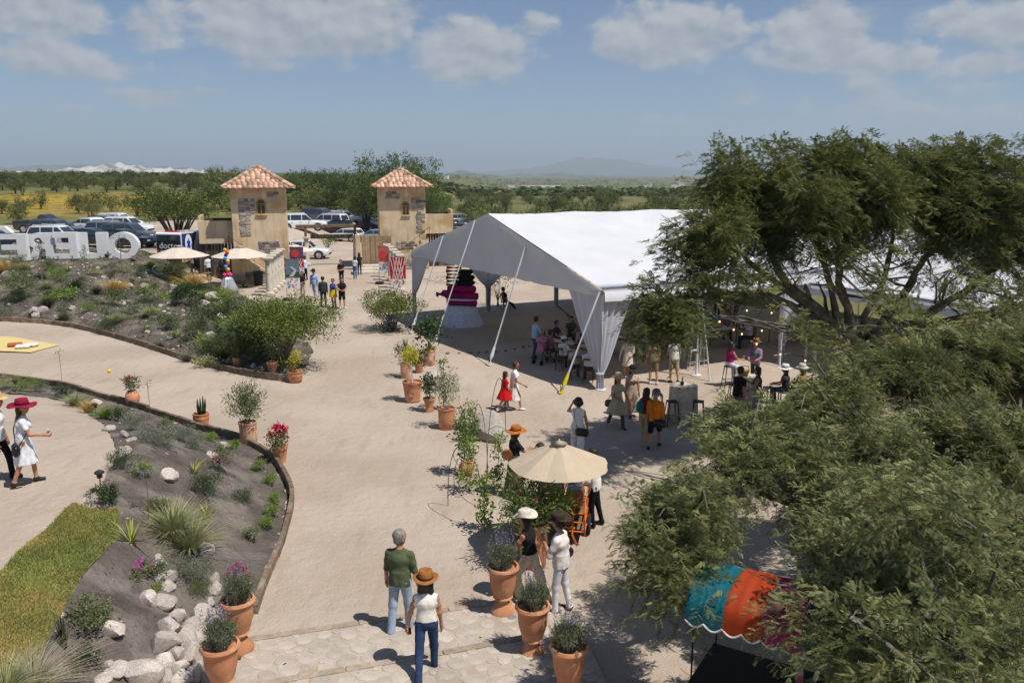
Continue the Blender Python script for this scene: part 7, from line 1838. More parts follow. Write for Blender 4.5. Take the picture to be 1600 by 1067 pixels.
def drinks_cart():
    t = thing('drinks_cart', 'orange tubular drinks cart under the cream parasol', 'cart', (1.12, 16.55, tz(1.12, 16.55)), R(-10)); w, d, h = .92, .95, .95
    for sx in (-1, 1):
        for sy in (-1, 1): MB().tube([(sx * w / 2, sy * d / 2, .22), (sx * w / 2, sy * d / 2, h)], .022, 8).obj('post', M_ORANGE, t, smooth=True)
    for z in (.3, .5, .7, h):
        for sy in (-1, 1): MB().tube([(-w / 2, sy * d / 2, z), (w / 2, sy * d / 2, z)], .018, 7).obj('rail', M_ORANGE, t, smooth=True)
        for sx in (-1, 1): MB().tube([(sx * w / 2, -d / 2, z), (sx * w / 2, d / 2, z)], .018, 7).obj('rail', M_ORANGE, t, smooth=True)
    MB().box((0, 0, .30), (w - .04, d - .04, .03)).obj('shelf', M_DARKWOOD, t); MB().box((0, 0, .66), (w - .04, d - .04, .03)).obj('shelf', M_DARKWOOD, t)
    MB().tube([(.25, -d / 2, .85), (.25, -d / 2 - .35, .75), (.25, -d / 2 - .5, .45), (.35, -d / 2 - .45, .2)], .022, 7).tube([(-.15, -d / 2 - .02, .55), (-.1, -d / 2 - .35, .55), (.3, -d / 2 - .4, .55)], .02, 7).obj('handle', M_ORANGE, t, smooth=True)
    for sx in (-1, 1):
        wl = MB().lathe([(.19, -.025), (.22, -.02), (.22, .02), (.19, .025)], 20).obj('wheel', M_TYRE, t, rot=(0, math.pi / 2, 0), loc=(sx * (w / 2 + .05), .15, .22), smooth=True); s_ = MB()
        for k in range(5): a = k * 1.2566; s_.tube([(0, 0, 0), (.2 * math.cos(a), .2 * math.sin(a), 0)], .012, 5)
        s_.obj('spoke', M_STEEL, wl)
    MB().tube([(-w / 2 - .1, .15, .22), (w / 2 + .1, .15, .22)], .018, 6).obj('axle', M_STEEL, t); MB().tube([(.2, -d / 2, 0), (.2, -d / 2, .3)], .02, 6).obj('prop_leg', M_BLACKM, t)
    for i, (x, y) in enumerate(((-.22, .2), (.2, .22), (-.2, -.2), (.22, -.18))):
        lb = ['lidded clay jar at the back left of the drinks cart', 'lidded clay jar at the back right of the drinks cart', 'lidded clay jar at the front left of the drinks cart', 'lidded clay jar at the front right of the drinks cart'][i]
        pw = t.matrix_basis @ Vector((x, y, .68)); j = thing('clay_jar', lb, 'jar', pw, 0, 'clay jars on the cart')
        MB().lathe([(.12, 0), (.17, .08), (.2, .22), (.17, .36), (.13, .42), (.15, .46)], 20).obj('jar_body', M_CLAY, j, smooth=True); MB().lathe([(.155, .455), (.155, .475), (.05, .50), (.02, .51), (.025, .54), (.001, .545)], 20).obj('lid', M_BLUEL, j, auto=40)
drinks_cart()
def guitar():
    p = GP(803, 776); t = thing('small_guitar', 'small brown guitar held by the musician in orange hat', 'guitar', p + Vector((-.16, -.22, 1.12)), .2); t.rotation_euler = (.2, .9, .5)
    MB().lathe([(.001, -.035), (.12, -.035), (.13, 0), (.12, .035), (.001, .035)], 20, sx=1.15).obj('guitar_body', M_CLAY, t, rot=(math.pi / 2, 0, 0)); MB().box((.34, 0, 0), (.42, .03, .045)).obj('neck', M_DARKWOOD, t)
guitar()
def banner(px, py, zb, w, h, label, rz, cols, Y=None):
    p = GP(px, py) if Y is None else GY(px, Y); t = thing('banner_stand', label, 'banner', p, rz)
    MB().box((0, 0, .09), (.55, .45, .18), ch=.05).obj('base', M_BLACKM, t); MB().tube([(0, 0, .1), (0, 0, zb + h + .06)], .016, 6).obj('pole', M_BLACKM, t)
    MB().tube([(-.02, -.03, zb + h + .01), (w, -.03, zb + h + .01)], .012, 6).obj('cross_arm', M_BLACKM, t)
    zt = zb + h; V = []; 
    for ci, (frac, col, kind) in enumerate(cols):
        hh = h * frac; nu, nv = 9, 6; V = [(w * i / (nu - 1), -.035 + .012 * math.sin(i * 1.3 + j), zt - hh * j / (nv - 1)) for j in range(nv) for i in range(nu)]
        F = [(j * nu + i, (j + 1) * nu + i, (j + 1) * nu + i + 1, j * nu + i + 1) for j in range(nv - 1) for i in range(nu - 1)]
        f = MB().add(V, F).obj('banner_cloth', cloth(col), t, smooth=True); pr = MB(); rg = random.Random(ci + px)
        if kind == 'road':
            pr.add([(w * .2, -.052, zt - hh * .95), (w * .55, -.052, zt - hh * .95), (w * .8, -.052, zt - hh * .6), (w * .35, -.052, zt - hh * .45), (w * .5, -.052, zt - hh * .38), (w * .3, -.052, zt - hh * .42), (w * .6, -.052, zt - hh * .62)], [(0, 1, 2, 6), (6, 2, 4, 3), (3, 4, 5)]); pr.obj('print', cloth((186, 182, 170)), f)
            MB().add([(0, -.05, zt - hh), (w, -.05, zt - hh), (w, -.05, zt - hh * .68), (w * .55, -.05, zt - hh * .75), (0, -.05, zt - hh * .88)], [(0, 1, 2, 3, 4)]).obj('print', cloth((44, 84, 62)), f)
        elif kind == 'dots':
            for k in range(16):
                x, z = rg.uniform(.08, .92) * w, zt - hh * rg.uniform(.1, .9); pr = MB(); pr.lathe([(.045, 0), (.045, .004)], 7); pr.obj('print', cloth(rg.choice([(220, 120, 60), (60, 110, 190), (70, 140, 80), (200, 60, 70), (230, 190, 60)])), f, loc=(x, -.052, z), rot=(math.pi / 2, 0, 0))
        elif kind == 'lattice':
            for k in range(-3, 7):
                pr.add([(w * (.0 + k * .18), -.052, zt), (w * (.04 + k * .18), -.052, zt), (w * (.34 + k * .18), -.052, zt - hh), (w * (.30 + k * .18), -.052, zt - hh)], [(0, 1, 2, 3)] if 0 <= k * .18 and .34 + k * .18 <= 1 else []); pr.add([(w * (1 - k * .18), -.054, zt), (w * (.96 - k * .18), -.054, zt), (w * (.66 - k * .18), -.054, zt - hh), (w * (.70 - k * .18), -.054, zt - hh)], [(0, 1, 2, 3)] if 1 - k * .18 <= 1 and .66 - k * .18 >= 0 else [])
            pr.obj('print', cloth((226, 216, 206)), f)
        elif kind == 'face':
            pr.lathe([(.28, 0), (.28, .004)], 14); pr.obj('print', cloth((196, 70, 60)), f, loc=(w * .4, -.052, zt - hh * .55), rot=(math.pi / 2, 0, 0))
        zt -= hh
banner(449, 470, .75, .82, 1.75, 'tall banner with a mountain road picture near the left columns', R(4), [(.62, (104, 120, 128), 'road'), (.38, (222, 222, 224), 'dots')])
banner(455, 441, .65, .98, 1.85, 'red and purple picture banner behind the mountain road banner', R(0), [(.45, (92, 74, 104), 'face'), (.33, (190, 36, 44), 'lattice'), (.22, (212, 212, 220), 'dots')])
banner(611, 462, .7, .98, 1.7, 'red lattice patterned banner by the nearest right columns', R(-4), [(.78, (178, 36, 40), 'lattice'), (.22, (226, 220, 220), 'dots')])
banner(593, 444, .9, .7, 1.7, 'faded red banner behind the right column row', R(-2), [(.62, (190, 96, 88), 'face'), (.38, (216, 214, 218), 'dots')])
# ------------------------------------------------------------------ plain fabric stand-in for the large doll under the tent, balloons, crates, mat
def build_doll_stand_in():
    p = G(722, 508); t = thing('doll_stand_in', 'tall plain stand-in for a large doll in magenta and bright fabric on a white skirted stand under the tent', 'display', p, R(-15)); MAG = cloth((158, 24, 96))
    MB().lathe([(1.12, 0), (1.05, .1), (.86, .6), (.72, 1.0), (.001, 1.02)], 48, wob=lambda a, j: 1 + (.05 - .01 * j) * math.sin(a * 14)).obj('skirt', cloth((208, 210, 222)), t, smooth=True)
    for i, (z, l, r) in enumerate(((1.16, 1.55, .18), (1.50, 1.7, .19), (1.86, 1.45, .18))): MB().tube([(-l / 2, 0, z), (-l / 2 + .08, 0, z), (l / 2 - .08, 0, z), (l / 2, 0, z)], [r * .8, r, r, r * .8], 14).obj('fabric_bolt', MAG, t, smooth=True)
    MB().tube([(-1.25, -.2, 1.55), (-.9, -.2, 1.62), (-.4, -.15, 1.62)], [.14, .18, .18], 12).obj('fabric_bolt', MAG, t, smooth=True)
    MB().lathe([(.80, 1.30), (.84, 1.34), (.80, 1.37)], 32, sy=.55, wob=lambda a, j: 1 + .04 * math.sin(a * 22)).obj('ruffle', cloth((214, 214, 222)), t)
    for i, c in enumerate(((24, 22, 24), (30, 28, 30), (24, 24, 28))): MB().box((.18 + .05 * (i % 2), .05, 2.16 + .27 * i), (.95 - .1 * i, .5, .25), ch=.1).obj('folded_cloth', cloth(c), t, auto=60)
    for i, c in enumerate(((206, 180, 30), (24, 120, 150), (190, 30, 90), (206, 180, 30), (24, 120, 150), (190, 30, 90))): MB().tube([(-.72 + .04 * (i % 2), -.25, 2.08 + .17 * i), (-.2 + .05 * i, -.2, 2.1 + .17 * i)], [.085, .08], 10).obj('ribbon_roll', cloth(c), t, smooth=True)
    tag(MB().box((0, 0, .22), (.5, .4, .44), ch=.03).obj('cream_box', cloth((196, 178, 150)), None, loc=G(684, 503)), 'cream box on the ground at the left of the doll stand-in', 'box')
build_doll_stand_in()
def balloons():
    p = GY(357, 53.5); t = thing('balloon_ornament', 'column of coloured balloons over a silver foil skirt by the second parasol', 'ornament', p, 0); cs = [(214, 60, 60), (226, 170, 40), (60, 140, 200), (226, 120, 160), (236, 180, 40), (70, 150, 210), (120, 60, 140)]
    MB().lathe([(.62, 0), (.55, .2), (.3, .8), (.16, 1.0)], 30, wob=lambda a, j: 1 + .08 * math.sin(a * 11 + j)).obj('foil_skirt', pm('silver_foil', (.6, .62, .64), .3, .2, 12, .01, 20, metal=.6), t)
    for i in range(9): MB().ball((.08 * math.sin(i * 2), .08 * math.cos(i * 2), 1.2 + i * .18), .13, 7).obj('balloon', paint(cs[i % 7], .3), t, smooth=True)
    for i in range(6): a = i * 1.05; MB().ball((.2 * math.cos(a), .2 * math.sin(a), 1.02 + .05 * (i % 2)), .12, 6).obj('pink_pompom', cloth((206, 70, 120)), t, smooth=True)
    MB().ball((-.32, .1, 1.7), .3, 8, sz=1.2).obj('black_balloon', paint((30, 30, 34), .3), t, smooth=True)
balloons()
def crate(px, Y, col, label, w=.6, z=0.0):
    p = GY(px, Y); t = thing('crate', label, 'crate', (p.x, p.y, p.z + z), rnd.uniform(-.2, .2)); m_ = pm('crate_plastic', srgb(*col), .6, .1, 8)
    for s in (-1, 1):
        for k in range(3): MB().box((0, s * .19, .05 + k * .1), (w, .02, .07)).obj('slat', m_, t); MB().box((s * (w / 2 - .01), 0, .05 + k * .1), (.02, .36, .07)).obj('slat', m_, t)
    MB().box((0, 0, .01), (w, .38, .02)).obj('floor', m_, t)
crate(240, 52.5, (52, 110, 130), 'blue plastic crate at the left on the slope crest'); crate(254, 52.6, (52, 110, 130), 'blue plastic crate at the right on the slope crest'); crate(262, 53.6, (120, 80, 48), 'brown wooden crate behind the blue ones', .7, .0)
def bin_():
    p = GY(404, 57.0); t = thing('waste_bin', 'black waste bin under the second parasol', 'bin', p, 0); MB().lathe([(.28, 0), (.34, .85), (.36, .86), (.36, .92), (.001, .93)], 18).obj('bin_body', M_TRIM, t, auto=40); MB().lathe([(.37, .9), (.37, .95), (.2, 1.02), (.001, 1.03)], 18).obj('lid', M_TRIM, t, auto=40)
bin_()
def serving_table(px, Y, label):
    p = GY(px, Y); t = thing('serving_table', label, 'table', p, R(8)); MB().box((0, 0, .8), (1.4, .6, .05)).obj('tabletop', M_DARKWOOD, t)
    for sx in (-1, 1):
        for sy in (-1, 1): MB().box((sx * .62, sy * .24, .39), (.05, .05, .78)).obj('leg', M_DARKWOOD, t)
    for k in range(5):
        x = -.5 + k * .25; q = t.matrix_basis @ Vector((x, 0, .825)); b = thing('bottle', 'dark bottle standing on the serving table by the parasols', 'bottle', q, 0, 'bottles on the serving tables'); MB().lathe([(.04, 0), (.04, .2), (.015, .26), (.015, .32)], 10).obj('bottle_body', M_GLASSD, b, smooth=True); MB().lathe([(.018, .3), (.018, .335)], 8).obj('cap', M_TAIL, b)
serving_table(313, 54.4, 'dark serving table with bottles under the first parasol'); serving_table(447, 60.6, 'dark serving table behind the mountain road banner')
def mat_():
    pts = [G(*q) for q in ((-30, 526), (18, 527), (92, 540), (48, 552), (-30, 549))]; t = MB().prism([(q.x, q.y) for q in pts][::-1], .028, .045).obj('picnic_mat', pm('woven_straw', srgb(206, 186, 126), .9, .15, 30, .004, 60)); tag(t, 'straw picnic mat lying on the sandy path at left', 'mat')
    for px, py, c, lb, a in ((24, 543, (168, 92, 56), 'rust coloured cushion on the straw mat', .5), (36, 546, (216, 212, 204), 'white cushion in the middle of the straw mat', .3), (49, 543, (206, 204, 200), 'pale grey cushion at the right on the straw mat', -.2)):
        p = G(px, py); V, Q, _ = sdf_body([((-.2, -.1, .0), (.2, -.1, .0), .10, .10, None, 1, 0, ''), ((-.2, .1, 0), (.2, .1, 0), .10, .10, None, 1, 0, '')], .03, .004, 2, .1); o = link_mesh('cushion', np_mesh('cushion', V * [1, 1, .75], Q, smooth=True), cloth(c), None, (p.x, p.y, .13), (0, 0, a)); tag(o, lb, 'cushion', 'cushions on the mat')
mat_()
for px, py, lb in ((25, 612, 'solar path light at the far end of the left bed'), (150, 651, 'solar path light beside the pale stones on the sand'), (158, 768, 'solar path light near the turf corner')):
    p = G(px, py); t = thing('path_light', lb, 'lamp', p, 0); MB().tube([(0, 0, -.1), (0, 0, .28)], .012, 6).obj('stake', M_TRIM, t); MB().lathe([(.05, .28), (.055, .36), (.05, .37)], 12).obj('lens', M_GLASSD, t); MB().lathe([(.09, .37), (.085, .40), (.03, .43), (.001, .435)], 14).obj('cap', M_TRIM, t)
for px, py, z, lb in ((800, 969, .055, 'round recessed light in the upper step'), (840, 1038, .125, 'round recessed light in the lower step')):
    p = g0(px, py); t = thing('recessed_light', lb, 'lamp', (p.x, p.y, z), 0); MB().lathe([(.075, -.02), (.075, .012), (.06, .016)], 18).obj('ring', M_STEEL, t); MB().lathe([(.058, .0), (.058, .014), (.001, .016)], 18).obj('lens', M_GLASSD, t)
# ------------------------------------------------------------------ tables, chairs, stools
M_LINEN = cloth((206, 192, 172)); M_CHAIRW = pm('chair_wood', (.13, .07, .035), .6, .25, 8); M_WHITEW = pm('white_wood', (.66, .65, .62), .7, .08, 6)
def high_table(px, py, label):
    p = G(px, py); t = thing('high_table', label, 'table', p, 0); MB().lathe([(.42, 1.08), (.42, 1.11)], 28).obj('tabletop', M_DARKWOOD, t)
    MB().lathe([(.47, .01), (.455, .3), (.43, .8), (.425, 1.08), (.42, 1.115), (.001, 1.118)], 60, wob=lambda a, j: 1 + (.13 - .03 * j if j < 4 else 0) * math.sin(a * 10 + .3 * j)).obj('tablecloth', M_LINEN, t, smooth=True); MB().tube([(0, 0, 0), (0, 0, 1.08)], .04, 8).obj('pedestal', M_BLACKM, t); return p
p = high_table(1066, 656, 'linen covered high table with a small plant beside the black stools'); 
def pot_small():
    t = thing('table_plant', 'small potted plant on the first linen covered table', 'plant', (p.x - .05, p.y, p.z + 1.118), 0); MB().lathe([(.05, 0), (.07, .1), (.06, .1), (.001, .09)], 12).obj('pot', M_TRIM, t); foliage(t, PM['spiky', 1], ML_GREY, .08, .35)
pot_small()
p = high_table(1166, 640, 'linen covered high table where the woman in magenta sits')
t = thing('wicker_basket', 'yellow green basket on the second linen covered table', 'basket', (p.x - .1, p.y + .05, p.z + 1.118), 0); MB().lathe([(.10, 0), (.15, .18), (.13, .18), (.001, .02)], 16).obj('basket_body', pm('wicker', srgb(160, 140, 50), .8, .3, 30), t); MB().tube([(-.14, 0, .17), (-.1, 0, .32), (.1, 0, .32), (.14, 0, .17)], .012, 6).obj('handle', M_CHAIRW, t)
def stool_proto(nm, mat, h, label):
    t = thing(nm, label, 'stool', group='bar stools'); MB().box((0, 0, h - .015), (.31, .31, .03), ch=.012).obj('seat', mat, t)
    for sx in (-1, 1):
        for sy in (-1, 1): MB().tube([(sx * .13, sy * .13, h - .02), (sx * .2, sy * .2, 0)], .02, 6).obj('leg', mat, t)
    MB().tube([(-.17, -.17, .25), (.17, -.17, .25), (.17, .17, .25), (-.17, .17, .25), (-.17, -.17, .25)], .012, 5).obj('foot_ring', mat, t); return t
sp = stool_proto('bar_stool', M_BLACKM, .76, 'x')
for i, (px, py, lb) in enumerate(((1026, 652, 'black metal stool at the left behind the man in orange'), (1049, 664, 'black metal stool in front of the first linen table'), (1090, 664, 'black metal stool right of the first linen table'), (1138, 604, 'black metal stool under the woman in magenta'), (1146, 634, 'black metal stool between the two linen tables'), (1200, 640, 'black metal stool right of the second linen table'))):
    q = G(px, py)
    if i == 0: sp.location = q; sp['label'] = lb
    else: dup(sp, q, rnd.uniform(-.3, .3), lb)
wp = stool_proto('white_stool', M_WHITEW, .78, 'white wooden stool at the front of the white bar table'); wp.location = G(1083, 577); wp['group'] = 'white stools'
dup(wp, G(1096, 572), .2, 'white wooden stool at the back of the white bar table')
t = thing('white_bar_table', 'tall white wooden bar table beside its two stools', 'table', G(1079, 562), .1); MB().box((0, 0, 1.08), (.8, .5, .05), ch=.01).obj('tabletop', M_WHITEW, t)
for sx in (-1, 1):
    for sy in (-1, 1): MB().box((sx * .34, sy * .2, .53), (.07, .07, 1.05)).obj('leg', M_WHITEW, t)
def chair_proto():
    t = thing('dining_chair', 'x', 'chair', group='dining chairs'); MB().box((0, 0, .435), (.42, .42, .035), ch=.012).obj('seat', M_CHAIRW, t)
    for sx in (-1, 1):
        MB().tube([(sx * .18, .18, 0), (sx * .18, .18, .43)], .02, 6).obj('leg', M_CHAIRW, t); MB().tube([(sx * .18, -.22, 0), (sx * .18, -.19, .45), (sx * .17, -.24, .92)], .02, 6).obj('leg', M_CHAIRW, t)
    MB().box((0, -.235, .88), (.36, .025, .10), ch=.01).obj('backrest', M_CHAIRW, t)
    for k in range(4): MB().tube([(-.11 + k * .073, -.2, .46), (-.11 + k * .073, -.232, .84)], .009, 5).obj('spindle', M_CHAIRW, t)
    MB().box((0, 0, .24), (.34, .02, .025)).obj('stretcher', M_CHAIRW, t); return t
cpz = None
for o in [o for o in COL.objects if o.type == 'EMPTY' and o.get('category') == 'person' and (o['label'].startswith('seated') or 'lounging' in o['label'])]:
    lb = 'wooden chair under the ' + ' '.join(o['label'].split()[:11])
    if cpz is None: cpz = chair_proto(); c = cpz
    else: c = dup(cpz, (0, 0, 0))
    c.location = o.location; c.rotation_euler = o.rotation_euler; c['label'] = lb
def long_table(c, rz, l, w, label, cl=True):
    t = thing('banquet_table', label, 'table', c, rz); MB().box((0, 0, .74), (l, w, .04)).obj('tabletop', M_DARKWOOD, t)
    for sx in (-1, 1):
        for sy in (-1, 1): MB().tube([(sx * (l / 2 - .15), sy * (w / 2 - .1), 0), (sx * (l / 2 - .15), sy * (w / 2 - .1), .72)], .025, 6).obj('leg', M_BLACKM, t)
    if cl: MB().box((0, 0, .765), (l * .98, w * .45, .008)).obj('table_runner', cloth((206, 200, 190)), t)
    rg = random.Random(int(l * 10))
    for k in range(int(l * 3)):
        q = t.matrix_basis @ Vector((rg.uniform(-l / 2 + .2, l / 2 - .2), rg.uniform(-w / 2 + .15, w / 2 - .15), .772))
        if k % 3 == 0: b = thing('bottle', 'dark wine bottle standing on the ' + ' '.join(label.split()[:6]), 'bottle', q, 0, 'bottles on the banquet tables'); MB().lathe([(.038, 0), (.038, .2), (.014, .26), (.014, .31)], 10).obj('bottle_body', M_GLASSD, b, smooth=True); MB().lathe([(.017, .28), (.017, .315)], 8).obj('foil_cap', M_TAIL, b)
        elif k % 3 == 1: b = thing('table_glass', 'wine glass standing on the ' + ' '.join(label.split()[:6]), 'glass', q, 0, 'glasses on the banquet tables'); MB().lathe([(.034, 0), (.004, .01), (.004, .09), (.035, .13), (.032, .19)], 12, caps=False).obj('bowl', M_GLASS, b, smooth=True); MB().lathe([(.005, .095), (.03, .125), (.001, .13)], 10).obj('wine', M_WINE, b)
        else: b = tag(MB().lathe([(.06, 0), (.13, .015), (.135, .02), (.001, .012)], 18).obj('dinner_plate', M_WHITEW, None, loc=q), 'white plate on the ' + ' '.join(label.split()[:6]), 'plate', 'plates on the banquet tables')
a_, b_ = G(884, 571), G(884, 552); EWa = math.atan2(EW.y, EW.x)
long_table(G(886, 564), EWa + .25, 3.4, .95, 'long dining table behind the corner curtain with seated guests')
long_table(G(975, 555), EWa + .3, 2.8, .95, 'dining table under the hanging mesquite branch')
long_table(G(1130, 540), math.atan2(ER.y, ER.x), 2.6, 1.0, 'dining table deep in the tent beside the lilac curtain')
long_table(G(1215, 545) + Vector((1.2, 1.5, 0)), math.atan2(ER.y, ER.x), 2.6, 1.0, 'dining table in the shade of the second tent')
def stroller():
    t = thing('baby_stroller', 'pushchair with pink patterned cloth beside the standing man in blue', 'stroller', G(850, 568), R(-50)); pk = cloth((168, 116, 140))
    for sx in (-1, 1):
        MB().tube([(sx * .22, -.45, 1.0), (sx * .22, -.1, .6), (sx * .2, .38, .12)], .015, 6).obj('frame', M_BLACKM, t); MB().tube([(sx * .22, -.35, .12), (sx * .22, 0, .55)], .015, 6).obj('frame', M_BLACKM, t)
        for y in (-.35, .38): MB().lathe([(.08, -.02), (.1, -.015), (.1, .015), (.08, .02)], 14).obj('wheel', M_TYRE, t, rot=(0, math.pi / 2, 0), loc=(sx * .23, y, .1))
    MB().box((0, 0, .5), (.4, .4, .06), ch=.02).box((0, -.2, .72), (.4, .06, .45), ch=.02, rx=-.25).obj('seat', pk, t); MB().lathe([(.26, 0), (.25, .1), (.18, .2), (.001, .25)], 16, (0, -.14, .92), sy=.8).obj('hood', pk, t, smooth=True)
stroller()
# ------------------------------------------------------------------ string lights (lit bulbs in the photograph)
M_BULB = pm('lit_bulb', (.9, .7, .4), .4, 0, emit=(1.0, .62, .25), estr=2.2)
for k, (a, b, n, lb) in enumerate(((AT(1095, 470, 25.5), AT(1320, 565, 23.0), 6, 'string of warm bulbs from the mesquite toward the front tree'), (AT(1110, 455, 29), AT(1265, 470, 29), 4, 'string of warm bulbs along the tent edge behind the branches'), (AT(1105, 480, 24), AT(1205, 505, 30), 3, 'short string of warm bulbs near the lilac curtain'))):
    t = thing('string_lights', lb, 'lights', a, 0); pts = [a.lerp(b, i / 24) - a + Vector((0, 0, -.5 * math.sin(math.pi * i / 24))) for i in range(25)]; MB().tube(pts, .006, 4).obj('cable', M_BLACKM, t)
    for i in range(n):
        q = pts[int(24 * (i + .5) / n)]; bb = MB().ball(q + Vector((0, 0, -.10)), .026, 6, sz=1.25).obj('bulb', M_BULB, t, smooth=True); MB().tube([q, q + Vector((0, 0, -.06))], .015, 6).obj('socket', M_BLACKM, bb)
# ------------------------------------------------------------------ stall with striped awning at the bottom right
def stall():
    t = thing('market_stall', 'black stall with teal, orange and pink scalloped awning at the bottom right', 'stall', (3.35, 9.75, 0), R(-31)); w, d = 1.75, 1.05
    for sx in (-1, 1):
        for sy in (-1, 1): MB().tube([(sx * w / 2, sy * d / 2, 0), (sx * w / 2, sy * d / 2, 2.1)], .018, 8).obj('post', M_BLACKM, t)
    MB().box((0, 0, .98), (w + .1, d + .1, .05), ch=.01).obj('counter_top', M_BLACKM, t)
    for sx in (-1, 1): MB().box((sx * (w / 2 - .03), 0, .50), (.03, d, .92)).obj('side_panel', M_BLACKM, t)
    MB().box((0, -d / 2 + .02, .50), (w - .08, .03, .92)).obj('front_panel', M_BLACKM, t)
    cols = [(20, 104, 118), (170, 62, 24), (146, 34, 92), (18, 92, 88)]
    for k, c in enumerate(cols):
        x0, x1 = -w / 2 - .08 + k * (w + .16) / 4, -w / 2 - .08 + (k + 1) * (w + .16) / 4; nu = 17; prof = []
        for j in range(13):
            a = math.pi * (1 - j / 12); y = (d / 2 + .1) * math.cos(a); z = 2.05 + .34 * math.sin(a) ** .8; prof.append((y, z))
        V = []
        for i in range(nu):
            x = x0 + (x1 - x0) * i / (nu - 1) - (.0 if i < nu - 1 else .002); sc = .10 + .07 * abs(math.sin(math.pi * 2 * i / (nu - 1)))
            V += [(x, prof[0][0] - .01, prof[0][1] - sc)] + [(x, y, z + .006 * math.sin(i * 1.3)) for y, z in prof] + [(x, prof[-1][0] + .01, prof[-1][1] - sc)]
        m = 15; F = [(i * m + j, (i + 1) * m + j, (i + 1) * m + j + 1, i * m + j + 1) for i in range(nu - 1) for j in range(m - 1)]
        aw = MB().add(V, F).obj('awning_panel', pm('awning_cloth', srgb(*c), .75, .08, 5, trans=.25), t, smooth=True)
        tr = MB(); tr.tube([V[i * m] for i in range(nu)], .014, 5); tr.tube([V[i * m + m - 1] for i in range(nu)], .014, 5); tr.obj('awning_trim', cloth((214, 208, 200)), aw)
    for sy in (-1, 1): MB().tube([(-w / 2, sy * d / 2, 2.08), (w / 2, sy * d / 2, 2.08)], .016, 6).obj('awning_rail', M_BLACKM, t)
    q = t.matrix_basis @ Vector((.35, .1, 1.006)); b = thing('plastic_bottle', 'clear bottle with pink label standing on the black stall counter', 'bottle', q, 0); MB().lathe([(.045, 0), (.045, .24), (.018, .31), (.018, .35), (.001, .352)], 14).obj('bottle_body', pm('clear_plastic', (.7, .72, .75), .15, 0, alpha=.5), b, smooth=True); MB().lathe([(.0465, .08), (.0465, .2)], 14, caps=False).obj('label_wrap', cloth((206, 96, 110)), b, smooth=True); MB().lathe([(.02, .335), (.02, .365)], 10).obj('cap', M_WHITEW, b)
stall()
tag(MB().ball((0, 0, 0), .07, 8).obj('yellow_ball', M_YELLOW, None, True, loc=G(171, 582) + Vector((0, 0, .06))), 'small yellow ball lying on the sandy path at left', 'ball')
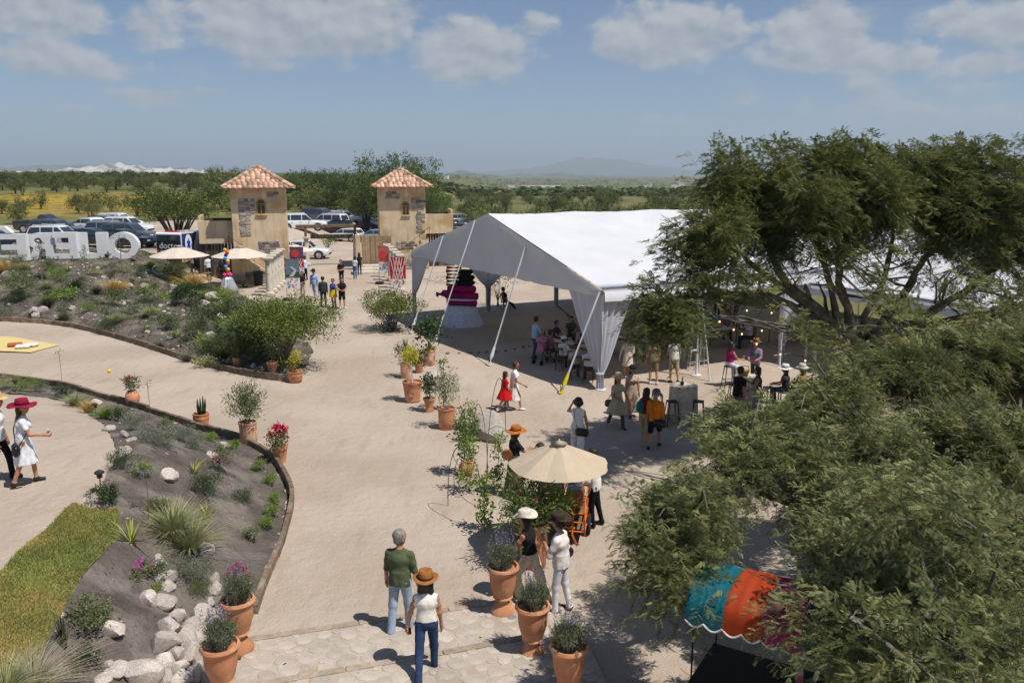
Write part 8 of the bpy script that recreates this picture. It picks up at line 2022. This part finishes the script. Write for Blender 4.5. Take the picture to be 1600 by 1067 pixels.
# ------------------------------------------------------------------ the two large mesquites
ML_MESQ = leafmat('mesquite_leaflet', (112, 120, 66), var=.2, tint=.45, trans=.28)
ML_MESQF = leafmat('mesquite_leaflet_front', (128, 134, 86), var=.2, tint=.42, trans=.28)
M_MBARK = pm('mesquite_bark', (.10, .082, .066), .95, .35, 6.0, .03, 16.0, col2=(.19, .17, .14), c2scale=4.0, c2amt=.45)
M_POD = pm('mesquite_pod', srgb(178, 140, 78), .7, .2, 10)
FROND = frond_template(6, .115, .021, .032)
def mesquite(base, fork, limbs, blobs, label, mat, dens, fs, seed, pods, layers=1):
    rg = random.Random(seed); t = thing('mesquite_tree', label, 'tree', base, 0); o = Vector(base)
    L = lambda v: Vector(v) - o
    MB().tube(curve_pts(L(base) - Vector((0, 0, .3)), L(fork), 6, .02, .08, rg), [.46, .40, .36, .34, .34, .30], 12).obj('trunk', M_MBARK, t, smooth=True)
    anchors = []
    for lm in limbs:
        pts = [L(fork)] + [L(AT(*q[:3])) for q in lm[0]]
        fine = []
        for a, b in zip(pts[:-1], pts[1:]):
            seg = curve_pts(a, b, 6, 0, .13, rg); fine += seg[:-1]
        fine.append(pts[-1]); n = len(fine); r0 = lm[1]
        MB().tube(fine, [.78 * r0 * (1 - .82 * i / (n - 1)) * (1 + .13 * math.sin(i * 2.1)) for i in range(n)], 9).obj('limb', M_MBARK, t, smooth=True)
        anchors += fine[2:]
        for q in range(7):
            k = rg.randint(3, n - 2); d = Vector((rg.gauss(0, 1), rg.gauss(0, 1), rg.gauss(.25, .7))).normalized(); ln = rg.uniform(.5, 1.5); rr = r0 * .35 * (1 - .6 * k / n)
            c2 = curve_pts(fine[k], fine[k] + d * ln, 6, rg.uniform(-.05, .12), .16, rg); MB().tube(c2, [rr * (1 - .8 * i / 5) for i in range(6)], 6).obj('bough', M_MBARK, t, smooth=True); anchors += c2[2:]
    br = MB(); TP, TD = [], []
    for (px, py, Y, rpx, rpy, w) in blobs:
        c = L(AT(px, py, Y)); sc = Y / FPX; R3 = Vector((rpx * sc, (rpx + rpy) * .5 * sc, rpy * sc)); vol = R3.x * R3.y * R3.z
        near = sorted(anchors, key=lambda a: (a - c).length)[:4]
        nb = max(6, int(15 * w * vol ** .45))
        for i in range(nb):
            d = Vector((rg.gauss(0, 1), rg.gauss(0, 1), rg.gauss(0, 1) + .15)).normalized(); e = c + Vector((d.x * R3.x, d.y * R3.y, d.z * R3.z)) * rg.uniform(.65, 1.02)
            a = rg.choice(near); mid = a.lerp(c, .6) + Vector((rg.uniform(-1, 1), rg.uniform(-1, 1), rg.uniform(-.5, .8))) * .3
            p1 = curve_pts(a, mid, 4, .03, .1, rg)[:-1] + curve_pts(mid, e, 5, .06, .1, rg)
            n = len(p1); rr = rg.uniform(.022, .04); br.tube(p1, [rr * (1 - .85 * k / (n - 1)) for k in range(n)], 5, caps=False)
            nt = int(dens * w * (5 + 9 * vol ** .33))
            for q in range(nt):
                u = rg.uniform(.35, 1.0); x = u * (n - 1); k = min(int(x), n - 2); p = p1[k].lerp(p1[k + 1], x - k) + Vector((rg.gauss(0, .16), rg.gauss(0, .16), rg.gauss(0, .12)))
                dd = (p - c); dd = Vector((dd.x / R3.x, dd.y / R3.y, dd.z / R3.z)); dd = (dd.normalized() if dd.length > 1e-3 else Vector((0, 0, 1))) + Vector((rg.gauss(0, .6), rg.gauss(0, .6), rg.gauss(0, .4)))
                dd.normalize(); ln = rg.uniform(.22, .48); TP.append((p, dd, ln))
    br.obj('branches', M_MBARK, t, smooth=True)['kind'] = 'stuff'
    P0 = np.array([tuple(a[0]) for a in TP]); D0 = np.array([tuple(a[1]) for a in TP]); LN = np.array([a[2] for a in TP]); nT = len(TP); per = 12
    # twigs droop a little; fronds sit alternately along them
    U = np.tile((np.arange(per) + .5) / per, nT); I = np.repeat(np.arange(nT), per)
    P = P0[I] + D0[I] * (LN[I] * U)[:, None]; P[:, 2] -= .35 * LN[I] * U * U
    side = np.cross(D0[I], npr.normal(size=(len(I), 3)) * .35 + [0, 0, 1]); side /= np.linalg.norm(side, axis=1, keepdims=True) + 1e-9
    D = D0[I] * .75 + side * np.where(np.arange(len(I)) % 2 == 0, 1, -1)[:, None] * .8 + npr.normal(size=(len(I), 3)) * .25; D[:, 2] -= .12
    V, F = instance_np(FROND, P, D, npr.uniform(.75, 1.3, len(P)) * fs)
    tn = np.clip(np.repeat(npr.normal(.5, .22, nT), per) + npr.normal(size=len(I)) * .1, 0, 1)
    me = np_mesh('crown', V, None, F, tint=np.repeat(tn, len(FROND[0])))
    link_mesh('crown', me, mat, t)['kind'] = 'stuff'
    for k in range(layers):      # more of the same sprays, shifted, so that the crown closes up
        link_mesh('crown', me, mat, t, (.13 * (-1) ** k, -.11 + .2 * k, -.10 - .08 * k), (R(1.2), R(-1.0 + 2 * k), R(1.6 - 3.4 * k)))['kind'] = 'stuff'
    tw = 2; V = np.stack([P0 - [0.004, 0, 0], P0 + [0.004, 0, 0], P0 + D0 * LN[:, None] + np.column_stack([np.zeros(nT), np.zeros(nT), -.35 * LN])], 1).reshape(-1, 3)
    link_mesh('twigs', np_mesh('twigs', V, None, np.arange(nT * 3).reshape(-1, 3)), M_BARK_L, t)['kind'] = 'stuff'
    if pods:
        sel = npr.choice(nT, pods, replace=False); pb = MB()
        for i in sel:
            p = Vector(P0[i]) + Vector(D0[i]) * LN[i] * .6; l = rg.uniform(.08, .16); b = Vector((rg.uniform(-.04, .04), rg.uniform(-.04, .04), 0)); pb.tube([p, p + Vector((0, 0, -l * .5)) + b, p + Vector((0, 0, -l))], [.005, .008, .004], 4, caps=False)
        pb.obj('pods', M_POD, t)['kind'] = 'stuff'
    return t
B1 = [(1180, 290, 21.5, 90, 62, 1), (1130, 265, 21, 50, 40, .9), (1290, 262, 22, 105, 52, 1), (1400, 268, 23, 100, 58, 1), (1500, 275, 23, 95, 62, 1), (1590, 290, 22, 85, 70, 1), (1110, 345, 20, 75, 55, 1), (1230, 355, 21, 100, 48, 1), (1350, 350, 22, 105, 50, 1), (1470, 360, 23, 95, 50, 1), (1570, 390, 22, 70, 60, 1),
      (1055, 400, 20, 62, 38, .9), (1135, 405, 20.5, 60, 30, .7), (1030, 462, 19.5, 52, 40, 1.1), (1050, 505, 19.3, 44, 34, 1.1), (1000, 495, 19.5, 34, 34, .9), (1280, 410, 21, 70, 25, .5), (1420, 415, 22, 70, 25, .5), (1560, 460, 20, 60, 30, .7), (1310, 320, 22.5, 90, 50, 1), (1450, 310, 23.5, 90, 50, 1), (1210, 250, 22, 50, 36, .8), (1330, 228, 22.5, 40, 26, .8), (1450, 232, 23, 36, 24, .7), (1540, 235, 23, 40, 26, .7),
      (1160, 330, 22.5, 80, 50, 1), (1260, 310, 20.8, 80, 45, 1), (1380, 310, 21.2, 90, 50, 1), (1520, 330, 21.5, 90, 60, 1), (1180, 440, 20.2, 50, 26, .5), (1340, 395, 20.8, 60, 28, .6), (1500, 415, 21, 60, 30, .6), (1100, 440, 19.8, 50, 30, .7), (1400, 460, 19.5, 45, 26, .5), (1540, 505, 18.5, 70, 26, .7), (1440, 525, 18, 60, 26, .7), (1320, 545, 18, 50, 22, .6), (1680, 330, 22, 100, 90, .8), (1780, 380, 22, 100, 90, .6), (1600, 470, 23, 60, 30, .5)]
base1 = Vector((10.0, 22.6, 0)); fork1 = AT(1345, 545, 22.5)
LM1 = [([(1290, 500, 22.2), (1240, 455, 21.8), (1205, 400, 21.5), (1185, 330, 21.5)], .26), ([(1325, 480, 22.3), (1312, 420, 22.2), (1330, 350, 22.2), (1320, 280, 22.4)], .20), ([(1390, 490, 22.6), (1425, 440, 22.9), (1470, 385, 23.1), (1490, 310, 23.2)], .22), ([(1430, 505, 22.2), (1510, 455, 22.0), (1585, 400, 22), (1640, 340, 22)], .19), ([(1270, 500, 22), (1200, 462, 21), (1130, 455, 20.3), (1085, 470, 19.9), (1045, 490, 19.5)], .17), ([(1440, 515, 22), (1520, 492, 21.2), (1590, 462, 20.6), (1680, 400, 21)], .15), ([(1250, 470, 21.8), (1170, 410, 21), (1110, 370, 20.4), (1070, 395, 20.1)], .14), ([(1300, 460, 22.2), (1275, 390, 22), (1260, 320, 22), (1230, 270, 22)], .14), ([(1380, 440, 22.4), (1395, 370, 22.6), (1400, 300, 22.9)], .14)]
mesquite(base1, fork1, LM1, B1, 'tall spreading mesquite tree in front of the white tents at right', ML_MESQ, 1.12, 1.12, 21, 260)
B2 = [(1125, 720, 12.2, 85, 50, 1), (1062, 775, 11.4, 50, 52, 1), (1036, 850, 10.8, 36, 50, 1.1), (1045, 893, 10.4, 36, 38, 1.2), (1390, 785, 9.0, 75, 42, 1.2), (1030, 810, 11, 40, 40, .9), (1080, 840, 10.9, 40, 40, .8), (1200, 670, 13.2, 90, 42, 1), (1130, 690, 12.8, 60, 30, .8), (1300, 625, 14.6, 105, 50, 1), (1400, 570, 15.6, 80, 44, 1), (1420, 600, 15.5, 110, 55, 1), (1540, 560, 16, 105, 52, 1.2), (1640, 570, 16, 100, 60, 1.3), (1240, 745, 12.2, 100, 60, 1), (1365, 705, 13, 115, 68, 1), (1495, 680, 14, 115, 68, 1.2), (1600, 700, 13, 100, 80, 1.3), (1330, 800, 11.2, 85, 50, 1), (1450, 795, 11.6, 110, 68, 1), (1570, 820, 10.6, 100, 75, 1), (1345, 865, 10.0, 50, 34, .9),
      (1420, 890, 9.4, 90, 55, 1), (1530, 920, 9.0, 95, 70, 1), (1380, 945, 8.8, 60, 48, 1), (1450, 990, 8.2, 90, 55, 1), (1570, 1010, 8.0, 90, 65, 1), (1375, 1035, 8.0, 65, 40, 1), (1480, 1065, 7.4, 90, 45, 1), (1300, 960, 8.6, 34, 26, .8), (1660, 880, 9.5, 80, 120, .8), (1330, 560, 15.4, 55, 24, .7), (1250, 640, 14.2, 50, 26, .8)]
base2 = Vector((7.4, 12.4, 0)); fork2 = Vector((7.3, 12.3, 1.7))
LM2 = [([(1300, 820, 11.6), (1200, 770, 11.9), (1120, 790, 11.5), (1050, 850, 10.9)], .17), ([(1320, 760, 12.4), (1230, 700, 12.9), (1160, 690, 12.8)], .15), ([(1390, 720, 13), (1340, 650, 14.2), (1310, 625, 14.6)], .16), ([(1420, 700, 13.5), (1450, 620, 15), (1500, 585, 15.7)], .16), ([(1480, 760, 13), (1560, 700, 13.5), (1620, 640, 14.6)], .15), ([(1450, 830, 11), (1480, 900, 9.6), (1520, 980, 8.6), (1560, 1040, 8)], .17), ([(1400, 850, 11), (1380, 930, 9.2), (1360, 1010, 8.3)], .15), ([(1500, 830, 11), (1580, 850, 10.3), (1650, 880, 9.6)], .14), ([(1360, 830, 11), (1320, 870, 10), (1290, 930, 9)], .11)]
mesquite(base2, fork2, LM2, B2, 'front mesquite tree with feathery crown filling the lower right corner', ML_MESQF, 1.5, .86, 33, 420, 2)
